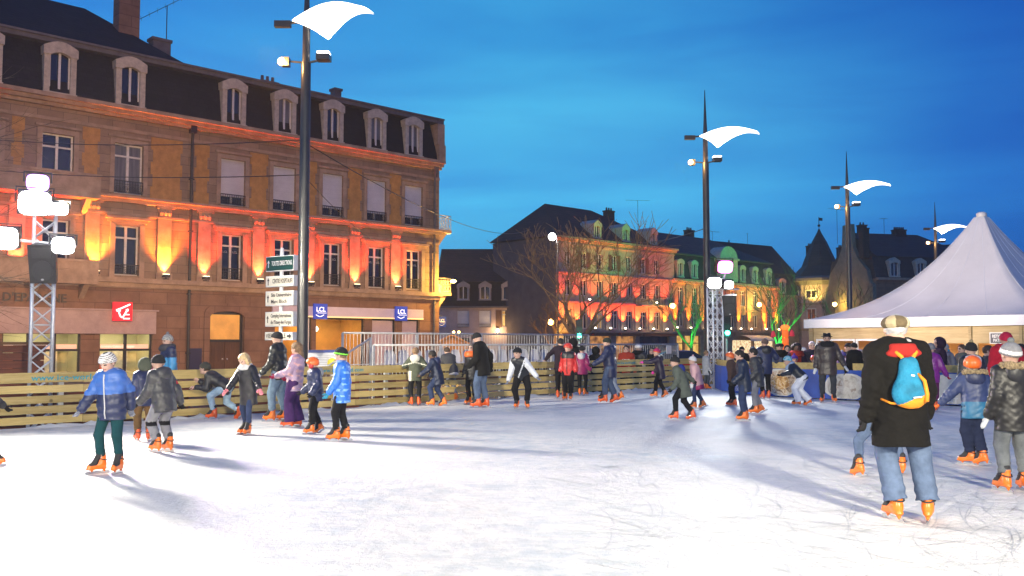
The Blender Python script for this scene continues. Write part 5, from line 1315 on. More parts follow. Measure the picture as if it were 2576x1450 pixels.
# ------------------------------------------------------------------ people: smooth-blended bodies and clothes meshed from distance fields
F32=np.float32
def A3(v): return np.array((v[0],v[1],v[2]),F32)
def surf(fn,lo,hi,h):
    n=[int(math.ceil((hi[i]-lo[i])/h))+1 for i in range(3)]
    ax=[lo[i]+h*np.arange(n[i],dtype=F32) for i in range(3)]
    G=np.stack(np.meshgrid(*ax,indexing='ij'),-1).reshape(-1,3).astype(F32)
    V=fn(G).reshape(n); S=V<0
    c=[S[a:n[0]-1+a,b:n[1]-1+b,d:n[2]-1+d] for a in(0,1) for b in(0,1) for d in(0,1)]
    s=sum(x.astype(np.int8) for x in c); act=(s>0)&(s<8)
    I=np.argwhere(act); idx=-np.ones(act.shape,np.int32); idx[act]=np.arange(len(I))
    acc=np.zeros((len(I),3),F32); cnt=np.zeros(len(I),F32)
    for a in range(8):
        for bit in(1,2,4):
            if a&bit: continue
            b=a|bit
            oa=np.array([(a>>2)&1,(a>>1)&1,a&1]); ob=np.array([(b>>2)&1,(b>>1)&1,b&1])
            ia=I+oa; ib=I+ob
            va=V[ia[:,0],ia[:,1],ia[:,2]]; vb=V[ib[:,0],ib[:,1],ib[:,2]]
            m=(va<0)!=(vb<0)
            t=np.where(m,va/np.where(m,va-vb,1),0)
            acc+=np.where(m[:,None],oa+(ob-oa)*t[:,None],0); cnt+=m
    P=(I+acc/np.maximum(cnt,1)[:,None])*h+np.array(lo,F32)
    Q=[]
    for d in range(3):
        e1,e2=[(1,2),(2,0),(0,1)][d]
        sl0=[slice(None)]*3; sl1=[slice(None)]*3; sl0[d]=slice(0,n[d]-1); sl1[d]=slice(1,n[d])
        for e in(e1,e2): sl0[e]=slice(1,n[e]-1); sl1[e]=slice(1,n[e]-1)
        a=S[tuple(sl0)]; b=S[tuple(sl1)]; X=np.argwhere(a!=b); 
        if not len(X): continue
        fl=a[X[:,0],X[:,1],X[:,2]]; off=np.array([0,0,0]); off[e1]=1; off[e2]=1; X=X+off
        def g(u,v):
            Y=X.copy(); Y[:,e1]-=u; Y[:,e2]-=v; return idx[Y[:,0],Y[:,1],Y[:,2]]
        q=np.stack([g(1,1),g(0,1),g(0,0),g(1,0)],1); q[~fl]=q[~fl][:,::-1]; Q.append(q)
    Q=np.concatenate(Q) if Q else np.zeros((0,4),int)
    return P,Q[(Q>=0).all(1)]
def to_mesh(name,P,Q,mats,mi=None):
    me=bpy.data.meshes.new(name); me.from_pydata(P.tolist(),[],Q.tolist())
    for m in (mats if isinstance(mats,(list,tuple)) else [mats]): me.materials.append(m)
    if mi is not None: me.polygons.foreach_set('material_index',mi.astype(np.int32))
    me.polygons.foreach_set('use_smooth',np.ones(len(me.polygons),bool)); me.update(); return me
def cap(P,a,b,ra,rb,want_t=False):
    a=A3(a);b=A3(b);d=b-a;L2=float(d@d)+1e-9
    t=np.clip((P-a)@d/L2,0,1); q=P-a-t[:,None]*d
    r=np.sqrt((q*q).sum(1))-(ra+(rb-ra)*t)
    return (r,t) if want_t else r
def ecap(P,a,b,ra,rb,ax,k):
    """capsule flattened by k along the axis ax"""
    a=A3(a); ax=A3(ax); s=(P-a)@ax; P2=P+(s*(1/k-1))[:,None]*ax
    b=A3(b); b2=b+((b-a)@ax)*(1/k-1)*ax
    return cap(P2,a,b2,ra,rb)*(.5+.5*k)
def ell(P,c,R,rad):
    q=(P-A3(c))@R; rad=np.array(rad,F32); k0=np.sqrt(((q/rad)**2).sum(1)); k1=np.sqrt(((q/rad**2)**2).sum(1))+1e-9
    return k0*(k0-1)/k1
def smin(a,b,k):
    h=np.clip(.5+.5*(b-a)/k,0,1); return b+(a-b)*h-k*h*(1-h)
def wob(P,f,seed=0):
    r=np.random.RandomState(seed); o=0
    for i in range(5):
        w=r.randn(3).astype(F32)*f*(1+.35*i); o=o+np.sin(P@w+r.rand()*6.28)*(1/(1+.5*i))
    return o/2.2
def ring(P,c,R,rad,r,ky=1.0):
    q=(P-A3(c))@R; u=np.sqrt(q[:,0]**2+(q[:,1]/ky)**2)-rad; return np.sqrt(u*u+q[:,2]**2)-r

def cloth(name,col,kind='cloth'):
    if name in M: return M[name]
    if kind=='denim': m=pm(name,col,.9,.25,9,.35,60,spec=.2)
    elif kind=='leather': m=pm(name,col,.34,.25,7,.3,22)
    elif kind=='nylon': m=pm(name,col,.45,.14,7,.3,16)
    elif kind=='knit': m=pm(name,col,.95,.16,30,.5,90)
    elif kind=='fur': m=pm(name,col,1.0,.55,45,1.0,70)
    else: m=pm(name,col,.9,.14,10,.3,30,spec=.2)
    M[name]=m; return m
SKIN=pm('skin',(.55,.34,.26),.55,.08,14,.05,60); SKIN_D=pm('brown_skin',(.15,.075,.045),.5,.1,14,.05,60)
LIP=pm('lips',(.36,.14,.12),.5,.1,14,.02); EYE=pm('dark_eyes',(.03,.022,.02),.3,.2,14,.0)
BOOT=pm('orange_skate_shell',(.80,.17,.012),.32,.08,8,.03,20,coat=.3); BOOTD=pm('worn_red_orange_skate_shell',(.72,.10,.012),.35,.1,8,.03,20,coat=.3)
LACE=pm('black_boot_tongue',(.02,.02,.022),.7,.3,30,.4,60)

# --- template meshes: skate boot, tongue, blade, gloved hands, mitten
def tmpl(name,fn,lo,hi,h,m): P,Q=surf(fn,lo,hi,h); return to_mesh(name,P,Q,m)
Yx=np.array((1,0,0),F32)
def boot_fn(P):
    d=ecap(P,(0,-.035,.15),(0,-.042,.25),.058,.056,(1,0,0),.84)
    d=smin(d,ecap(P,(0,-.045,.125),(0,.125,.098),.056,.047,(1,0,0),.85),.03)
    d=smin(d,cap(P,(0,-.06,.10),(0,-.075,.035),.036,.014),.02)
    d=smin(d,cap(P,(0,.095,.085),(0,.10,.035),.030,.012),.02)
    d=smin(d,ecap(P,(0,-.075,.078),(0,.15,.074),.036,.036,(0,0,1),.45),.015)
    q=np.abs(P[:,2]-.235)-.006; ring_=np.where((np.abs(P[:,2]-.235)<.014),.0025,0)
    d=d+ring_
    return np.maximum(d,P[:,2]-.268)
def tongue_fn(P):
    d=ecap(P,(0,.012,.255),(0,.058,.165),.048,.044,(0,1,0),.8); d=smin(d,cap(P,(0,.055,.15),(0,.120,.118),.044,.037),.03)
    d=np.minimum(d,cap(P,(0,-.038,.255),(0,-.04,.285),.047,.049)); return d+.0025*np.sin(P[:,2]*240)
def blade_mb():
    t=MB(); t.prism([(-.15,.0),(.19,.0),(.205,.018),(.17,.04),(-.13,.04),(-.155,.02)],-.004,.004,0,Matrix(((0,-1,0,0),(1,0,0,0),(0,0,1,0),(0,0,0,1)))); return t.mesh('blade',M['steel'])
T_BOOT=[tmpl('ice_skate',boot_fn,(-.09,-.16,0),(.09,.21,.33),h,BOOT) for h in(.0085,.014)]
T_TONG=[tmpl('boot_tongue',tongue_fn,(-.08,-.13,.06),(.08,.17,.39),h,LACE) for h in(.009,.015)]
T_BLADE=blade_mb()
def strap_mb():
    t=MB(); pts=[(.060*math.cos(q*PI/9),-.037+.072*math.sin(q*PI/9),.205+.018*math.sin(q*PI/9)) for q in range(19)]; t.tube(pts,.007,6,cap=False); t.box(.050,.068,-.055,-.015,.192,.216); return t.mesh('buckle_strap',LACE,True)
T_STRAP=strap_mb()
def hand_fn(curl=.5,thick=1.0):
    def fn(P):
        d=ecap(P,(0,0,-.015),(0,.004,-.085),.030*thick,.040*thick,(0,1,0),.52)
        d=smin(d,cap(P,(0,0,.03),(0,0,-.02),.028,.027),.02)
        for i,(x,l) in enumerate(((-.030,.062),(-.010,.074),(.010,.070),(.029,.055))):
            a=Vector((x,.004,-.085)); c1=curl*.7+.06*i
            b=a+Vector((x*.10,math.sin(c1)*l*.5,-math.cos(c1)*l*.5)); c=b+Vector((x*.04,math.sin(c1*2.1)*l*.5,-math.cos(c1*2.1)*l*.5))
            d=smin(d,cap(P,a,b,.0105*thick,.0098*thick),.006); d=np.minimum(d,cap(P,b,c,.0098*thick,.0082*thick))
        a=Vector((-.030,.006,-.035)); b=a+Vector((-.030,.020,-.026)); c=b+Vector((-.006,.012,-.030))
        d=smin(d,cap(P,a,b,.0135*thick,.012*thick),.010); d=smin(d,cap(P,b,c,.012*thick,.0095*thick),.004)
        return d
    return fn
def mitt_fn(P):
    d=ecap(P,(0,0,-.02),(0,.012,-.125),.036,.046,(0,1,0),.6); d=smin(d,cap(P,(0,0,.04),(0,0,-.02),.040,.034),.02)
    a=Vector((-.036,.006,-.045)); d=smin(d,cap(P,a,a+Vector((-.036,.012,-.05)),.019,.017),.012); return d
def mirrored(me):
    m2=me.copy(); m2.transform(Matrix.Scale(-1,4,(1,0,0))); m2.flip_normals(); return m2
T_HAND={}
for k,fn,th in(('hand',hand_fn(.55,.92),0),('glove',hand_fn(.5,1.18),0),('mitten',mitt_fn,0)):
    for q,h in(('hi',.0055),('lo',.0085)):
        a=tmpl(k,fn,(-.10,-.06,-.20),(.07,.10,.075),h,SKIN); T_HAND[k,q,1]=a; T_HAND[k,q,-1]=mirrored(a)

def ik(a,b,l1,l2,hint):
    d=b-a; L_=d.length; mx=(l1+l2)*.998
    if L_>mx: b=a+d*(mx/L_); d=b-a; L_=mx
    x=(l1*l1-l2*l2+L_*L_)/(2*L_); h=math.sqrt(max(0,l1*l1-x*x)); u=d/L_; hn=(hint-u*hint.dot(u))
    if hn.length<1e-5: hn=u.orthogonal()
    return a+u*x+hn.normalized()*h,b
def frame(up,right):
    up=up.normalized(); f=up.cross(right).normalized(); r=f.cross(up).normalized(); return r,f,up
def RM(r,f,u): return np.array([[r.x,f.x,u.x],[r.y,f.y,u.y],[r.z,f.z,u.z]],F32)
NP=[0]
def person(label,pos,H,yaw=0,child=False,lean=(0,0),twist=0,crouch=0.0,feet=((0,-.06,0,-8,0),(0,.06,0,8,0)),arms=((-.06,.03,-.31),(.06,.03,-.31)),
           head=(0,0),top=None,legs=None,hat=None,hair=None,glove=None,scarf=None,skates=True,boot=None,skin=None,group=None,shift=(0,0),z0=0.0,extra=None,elbow=(0,-1,-.25),wide=1.0):
    NP[0]+=1; seed=NP[0]
    Yd=pos[1]; h=max(.0085,Yd*.00085); hb=max(.0075,Yd*.00062)
    px=Yd/914.0; hi='hi' if Yd<13 else 'lo'
    root=empty('person',(pos[0],pos[1],z0),math.radians(yaw),label,'person',group)
    skin=skin or SKIN
    hr=(.080 if child else .069)*H; hh=hr
    sk=.052*H if skates else 0.0; s=H/1.75 if not child else H/1.62
    # ankles
    ank=[];fm=[]
    for i,(f,r,u,ty,tp) in enumerate(feet):
        Mf=Matrix.Translation((r*H,f*H,u*H))@Matrix.Rotation(-math.radians(ty),4,'Z')@Matrix.Rotation(-math.radians(tp),4,'X')
        fm.append(Mf); ank.append(Mf@Vector((0,-.03*s,.175*s if skates else .09*s)))
    mid=(ank[0]+ank[1])/2
    P=Vector((mid.x*.9+shift[0]*H,mid.y*.9+shift[1]*H,(.515*H+sk-crouch*H)))
    P.z=min(.60*H,min(a.z+math.sqrt(max(.05,.476**2-((a.x/H-P.x/H-(-.052,.052)[i])**2+(a.y/H-P.y/H)**2)))*H for i,a in enumerate(ank)))-crouch*H
    rl,rs=math.radians(lean[0]),math.radians(lean[1])
    up=Vector((math.sin(rs),math.sin(rl)*math.cos(rs),math.cos(rl)*math.cos(rs))).normalized()
    R0=Matrix.Rotation(-math.radians(twist),3,'Z')@Vector((1,0,0))
    r,f,up=frame(up,R0)
    Nk=P+up*(.315*H); ch=P+up*(.20*H)
    shw=(.088 if child else .106)*H*wide; wide=wide*1.0
    sh=[Nk-up*.035*H-r*shw,Nk-up*.035*H+r*shw]
    hy,hp=math.radians(head[0]),math.radians(head[1])
    hf=Matrix.Rotation(-hy,3,'Z')@(Vector((0,1,0))*math.cos(hp)+Vector((0,0,-1))*math.sin(hp))
    hu=Matrix.Rotation(-hy,3,'Z')@(Vector((0,0,1))*math.cos(hp)+Vector((0,1,0))*math.sin(hp))
    hr_=hf.cross(hu).normalized(); nd=(up*.45+hu*.55).normalized()
    Hc=Nk+nd*(hh*1.28)+hf*hh*.12; RH=RM(hr_,hf,hu); RT=RM(r,f,up)
    hip=[P-r*.052*H-up*.0*H,P+r*.052*H]
    kn=[];an=[]
    for i in(0,1):
        toe=(fm[i].to_3x3()@Vector((0,1,0)))
        k,a=ik(hip[i],ank[i],.245*H,.238*H,toe+Vector(((-.15,.15)[i],0,.1))); kn.append(k); an.append(a)
    el=[];wr=[]
    for i in(0,1):
        T=sh[i]+Vector(arms[i])*H; hint=Vector((elbow[0]+(-.12,.12)[i],elbow[1],elbow[2]))
        e,w=ik(sh[i],T,.170*H,.150*H,hint); el.append(e); wr.append(w)
    allp=[P,Nk,Hc]+sh+kn+an+el+wr+hip
    lo=[min(p[i] for p in allp)-.17*H for i in range(3)]; hi_=[max(p[i] for p in allp)+.17*H for i in range(3)]
    # ---------- body
    def headf(Q):
        q=(Q-A3(Hc))@RH/hh; c=np.zeros(3,F32); I3=np.eye(3,dtype=F32)
        d=ell(q,(0,-.04,.18),I3,(.75,.90,.82)); d=smin(d,ell(q,(0,.20,-.36),I3,(.55,.60,.62)),.22)
        d=smin(d,cap(q,(0,.78,.08),(0,.90,-.16),.06,.12),.08); d=smin(d,ell(q,(0,.62,-.78),I3,(.22,.18,.18)),.15)
        d=smin(d,np.minimum(ell(q,(-.77,-.02,-.08),I3,(.09,.19,.26)),ell(q,(.77,-.02,-.08),I3,(.09,.19,.26))),.05)
        for sg in(-1,1): d=np.maximum(d,-(ell(q,(sg*.31,.95,.04),I3,(.19,.2,.12))))
        return d*hh
    def bodyf(Q):
        d=headf(Q); d=smin(d,cap(Q,Hc-hu*hh*.5-hf*hh*.1,Nk-up*.03*H,.040*H,.044*H),.02*H)
        t=ecap(Q,P,Nk-up*.07*H,.078*H,.088*H,f,.68); t=smin(t,cap(Q,sh[0],sh[1],.036*H,.036*H),.04*H); d=smin(d,t,.025*H)
        for i in(0,1):
            d=smin(d,cap(Q,sh[i],el[i],.036*H,.029*H),.02*H); d=smin(d,cap(Q,el[i],wr[i],.029*H,.020*H),.01*H)
            d=smin(d,cap(Q,hip[i],kn[i],.052*H,.036*H),.02*H); d=smin(d,cap(Q,kn[i],an[i],.036*H,.024*H),.01*H)
        return d
    V,F=surf(bodyf,lo,hi_,hb); 
    C=V[F].mean(1); q=(C-A3(Hc))@RH/hh; mi=np.zeros(len(F),int)
    fr=q[:,1]>.55
    mi[fr&(np.abs(np.abs(q[:,0])-.31)<.15)&(np.abs(q[:,2]-.03)<.075)]=2
    mi[fr&(np.abs(np.abs(q[:,0])-.31)<.2)&(np.abs(q[:,2]-.24)<.04)]=3
    mi[fr&(np.abs(q[:,0])<.24)&(np.abs(q[:,2]+.50)<.07)]=1
    hc=hair[1] if hair else pm('brown_hair',(.06,.035,.02),.7,.4,30,.5,80)
    body=link('body',to_mesh('body',V,F,[skin,LIP,EYE,hc],mi),root)
    # ---------- trousers
    lg=dict(m=cloth('dark_trousers',(.02,.02,.025)),fit=1.0,low=1.1,end=.03); lg.update(legs or {})
    ft=lg['fit']
    def legf(Q):
        d=ell(Q,P-up*.015*H,RT,(.100*H*ft,.078*H*ft,.075*H))
        for i in(0,1):
            kd=(an[i]-kn[i]); e=an[i]-kd.normalized()*lg['end']*H
            a,t1=cap(Q,hip[i],kn[i],.067*H*ft,.047*H*ft,True); d=smin(d,a,.018*H)
            b,t2=cap(Q,kn[i],e,.047*H*ft,.037*H*ft*lg['low'],True); b=b+.0035*H*np.sin(t2*26+seed)*np.clip(t2*1.6-.5,0,1)
            b=np.maximum(b,(Q-A3(e))@A3(kd.normalized())); d=smin(d,b,.010*H)
        return d+.0035*H*wob((Q@np.diag([1,1,.7]).astype(F32))/H,30,seed+40)
    lo2=[lo[0],lo[1],min(a.z for a in an)-.06*H]; hi2=[hi_[0],hi_[1],P.z+.13*H]
    V,F=surf(legf,lo2,hi2,h); mi=None; mats=[lg['m']]
    if lg.get('fn'):
        C=V[F].mean(1); mats=lg['mats']; mi=lg['fn']((C-A3(P))@RT/H,C/H)
    link('trousers',to_mesh('trousers',V,F,mats,mi),root)
    # ---------- jacket
    tp=dict(m=cloth('black_coat',(.012,.012,.013)),hem=.10,puff=0.0,rings=0.0,flare=1.0,collar=True); tp.update(top or {})
    pf=tp['puff']+(.006 if child else .003); hem=tp['hem']+(.018 if child else 0)
    hd=(up*.6+Vector((0,0,1))*.4).normalized() if lean[0]<45 else up
    hb_=P-hd*(hem+.05)*H
    def armd(Q):
        d=None
        for i in(0,1):
            a,t=cap(Q,sh[i],el[i],(.045+pf*.8)*H,(.038+pf*.8)*H,True); b,t2=cap(Q,el[i],wr[i],(.038+pf*.8)*H,(.031+pf*.6)*H,True)
            if tp['rings']: a=a-tp['rings']*H*np.abs(np.sin(t*11)); b=b-tp['rings']*H*np.abs(np.sin(t2*11))
            else: b=b+.003*H*np.sin(t2*19+i)
            e=smin(a,b,.012*H); d=e if d is None else np.minimum(d,e)
        return d
    def torsof(Q):
        d=ecap(Q,P-up*.0*H,Nk-up*.085*H,(.103+pf)*H*wide,(.114+pf)*H*wide,f,.76)
        d=smin(d,cap(Q,sh[0]+r*.01*H,sh[1]-r*.01*H,(.046+pf*.6)*H,(.046+pf*.6)*H),.05*H)
        d=smin(d,ecap(Q,P+up*.04*H,hb_,(.103+pf)*H*wide,(.108+pf)*H*tp['flare']*wide,f,.80),.03*H)
        if tp['rings']: d=d-tp['rings']*H*np.abs(np.sin(((Q-A3(P))@A3(up))/H*34))
        return d
    def coatf(Q):
        d=smin(torsof(Q),armd(Q),.016*H)
        if tp['collar']: d=smin(d,np.maximum(cap(Q,Nk-up*.06*H,Nk+up*.035*H,.060*H,.056*H),(Q-A3(Nk))@A3(up)-.03*H),.02*H)
        d=d+(.0050*H)*wob((Q@np.diag([1,1,1.9]).astype(F32))/H,22,seed)+.0022*H*wob(Q/H,52,seed+9)
        pl=-((Q-A3(P))@A3(hd))-hem*H+.012*H*np.sin(np.arctan2((Q-A3(P))@A3(r),(Q-A3(P))@A3(f))*3+seed)*(tp['flare']-.9)
        near=armd(Q)<.012*H
        return np.where(near,d,np.maximum(d,pl))
    V,F=surf(coatf,lo,hi_,h); mi=None; mats=tp.get('mats',[tp['m']])
    if tp.get('fn'):
        C=V[F].mean(1); mi=tp['fn']((C-A3(P))@RT/H,armd(C)<torsof(C),C)
    link('jacket',to_mesh('jacket',V,F,mats,mi),root)
    # ---------- zip and small trim
    if tp.get('zip'):
        t=MB(); pts=[]
        for i in range(9):
            u=-hem+.02+(.29+hem)*i/8; o=P+up*u*H+f*.02*H
            Qs=np.array([[*(o+f*k*.004*H)] for k in range(60)],F32); dd=coatf(Qs); k=int(np.argmax(dd>0)); pts.append(o+f*(k*.004*H+.002))
        t.tube(pts,.006*H,5); t.build('zip',tp['zip'],root)
    # ---------- hands
    for i in(0,1):
        g=glove or ('hand',skin)
        if isinstance(g,list): g=g[i]
        me=T_HAND[g[0],hi,(-1,1)[i]]
        o=bpy.data.objects.new({'hand':'hand','glove':'glove','mitten':'mitten'}[g[0]],me); COL.objects.link(o); o.parent=root
        o.material_slots[0].link='OBJECT'; o.material_slots[0].material=g[1]
        dn=(wr[i]-el[i]).normalized(); z=-dn; palm=Vector((0,1,0)); y=(palm-z*palm.dot(z)); y=y.normalized() if y.length>.2 else z.orthogonal(); x=y.cross(z).normalized()
        rot=Matrix((x,y,z)).transposed().to_4x4()@Matrix.Rotation((1.1,-1.1)[i],4,'Z')
        sc=s*(1.0 if not child else .95)*(1.12 if g[0]=='mitten' else 1)
        o.matrix_local=Matrix.Translation(wr[i]+dn*.012*H)@rot@Matrix.Scale(sc,4)
    # ---------- skates
    for i in(0,1):
        o=bpy.data.objects.new('ice_skate' if skates else 'shoe',T_BOOT[0 if Yd<13 else 1]); COL.objects.link(o); o.parent=root
        o.material_slots[0].link='OBJECT'; o.material_slots[0].material=(boot or (BOOT if seed%3 else BOOTD)) if skates else LACE
        o.matrix_local=(fm[i] if skates else fm[i]@Matrix.Translation((0,0,-.06*s)))@Matrix.Scale(s,4)
        if skates:
            c=bpy.data.objects.new('boot_tongue',T_TONG[0 if Yd<13 else 1]); COL.objects.link(c); c.parent=o
            c=bpy.data.objects.new('blade',T_BLADE); COL.objects.link(c); c.parent=o
            if Yd<16: c=bpy.data.objects.new('buckle_strap',T_STRAP); COL.objects.link(c); c.parent=o
    # ---------- head wear and hair, in head units
    def hpart(name,fn,mats,lo_=(-1.7,-1.9,-1.3),hi__=(1.7,1.7,2.1),mfn=None,res=1.0):
        hv=max(.045,hb*res/hh)
        P_,Q_=surf(fn,lo_,hi__,hv)
        if not len(Q_): return
        mi_=mfn(P_[Q_].mean(1)) if mfn else None
        W=(P_*hh)@RH.T+A3(Hc); link(name,to_mesh(name,W,Q_,mats,mi_),root)
    I3=np.eye(3,dtype=F32)
    if hair:
        k,hm=hair[0],hair[1]
        def short(q,e=.07):
            d=ell(q,(0,-.06,.20),I3,(.76+e,.90+e,.84+e)); d=d+.035*wob(q,7,seed)
            return np.maximum(d,(q[:,1]*.95-q[:,2]*.80-.28)*.8) if True else d
        def hf_(q):
            d=short(q,.07 if k=='short' else .12); d=np.maximum(d,-(q[:,2]+.55)) if k=='short' else d
            if k=='curly': d=np.minimum(d,np.maximum(ell(q,(0,-.15,.12),I3,(1.25,1.15,1.15))+.09*wob(q,9,seed),q[:,1]*.95-q[:,2]*.55-.30))
            if k in('long','side'):
                d=smin(d,ecap(q,(0,-.62,.1),(hair[2] if len(hair)>2 else 0,-.85,-2.1),.62,.34,(0,1,0),.55)+.05*wob(q@np.diag([3,3,.4]).astype(F32),3,seed),.2)
            if k=='side':
                for sg in(-1,1): d=smin(d,cap(q,(sg*.72,.0,.2),(sg*.88,.42,-1.75),.30,.20)+.05*wob(q@np.diag([3,3,.4]).astype(F32),3,seed),.15)
            return d
        hpart('hair',hf_,[hm],(-1.8,-1.9,-2.7),(1.8,1.5,1.7))
    if hat:
        k=hat['k']; mats=hat['m'] if isinstance(hat['m'],list) else [hat['m']]
        if k=='beanie':
            hgt=hat.get('h',1.0); pom=hat.get('pom')
            def fn(q):
                d=ell(q,(0,-.08,.22),I3,(.88,1.04,.98*hgt)); cut=(.02+.26*q[:,1])-q[:,2]
                d=d-.05*np.exp(-((cut+.16)/.14)**2); d=d+.012*np.sin(np.arctan2(q[:,0],q[:,1])*22)
                d=np.maximum(d,cut*.95); return d
            hpart('hat',fn,mats,mfn=hat.get('fn'))
            if pom is not None:
                hpart('pompom',lambda q: ell(q,(0,-.16,1.2*hgt+.12),I3,(.30,.30,.28))+.05*wob(q,16,3),[pom],(-.6,-.8,.6),(.6,.6,2.1))
        elif k=='helmet':
            def fn(q):
                d=ell(q,(0,-.05,.20),I3,(1.04,1.20,1.05)); cut=(-.18+.42*q[:,1])-q[:,2]; d=np.maximum(d,cut*.9)
                for a in(-.45,0,.45):
                    for b in(.2,-.55): d=np.maximum(d,-(ell(q,(a,b,1.15),I3,(.10,.22,.3))))
                for sg in(-1,1):
                    for b in(.35,-.15,-.65): d=np.maximum(d,-(ell(q,(sg*1.0,b,.55),I3,(.25,.14,.12))))
                return d
            hpart('helmet',fn,mats)
            if hat.get('guard'):
                for sg_ in(-1,1): hpart('cheek_guard',lambda q: np.maximum(ell(q,(sg_*.74,.25,-.35),I3,(.22,.45,.5)),q[:,1]-.72),[hat['guard']])
        elif k=='cap':
            def fn(q):
                d=ell(q,(0,-.12,.42),I3,(1.02,1.12,.62)); d=smin(d,ecap(q,(-.35,.85,.30),(.35,.85,.30),.32,.32,(0,0,1),.22),.12); return np.maximum(d,(-.02+.30*q[:,1])-q[:,2])+.01*wob(q,12,2)
            hpart('cap',fn,mats,mfn=hat.get('fn'))
        elif k=='fedora':
            def fn(q):
                r2=np.sqrt(q[:,0]**2+(q[:,1]/1.12)**2); z=q[:,2]-.42-.10*(q[:,0]**2)*.6
                brim=np.maximum(np.abs(z)-.045,r2-1.42); crown=np.maximum(np.maximum(r2-(.86-.10*np.clip(z,0,1)),z-.80+.16*np.exp(-(q[:,0]/.25)**2)),-z); return np.minimum(brim,crown)
            hpart('hat',fn,mats)
        elif k=='hood':
            def fn(q):
                d=ell(q,(0,-.18,.08),I3,(1.12,1.20,1.28))+.02*wob(q,6,seed); inner=ell(q,(0,.65,.02),I3,(.80,.95,.98)); return np.maximum(np.maximum(d,-inner),-(q[:,2]+1.15))
            hpart('hood',fn,mats)
        elif k=='band':
            hpart('headband',lambda q: np.maximum(ell(q,(0,-.06,.20),I3,(.84,1.0,.92)),np.abs(q[:,2]-.28-.2*q[:,1])-.16),mats)
    if scarf:
        sm=scarf[0]; big=scarf[1] if len(scarf)>1 else 1.0; fur=len(scarf)>2
        c0=Nk+up*.012*H+f*.006*H; pts_lo=[c0[i]-.13*H*big for i in range(3)]; pts_hi=[c0[i]+.13*H*big for i in range(3)]
        def fn(Q):
            d=ring(Q,c0,RT,.058*H*big,.030*H*big,1.0); d=smin(d,ring(Q,c0-up*.022*H*big+f*.01*H,RT,.066*H*big,.024*H*big),.01*H)
            return d+((.009*H*wob(Q/H,70,seed)) if fur else .004*H*wob(Q/H,30,seed))
        V,F=surf(fn,pts_lo,pts_hi,h*.8); link('fur_collar' if fur else 'scarf',to_mesh('scarf',V,F,sm),root)
    if tp.get('hooddown') is not None:
        hm,trim=tp['hooddown'][:2]; hz=tp['hooddown'][2] if len(tp['hooddown'])>2 else (.090,.055,.075); c0=Nk-f*.075*H-up*.005*H
        def fn(Q):
            d=ell(Q,c0-up*.03*H,RT,(hz[0]*H,hz[1]*H,hz[2]*H)); d=smin(d,ring(Q,Nk+up*.0*H-f*.02*H,RT,.070*H,.026*min(1,hz[2]/.05)*H),.03*H); return d+.004*H*wob(Q/H,24,seed)
        V,F=surf(fn,[c0[i]-.2*H for i in range(3)],[c0[i]+.2*H for i in range(3)],h*.9); hd_=link('hood',to_mesh('hood',V,F,hm),root)
        if trim is not None:
            def fn2(Q): return np.maximum(ring(Q,c0+up*.03*H+f*.02*H,RT,.095*H,.026*H,.8)+.010*H*wob(Q/H,85,seed),((Q-A3(c0))@A3(f))-.075*H)
            V,F=surf(fn2,[c0[i]-.19*H for i in range(3)],[c0[i]+.19*H for i in range(3)],h*.7); link('fur_trim',to_mesh('fur_trim',V,F,trim),hd_)
    return dict(root=root,P=P,N=Nk,r=r,f=f,up=up,H=H,coatf=coatf,wr=wr,Hc=Hc,hh=hh,sh=sh)
def skater(px,fy,hy,**k):
    Y=3519.0/(fy-862); h_=(fy-hy)*Y/2300.0*math.cos(PITCH)
    st=k.pop('stoop',0.0)
    H=h_/(1.075 if k.get('child') else 1.06)/(1-st)
    p=on_ice(px,fy); return dict(pos=(p.x,p.y),H=H,**k)
K=cloth
navy=K('navy_nylon',(.018,.026,.075),'nylon'); blue=K('blue_nylon',(.045,.13,.42),'nylon'); black=K('black_wool',(.012,.0115,.011)); blk2=K('black_nylon',(.016,.016,.019),'nylon')
char=K('charcoal_jacket',(.045,.045,.048),'nylon'); jean=K('blue_denim',(.085,.12,.195),'denim'); ljean=K('light_denim',(.33,.46,.56),'denim'); djean=K('dark_denim',(.03,.045,.10),'denim')
grey=K('grey_trousers',(.20,.20,.22)); brownp=K('brown_trousers',(.13,.075,.03)); teal=K('dark_teal_trousers',(.008,.05,.058)); purp=K('purple_trousers',(.055,.02,.10)); blackp=K('black_trousers',(.010,.010,.012))
leather=K('black_leather',(.013,.014,.014),'leather'); bleather=K('brown_leather',(.055,.040,.034),'leather'); lilac=K('lilac_jacket',(.38,.26,.38),'nylon'); olive=K('olive_jacket',(.075,.085,.06)); cream=K('cream_cloth',(.60,.58,.48)); 
bblue=K('bright_blue_jacket',(.03,.17,.66),'nylon'); lblue=K('pale_blue_check',(.20,.42,.75),'nylon'); mag=K('magenta_jacket',(.36,.02,.12),'nylon'); red=K('red_jacket',(.50,.02,.018),'nylon'); pink=K('pink_jacket',(.62,.36,.36),'nylon'); lgrey=K('light_grey_coat',(.30,.31,.33)); brownj=K('brown_jacket',(.10,.06,.045)); gjean=K('grey_blue_denim',(.17,.20,.27),'denim')
green=K('grey_green_coat',(.085,.10,.085)); whitej=K('white_sleeves',(.70,.71,.73),'leather'); dgrey=K('dark_grey_wool',(.06,.06,.066)); sky=K('sky_blue_jacket',(.06,.30,.56),'nylon'); maroon=K('maroon_shirt',(.30,.035,.02)); purj=K('shiny_purple_jacket',(.20,.02,.22),'leather'); redd=K('deep_red_coat',(.42,.012,.03))
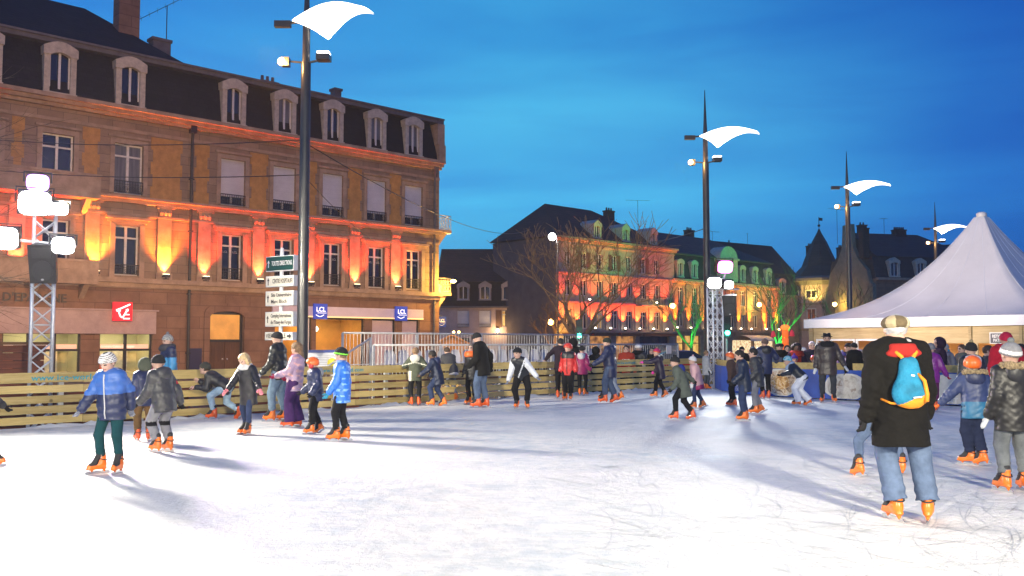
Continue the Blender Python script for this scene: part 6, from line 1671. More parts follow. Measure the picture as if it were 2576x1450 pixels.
fur=K('tan_fur',(.30,.22,.12),'fur'); bfur=K('black_fur',(.012,.011,.011),'fur'); knitw=K('white_knit',(.68,.66,.64),'knit'); knitb=K('black_knit',(.012,.012,.014),'knit'); knitg=K('grey_knit',(.22,.22,.23),'knit'); knitm=K('magenta_knit',(.38,.015,.10),'knit'); knito=K('orange_knit',(.70,.12,.03),'knit'); lime=K('lime_band',(.22,.75,.06),'knit'); knitt=K('teal_knit',(.03,.36,.50),'knit'); knito2=K('olive_knit',(.04,.04,.03),'knit')
HO=pm('orange_helmet',(.82,.15,.02),.3,.12,6,.03,20,coat=.4); HR=pm('red_helmet',(.62,.06,.03),.3,.12,6,.03,20,coat=.4); REDG=pm('red_cheek_guard',(.45,.02,.02),.4,.1,8,.02)
blond=pm('blond_hair',(.55,.40,.20),.6,.35,25,.5,60); brown=pm('brown_hair',(.06,.035,.02),.7,.4,30,.5,80); dbrown=pm('dark_hair',(.014,.010,.008),.7,.4,30,.5,80); gray=pm('grey_hair',(.45,.44,.43),.7,.3,30,.5,80); lbrown=pm('light_brown_hair',(.20,.12,.06),.65,.4,30,.5,80)
zipg=pm('grey_zip',(.5,.5,.5),.4,.1,9,0)
pinkm=K('pink_mitten',(.85,.28,.30)); wglove=K('white_glove',(.62,.63,.60)); gglove=K('grey_glove',(.22,.23,.27)); kg=K('black_glove',(.013,.013,.014)); rglove=K('crimson_glove',(.28,.015,.05)); tglove=K('teal_glove',(.03,.22,.33)); oglove=K('orange_glove',(.72,.14,.03)); mglove=K('bright_pink_glove',(.72,.06,.36))
G=dict(group=None)
def stripes(a,b,n,per,z0=0.0):
    def fn(c): return (np.mod((c[:,2]-.26*c[:,1]*np.clip(1-c[:,2],0,1))*n+z0,1.0)<per).astype(int)
    return fn
WALK_L=((.10,-.05,0,0,0),(-.13,.05,.02,0,35)); WALK_R=((-.13,-.05,.02,0,35),(.10,.05,0,0,0))
def P_(label,sp,**k):
    d=dict(sp); d.update(k); return person(label,d.pop('pos'),d.pop('H'),**d)
# 1 half out of the picture
P_('skater in a grey sleeve mostly beyond the picture edge, one orange skate showing',skater(-38,1172,905),yaw=-80,child=True,feet=WALK_R,top=dict(m=dgrey,puff=.006),legs=dict(m=jean),hair=('short',brown),glove=('glove',kg),arms=((-.06,.1,-.27),(.08,.1,-.26)))
# 2 boy with striped beanie
def two_tone(z,a=0,b=1):
    def fn(q,arm,C): return np.where(q[:,2]>z,a,b)
    return fn
b2=P_('boy gliding towards us in a blue and navy jacket and white striped beanie',skater(279,1190,893),yaw=170,child=True,lean=(4,2),feet=((.02,-.085,0,-6,0),(.05,.085,0,38,0)),arms=((-.035,-.13,-.27),(.15,.06,-.285)),head=(8,24),
  top=dict(mats=[blue,navy,knitb],fn=lambda q,arm,C: np.where(q[:,2]>.13,0,1),hem=.085,puff=.012,rings=.003,zip=zipg,hooddown=(navy,None)),legs=dict(m=teal,fit=.92,end=.06),
  hat=dict(k='beanie',m=[knitw,knitb],fn=stripes(0,1,5.2,.26),h=1.0),glove=('glove',gglove),hair=('short',lbrown))
# 3,4
P_('child in an olive hood and brown trousers half hidden behind the boy in blue',skater(360,1110,908),yaw=28,child=True,feet=((.02,-.07,0,-15,0),(0,.07,0,20,0)),top=dict(m=navy,puff=.010,hem=.10),legs=dict(m=brownp,fit=1.1),hat=dict(k='hood',m=olive),glove=('glove',wglove),arms=((-.08,.03,-.3),(.12,.0,-.28)))
P_('child in a charcoal padded jacket and black beanie bending at the knees',skater(412,1138,898,stoop=.05),yaw=62,child=True,lean=(16,0),crouch=.045,feet=((.06,-.05,0,0,0),(.0,.06,0,6,0)),arms=((-.05,.13,-.27),(.10,-.10,-.28)),head=(18,12),
  top=dict(mats=[char,red],fn=lambda q,arm,C: np.where(arm&(q[:,0]>.13)&(q[:,2]>.16)&(q[:,2]<.20),1,0),hem=.10,puff=.014,rings=.003,hooddown=(char,None)),legs=dict(mats=[grey,blackp],fn=lambda q,c: np.where(np.abs(c[:,2]-.30)<.022,1,0),fit=1.15),hat=dict(k='beanie',m=knitb),glove=('glove',kg))
# 5
def p5(q,arm,C):
    return np.where(q[:,2]>.19,1,np.where((q[:,2]<.02),np.where(np.mod(q[:,2]*26,1)<.45,1,2),0))
P_('teenager in a sky blue and navy jacket and pompom hat standing by the fence',skater(420,1052,841),yaw=130,lean=(3,0),feet=((0,-.06,0,-8,0),(0,.06,0,8,0)),top=dict(mats=[sky,navy,whitej],fn=p5,puff=.008,hem=.11),legs=dict(m=djean),hat=dict(k='beanie',m=[knitg,cream],fn=stripes(0,1,5,.35),pom=knitg,h=1.05),scarf=(dgrey,1.15),head=(-10,6),glove=('hand',SKIN))
# 6 racing girl
P_('girl racing bent forward in a black jacket and pale jeans',skater(560,1055,912,stoop=.24),yaw=88,child=True,lean=(58,0),crouch=.10,feet=((.12,-.06,0,0,0),(-.24,.08,.015,20,30)),arms=((-.02,.16,-.15),(.05,.20,-.08)),head=(0,2),top=dict(m=blk2,hem=.06,puff=.006),legs=dict(m=ljean,fit=1.0),hair=('short',brown),hat=dict(k='beanie',m=knito2),glove=('hand',SKIN),elbow=(0,-.3,-1))
# 7 blonde girl
P_('blonde girl in a black coat with big pink mittens looking down',skater(624,1094,891),yaw=158,child=True,lean=(8,0),feet=((.05,-.035,0,-8,0),(.0,.05,0,25,0)),arms=((-.20,.10,-.25),(.045,.20,-.25)),head=(14,30),top=dict(m=blk2,hem=.17,puff=.006,flare=1.08),legs=dict(m=djean,fit=.85,end=.05),hair=('side',blond),scarf=(knitw,1.0),glove=('mitten',pinkm))
# 8 man in leather
P_('man in a black leather jacket, black beanie and jeans skating past the road sign',skater(705,1061,832),yaw=80,feet=((.10,-.04,0,0,0),(-.02,.06,0,4,0)),arms=((-.05,.12,-.28),(.06,.05,-.30)),head=(12,4),top=dict(m=leather,hem=.09,puff=.004),legs=dict(m=K('washed_denim',(.16,.23,.30),'denim'),fit=1.05),hat=dict(k='beanie',m=knitb,h=.92),glove=('glove',gglove),lean=(5,0))
# 9 lilac girl
P_('girl with long brown hair in a lilac jacket and purple trousers',skater(740,1076,866),yaw=82,child=True,lean=(-5,0),feet=((.06,-.04,0,0,0),(-.02,.05,0,0,0)),arms=((-.06,.20,-.20),(.06,.17,-.23)),head=(8,4),top=dict(mats=[lilac,pink],fn=lambda q,arm,C: (wob(C,24,5)>.35).astype(int),hem=.10,puff=.010),legs=dict(m=purp,fit=1.22,low=1.65,end=-.03),hair=('long',lbrown,.35),glove=('glove',rglove),scarf=(rglove,.85))
# 10 orange helmet kid
P_('small child in an orange helmet with red cheek guards and a navy padded jacket',skater(793,1091,903),yaw=118,child=True,lean=(6,0),feet=((.09,-.07,0,-10,0),(-.12,.10,.012,-10,28)),arms=((-.10,.08,-.27),(.08,.11,-.26)),head=(18,8),top=dict(m=navy,puff=.016,rings=.004,hem=.10,hooddown=(cream,None)),legs=dict(mats=[blackp,whitej],fn=lambda q,c: ((wob(c,60,3)>.72)&(c[:,2]<.36)).astype(int),fit=1.12),hat=dict(k='helmet',m=HO,guard=REDG),glove=('glove',kg))
# 11 blue plaid boy
P_('boy in a bright blue checked jacket and black beanie with lime band',skater(864,1110,880),yaw=86,child=True,lean=(1,0),feet=((.09,-.045,0,0,0),(-.0,.055,0,2,0)),arms=((-.05,.11,-.29),(.07,-.03,-.31)),head=(6,6),
  top=dict(mats=[bblue,lblue],fn=lambda q,arm,C: ((np.mod(q[:,2]*15,1)<.34)&(~arm)&(np.mod(q[:,1]*13+.3*np.sin(q[:,2]*40),1)<.62)).astype(int),hem=.12,puff=.008),legs=dict(mats=[blackp,whitej],fn=lambda q,c:((np.abs(q[:,1]+.0)<.010)&(q[:,0]>.055)).astype(int),fit=.98),hat=dict(k='beanie',m=[knitb,lime],fn=lambda c:((c[:,2]-.26*c[:,1]<.34)&(c[:,2]-.26*c[:,1]>.14)).astype(int)),glove=('glove',tglove),hair=('short',lbrown))
# 12
P_('child in an olive jacket with cream flashes holding the fence, back to us',skater(1043,1021,877),yaw=-2,child=True,lean=(6,0),feet=((.0,-.07,0,-35,0),(.02,.08,0,10,0)),arms=((-.13,.12,-.14),(.13,.12,-.14)),top=dict(mats=[olive,cream],fn=lambda q,arm,C:(((np.abs(q[:,2]-.215+.25*np.abs(q[:,0]))<.010)|((q[:,0]<-.06)&(q[:,2]<.05)&(~arm)))).astype(int),hem=.11,puff=.008,hooddown=(cream,None)),legs=dict(m=blackp),hair=('short',lbrown),glove=('hand',SKIN))
# 13,14
P_('dark haired boy in a navy jacket reaching one arm down beside the fence',skater(1098,1022,878),yaw=75,child=True,lean=(16,0),crouch=.03,feet=((.08,-.05,0,0,0),(-.14,.06,0,0,18)),arms=((-.16,.16,-.22),(.05,.12,-.26)),head=(0,12),skin=SKIN_D,top=dict(m=K('dark_navy_nylon',(.012,.02,.05),'nylon'),hem=.14,puff=.014,hooddown=(navy,None)),legs=dict(m=djean,fit=1.1),hair=('short',dbrown),glove=('hand',SKIN_D))
P_('adult in a grey jacket bent over the fence boards behind the dark haired boy',skater(1136,1011,876,stoop=.06),yaw=38,lean=(26,0),feet=((.06,-.05,0,0,0),(-.10,.06,.03,0,40)),arms=((-.05,.18,-.22),(.08,.18,-.22)),head=(0,14),top=dict(mats=[dgrey,knitw],fn=lambda q,arm,C:((q[:,2]<-.07)&(~arm)).astype(int),hem=.085,puff=.008),legs=dict(m=grey,fit=.85),hair=('short',brown),glove=('hand',SKIN))
# 15
P_('tall man in a black coat and jeans bowing his head beside the fence',skater(1213,1027,834),yaw=72,lean=(8,0),feet=((.06,-.045,0,0,0),(-.02,.07,0,-8,0)),arms=((-.06,.10,-.27),(.07,-.10,-.28)),head=(4,32),top=dict(m=black,hem=.13,puff=.012,flare=1.08),legs=dict(m=jean,fit=1.12),hat=dict(k='beanie',m=knitb),glove=('glove',kg))
# 16
P_('child holding an orange helmet to the mouth behind the tall man in black',skater(1186,1019,868),yaw=150,child=True,top=dict(m=blk2,hem=.12,puff=.008),legs=dict(m=blackp),hair=('short',pm('grey_brown_hair',(.16,.13,.11),.7,.4,30,.5,80)),scarf=(HO,1.5),glove=('glove',kg),arms=((-.03,.15,-.10),(.05,.05,-.30)))
# 17
P_('boy crouching forward in a black varsity jacket with white sleeves',skater(1311,1028,883,stoop=.13),yaw=168,lean=(34,4),crouch=.05,child=True,feet=((.02,-.10,0,-25,0),(.0,.07,0,8,0)),arms=((-.20,.02,-.245),(.06,.10,-.29)),head=(20,8),
  top=dict(mats=[K('black_varsity',(.02,.022,.026),'leather'),whitej,blackp],fn=lambda q,arm,C: np.where(arm,1,np.where((np.abs(q[:,0]+q[:,2]*.5-.05)<.012)&(q[:,1]>0),1,0)),hem=.04,puff=.006),legs=dict(m=blackp,fit=1.1),hair=('short',dbrown),hat=dict(k='beanie',m=knitb,h=.9),glove=('glove',gglove))
# 18..22
P_('adult in dark sweater with hand on hip, standing beyond the red helmet child',skater(1412,1003,850),yaw=-20,feet=((0,-.06,0,-8,0),(0,.06,0,8,0)),arms=((-.16,-.02,-.17),(.08,.1,-.22)),top=dict(m=K('dark_plum_sweater',(.025,.016,.024)),hem=.10),legs=dict(m=blackp),hair=('short',dbrown),head=(-20,0))
P_('child in a red jacket and red helmet standing with black trousers',skater(1431,1007,868),yaw=160,child=True,feet=((.03,-.05,0,-4,0),(.03,.06,0,12,0)),arms=((-.07,.02,-.30),(.07,.02,-.30)),head=(25,2),top=dict(mats=[red,blk2],fn=lambda q,arm,C:((q[:,2]>.215)&(~arm)).astype(int),hem=.09,puff=.014,zip=LACE),legs=dict(m=blackp,fit=1.2),hat=dict(k='helmet',m=HR),glove=('glove',kg))
P_('girl in a magenta jacket with white hood and black hat, back to us',skater(1464,996,874),yaw=-18,child=True,feet=((.0,-.05,0,-15,0),(.02,.07,0,25,0)),arms=((-.06,.05,-.3),(.09,.02,-.29)),top=dict(m=mag,hem=.10,puff=.012,hooddown=(knitw,None)),legs=dict(m=blackp),hat=dict(k='beanie',m=knitb),glove=('glove',kg))
P_('woman in a long navy coat, dark beanie and jeans gliding along the fence',skater(1533,1014,848),yaw=78,lean=(6,0),feet=((.08,-.05,0,0,0),(-.11,.05,.01,0,22)),arms=((-.09,.20,-.22),(.07,.04,-.29)),head=(4,4),top=dict(m=K('dark_blue_parka',(.016,.022,.065),'nylon'),hem=.17,puff=.014,hooddown=(navy,None)),legs=dict(m=K('dusk_denim',(.06,.085,.15),'denim'),fit=1.15),hat=dict(k='beanie',m=K('dark_green_knit',(.02,.026,.018),'knit')),glove=('glove',kg))
P_('woman in jeans skating close behind the navy coat',skater(1541,1006,878),yaw=60,child=True,feet=((.20,-.05,0,0,0),(-.20,.06,.01,0,25)),top=dict(m=navy,hem=.06),legs=dict(m=gjean,fit=.9),hair=('short',brown))
P_('girl in a dark coat and magenta pompom hat stretching a pink glove forward',skater(1662,1000,878),yaw=84,child=True,lean=(10,0),feet=((.13,-.05,0,0,0),(-.14,.06,.015,0,30)),arms=((-.03,.30,-.07),(.06,.06,-.28)),head=(4,4),top=dict(m=K('aubergine_coat',(.02,.012,.03),'nylon'),hem=.16,puff=.012,hooddown=(blk2,None)),legs=dict(m=blackp,fit=1.05),hat=dict(k='beanie',m=[knitm,knito],fn=lambda c:(c[:,2]-.26*c[:,1]<.28).astype(int),pom=fur),glove=('glove',mglove))
P_('boy leaning into his stride in a grey green coat and black bobble hat',skater(1712,1056,900,stoop=.04),yaw=78,child=True,lean=(20,0),crouch=.015,feet=((.09,-.05,0,0,0),(-.20,.06,0,0,14)),arms=((-.04,.08,-.29),(.12,-.26,-.19)),head=(6,6),top=dict(m=green,hem=.17,puff=.014,flare=1.12,hooddown=(K('royal_blue_lining',(.02,.035,.2)),None)),legs=dict(m=blackp,fit=1.05),hat=dict(k='beanie',m=knitb,pom=knitb),glove=('glove',kg))
P_('small girl in a pale pink coat and white hat behind the boy in grey green',skater(1745,1028,902,stoop=.03),yaw=80,child=True,lean=(16,0),feet=((.0,-.05,0,0,0),(-.22,.06,.02,0,25)),top=dict(mats=[pink,mag],fn=lambda q,arm,C:((q[:,2]<-.10)).astype(int),hem=.17,puff=.016,flare=1.1),legs=dict(m=djean),hat=dict(k='beanie',m=knitw,pom=pink),glove=('mitten',wglove))
P_('child in a long light grey coat standing at the foot of the far truss tower',skater(1778,980,884),yaw=-70,child=True,feet=((.0,-.06,0,-8,0),(.0,.06,0,8,0)),top=dict(m=lgrey,hem=.17,flare=1.08),legs=dict(m=K('slate_trousers',(.05,.06,.075))),hair=('short',lbrown),glove=('mitten',wglove))
P_('child in an orange helmet and brown jacket behind the two boys',skater(1846,1023,890),yaw=78,child=True,feet=((.0,-.06,0,0,0),(.05,.06,0,5,0)),lean=(8,0),top=dict(m=brownj,hem=.13,puff=.012),legs=dict(m=blackp),hat=dict(k='helmet',m=HO),glove=('glove',kg))
P_('boy in a dark navy jacket and jeans gliding near the banner',skater(1874,1059,884),yaw=80,child=True,lean=(8,0),feet=((.03,-.04,0,0,0),(.0,.07,0,6,0)),arms=((-.10,.13,-.26),(.07,.06,-.28)),head=(0,12),top=dict(m=K('midnight_jacket',(.012,.02,.042),'nylon'),hem=.13,puff=.012),legs=dict(m=djean,fit=1.15),hair=('short',dbrown),glove=('glove',kg))
P_('boy in a dark grey jacket with one skate lifted behind',skater(1905,1042,879),yaw=76,child=True,lean=(8,0),feet=((.04,-.05,0,0,0),(-.09,.06,.02,0,30)),arms=((-.04,.08,-.28),(.10,-.10,-.27)),head=(2,6),top=dict(m=K('dark_grey_nylon',(.04,.042,.046),'nylon'),hem=.12,puff=.012,hooddown=(blk2,None)),legs=dict(m=grey,fit=1.1),hair=('short',dbrown),glove=('glove',kg))
P_('tall person in a navy parka with brown knit hat facing the banner',skater(1925,1004,852),yaw=10,feet=((0,-.05,0,-8,0),(0,.06,0,8,0)),arms=((-.08,.12,-.27),(.15,.10,-.2)),top=dict(m=navy,hem=.14,puff=.014,hooddown=(blk2,None)),legs=dict(m=blackp),hat=dict(k='beanie',m=K('brown_knit',(.12,.075,.06),'knit')),scarf=(brownj,1.1),glove=('glove',kg))
P_('girl in white trousers and turquoise hat leaning far into a turn',skater(2015,1021,902,stoop=.16),yaw=70,child=True,lean=(44,0),crouch=.05,feet=((.06,-.05,0,0,0),(-.16,.08,.015,10,25)),arms=((-.20,.16,-.14),(.26,-.10,-.10)),head=(0,10),top=dict(m=K('black_blue_jacket',(.014,.02,.03),'nylon'),hem=.04,puff=.008),legs=dict(m=K('white_snow_trousers',(.74,.75,.78),'nylon'),fit=1.2,low=1.6,end=-.03),hat=dict(k='beanie',m=[knitt,knitw],fn=stripes(0,1,5,.3)),scarf=(K('pale_blue_scarf',(.35,.45,.6)),1.2),glove=('glove',kg))
P_('man in a black felt hat, fur collar and brown leather coat standing before the banner',skater(2083,1013,838),yaw=168,feet=((.02,-.085,0,-12,0),(.02,.085,0,20,0)),arms=((-.12,.06,-.28),(.06,.03,-.31)),head=(6,4),top=dict(m=bleather,hem=.155,puff=.012,flare=1.1,collar=False),legs=dict(m=K('grey_black_denim',(.045,.048,.055),'denim'),fit=1.0),hat=dict(k='fedora',m=K('black_felt',(.016,.018,.024))),scarf=(bfur,1.2,1),hair=('short',dbrown),glove=('mitten',wglove),wide=1.08)
P_('person in black standing at the banner half hidden by the man with the blue backpack',skater(2150,1008,862),yaw=20,top=dict(m=black,hem=.15,puff=.012),legs=dict(m=blackp),hat=dict(k='beanie',m=knitb),glove=('glove',kg))
# hidden child whose legs show beside the man
P_('child in blue jeans hidden behind the man, one leg and orange skate stretched out',skater(2215,1196,905),yaw=8,child=True,feet=((-.06,-.235,0,-14,12),(.02,.23,.0,30,0)),crouch=.04,top=dict(m=blk2,hem=.08),legs=dict(m=jean,fit=.95),hair=('short',brown),glove=('glove',kg),boot=BOOT)
# the man with the backpack
def capfn(c):
    a=np.mod(np.arctan2(c[:,0]+.05,c[:,1]+.1)+.5,6.283)/6.283*8; k=np.floor(a).astype(int); return np.array([0,1,0,2,1,0,1,2])[np.clip(k,0,7)]
tw=[K('sand_tweed',(.40,.32,.19),'knit'),K('brown_tweed',(.13,.095,.05),'knit'),K('pale_tweed',(.52,.46,.30),'knit')]
man=P_('man seen from behind in a long black coat, patchwork cap, jeans and orange skates',skater(2293,1312,784),shift=(-.05,0),lean=(0,-1.5),yaw=3,feet=((.02,-.078,0,-6,0),(-.02,.078,0,32,0)),arms=((-.045,.02,-.312),(.04,.02,-.312)),head=(4,4),
  top=dict(m=K('black_wool_coat',(.0055,.005,.0045)),hem=.185,puff=.014,flare=1.12,hooddown=(K('dark_red_hood',(.30,.020,.016)),None,(.095,.034,.030))),legs=dict(m=jean,fit=1.14,low=1.3,end=.01),hat=dict(k='cap',m=tw,fn=capfn),scarf=(K('pale_grey_scarf',(.36,.35,.33)),.88),hair=('short',gray),glove=('glove',kg),boot=BOOT,wide=1.06)
# purple girl, blue jacket child, fur hood child
P_('girl in a shiny purple jacket reaching down behind the man with the backpack',skater(2345,1035,868),yaw=-30,child=True,lean=(6,0),arms=((-.08,.05,-.29),(.13,.05,-.28)),top=dict(m=purj,hem=.11,puff=.010),legs=dict(m=K('plum_trousers',(.10,.015,.08))),hat=dict(k='beanie',m=knitg),glove=('glove',rglove))
P_('child in an orange helmet and two tone blue jacket with fur hood, back to us',skater(2456,1172,903),yaw=-14,child=True,lean=(7,0),feet=((.06,-.05,0,-70,0),(-.04,.06,.01,-40,14)),arms=((-.20,.06,-.24),(.10,.05,-.28)),head=(-10,8),top=dict(mats=[K('navy_parka',(.03,.045,.12),'nylon'),K('petrol_panel',(.02,.13,.24),'nylon')],fn=lambda q,arm,C:((q[:,2]<.045)&(~arm)).astype(int),hem=.10,puff=.016,hooddown=(navy,fur)),legs=dict(m=K('navy_trousers',(.016,.022,.05)),fit=1.2),hat=dict(k='helmet',m=HO),glove=('glove',oglove))
P_('child in a black parka with tan fur hood and grey pompom hat, back to us',skater(2550,1237,872),yaw=6,child=True,feet=((.0,-.075,0,-6,0),(.0,.085,0,10,0)),arms=((-.07,.04,-.30),(.08,.06,-.29)),top=dict(m=K('black_parka',(.014,.013,.012),'nylon'),hem=.12,puff=.018,hooddown=(blk2,fur)),legs=dict(m=K('grey_denim',(.13,.14,.145),'denim'),fit=1.08),hat=dict(k='beanie',m=[knitg,knitw],fn=lambda c:((c[:,2]-.26*c[:,1]<.55)&(c[:,2]-.26*c[:,1]>.22)).astype(int),pom=K('grey_bobble',(.16,.17,.17),'knit')),glove=('mitten',wglove))
P_('skater in black with a white collar and tan bobble on a black hat',skater(2448,1085,868),yaw=-6,child=True,top=dict(m=blk2,hem=.12,puff=.014,hooddown=(knitw,None)),legs=dict(m=blackp),hat=dict(k='beanie',m=knitb,pom=K('tan_bobble',(.32,.25,.13),'knit')),glove=('glove',kg))

# ------------------------------------------------------------------ the blue backpack on the man's back
def backpack(m):
    o=empty('backpack',m['root'].location,m['root'].rotation_euler.z,'bright blue drawstring backpack with orange base and straps on the man\'s back','backpack')
    H,P,N_,r,f,up=m['H'],m['P'],m['N'],m['r'],m['f'],m['up']; RT=RM(r,f,up)
    def surfY(x,z):   # coat surface behind the body at local x, height z
        p0=P+up*z+r*x; Qs=np.array([[*(p0-f*(k*.006))] for k in range(70)],F32); dd=m['coatf'](Qs); k=int(np.argmax(dd>0)); return p0-f*(k*.006)
    c0=surfY(.0,.085*H)-f*.03; c1=surfY(.0,.215*H)-f*.015
    def fn(Q):
        d=ecap(Q,c0+r*.0,c1,.128,.085,f,.55); d=smin(d,ecap(Q,c0-r*.045-up*.0,c0+r*.045-up*.0,.105,.105,f,.6),.05)
        ang=(Q-A3(c0))@A3(r); z=(Q-A3(c0))@A3(up)
        return d+.005*np.sin(ang*60+z*6)*np.clip((z-.05)*4,0,1)+.004*wob(Q,18,3)
    V,F=surf(fn,[min(c0[i],c1[i])-.22 for i in range(3)],[max(c0[i],c1[i])+.22 for i in range(3)],.0085)
    C=V[F].mean(1); q=(C-A3(c0))@RT; low=(q[:,2]<-.045-.10*np.abs(q[:,0])+.045*np.sin(q[:,0]*9))
    bluem=pm('teal_blue_pack_nylon',(.012,.15,.26),.75,.3,9,.6,26,spec=.25); orm=pm('orange_pack_nylon',(.72,.24,.02),.75,.2,9,.4,26,spec=.25)
    for nm,msk,mm in(('pack_body',~low,bluem),('pack_base',low,orm)):
        f2=F[msk]; u,inv=np.unique(f2,return_inverse=True); link(nm,to_mesh(nm,V[u],inv.reshape(-1,4),mm),o)
    t=MB()
    for sg in(-1,1):
        pts=[surfY(sg*.05,.265*H)-f*.012,surfY(sg*.085,.285*H)-f*.006,m['sh'][0 if sg<0 else 1]*.5+N_*.5+up*.045*H+f*.01]
        a=MB(); a.tube([c1+r*sg*.03+up*.03]+pts,[.012,.018,.018,.014],6); a.build('strap',orm,o,True)
        a=MB(); a.tube([c0+r*sg*.08-up*.085-f*.02,surfY(sg*.15,.035*H)-f*.014,surfY(sg*.20,.055*H)+f*.01],[.015,.011,.010],6); a.build('strap',orm,o,True)
    a=MB(); q0=c0-f*.085; a.tube([c1-f*.045+r*.055-up*.06,c0-f*.083+r*.085+up*.10,c0-f*.076+r*.105-up*.01,c0-f*.07+r*.10-up*.07],[.012,.016,.018,.02],6); a.build('piping',orm,o,True)
    a=MB(); a.tube([c0-f*.093-r*.02-up*.035,c0-f*.093+r*.05-up*.030],.006,5); a.tube([c1-f*.055-r*.01-up*.07,c1-f*.056+r*.02-up*.075],.008,5); a.build('reflective_tab',M['white'],o)
    return o
backpack(man)

# ------------------------------------------------------------------ spectators behind the fences
def spectator(px,hy,Y,**k):
    q=at(px,862,Y); H=(CAMH+(862-hy)*Y/2300-GZ)/1.01
    return dict(pos=(q.x,q.y),H=H,z0=GZ,skates=False,**k)
SPG=None
P_('woman in a black hood sitting low behind the railing',spectator(1500,873,29.5),yaw=-40,top=dict(m=black,hem=.12),hat=dict(k='hood',m=black))
P_('man in a maroon sweatshirt with white letters seated behind the fence',spectator(1575,868,29.6),yaw=165,top=dict(mats=[maroon,knitw],fn=lambda q,arm,C:((np.abs(q[:,2]-.20)<.018)&(np.abs(q[:,0])<.07)&(q[:,1]>0)&(np.mod(q[:,0]*42,1)<.6)).astype(int),hem=.08),hair=('short',dbrown))
P_('person in a white cap and black jacket turned away behind the fence',spectator(1607,866,30.2),yaw=-35,top=dict(m=blk2,hem=.1,puff=.012),hat=dict(k='cap',m=knitw),scarf=(black,1.3))
P_('person with a dark bulky bag silhouetted beside the tree trunk',spectator(1441,852,29.0),yaw=5,top=dict(m=black,hem=.14,puff=.02),hat=dict(k='hood',m=black))
P_('spectator in a grey blue bobble hat beyond the far corner',spectator(1893,872,34),yaw=150,top=dict(m=navy),hat=dict(k='beanie',m=K('grey_blue_knit',(.12,.16,.24),'knit')))
P_('fair haired spectator in pink scarf beyond the far corner',spectator(1912,876,35),yaw=170,top=dict(m=dgrey),hair=('side',blond),scarf=(pink,1.2))
P_('spectator in a dark flat cap and denim blue coat behind the banner',spectator(1961,862,27.5),yaw=160,top=dict(mats=[K('slate_blue_coat',(.09,.12,.2)),black],fn=lambda q,arm,C:((q[:,0]<-.05)|(q[:,2]>.24)).astype(int),hem=.15),hat=dict(k='cap',m=black),scarf=(black,1.2))
P_('woman with curly dark hair and a long rust scarf behind the banner',spectator(2004,864,26.6),yaw=178,skin=SKIN_D,top=dict(mats=[K('dark_plum_coat',(.03,.016,.035)),K('rust_scarf',(.32,.03,.015))],fn=lambda q,arm,C:((np.abs(q[:,0])<.055)&(q[:,1]>0)&(q[:,2]>.0)).astype(int),hem=.15),hair=('curly',dbrown),scarf=(K('rust_scarf',(.32,.03,.015)),1.3))
P_('white haired man in a dark coat in front of the tent door',spectator(2043,858,27.6),yaw=172,top=dict(m=K('ink_coat',(.016,.016,.03)),hem=.15),hair=('short',gray))
P_('spectator in a dark knit cap before the orange tent doorway',spectator(2133,863,27.0),yaw=110,top=dict(m=black),hat=dict(k='beanie',m=knitb))
P_('woman in a pale scarf lit pink by the stage lamp',spectator(2141,884,25.6),yaw=165,top=dict(m=dgrey),hair=('side',lbrown),scarf=(knitw,1.5))
P_('fair woman in profile lit pink beside the tent doorway',spectator(2184,880,25.4),yaw=100,top=dict(m=pink),hair=('short',lbrown))
P_('dark haired boy leaning on the boards holding something white',spectator(2189,897,24.4),yaw=120,child=True,top=dict(m=blk2),hair=('short',dbrown),arms=((-.02,.15,-.08),(.05,.1,-.2)))
P_('small child in an orange helmet peeping over the banner boards',spectator(2048,898,25.6),yaw=150,child=True,top=dict(m=pink),hat=dict(k='helmet',m=HO))
P_('child in a dark hat with violet bobbles just above the boards',spectator(1998,897,26.2),yaw=175,child=True,top=dict(m=navy),hat=dict(k='beanie',m=K('violet_knit',(.09,.03,.30),'knit'),pom=K('violet_knit',(.09,.03,.30),'knit')))
P_('man with pinkish face standing inside the last tent door',spectator(2205,856,29.0),yaw=170,top=dict(m=dgrey),hair=('short',dbrown))
P_('hooded figure in dark plum queueing at the tent hatch',spectator(2360,850,23.8),yaw=80,top=dict(m=K('plum_black_hoodie',(.028,.014,.035)),hem=.12),hat=dict(k='hood',m=K('plum_black_hoodie',(.028,.014,.035))))
P_('woman with fair hair and fur collar beside the hooded figure',spectator(2335,872,22.6),yaw=60,top=dict(m=black),hair=('short',lbrown),scarf=(fur,1.3,1))
P_('stooping grey coated man at the hatch with orange skates',spectator(2395,858,24.5),yaw=95,lean=(22,0),top=dict(m=K('blue_grey_coat',(.17,.18,.22)),hem=.14),hair=('short',gray),arms=((-.05,.12,-.24),(.06,.14,-.2)))
P_('person in a red coat and red hat seen from behind at the tent',spectator(2530,836,19.2),yaw=-8,top=dict(m=redd,hem=.14,puff=.014),hat=dict(k='beanie',m=K('red_knit',(.5,.01,.05),'knit')),scarf=(redd,1.2))
P_('person in a shiny lilac jacket between the bobble hat and red coat',spectator(2487,868,20.5),yaw=-120,top=dict(mats=[dgrey,lilac],fn=lambda q,arm,C:(q[:,2]<.2).astype(int)),hair=('short',brown))
P_('dark hatted man deep inside the tent hatch',spectator(2326,862,30.5),yaw=160,top=dict(m=black),hat=dict(k='beanie',m=knitb))

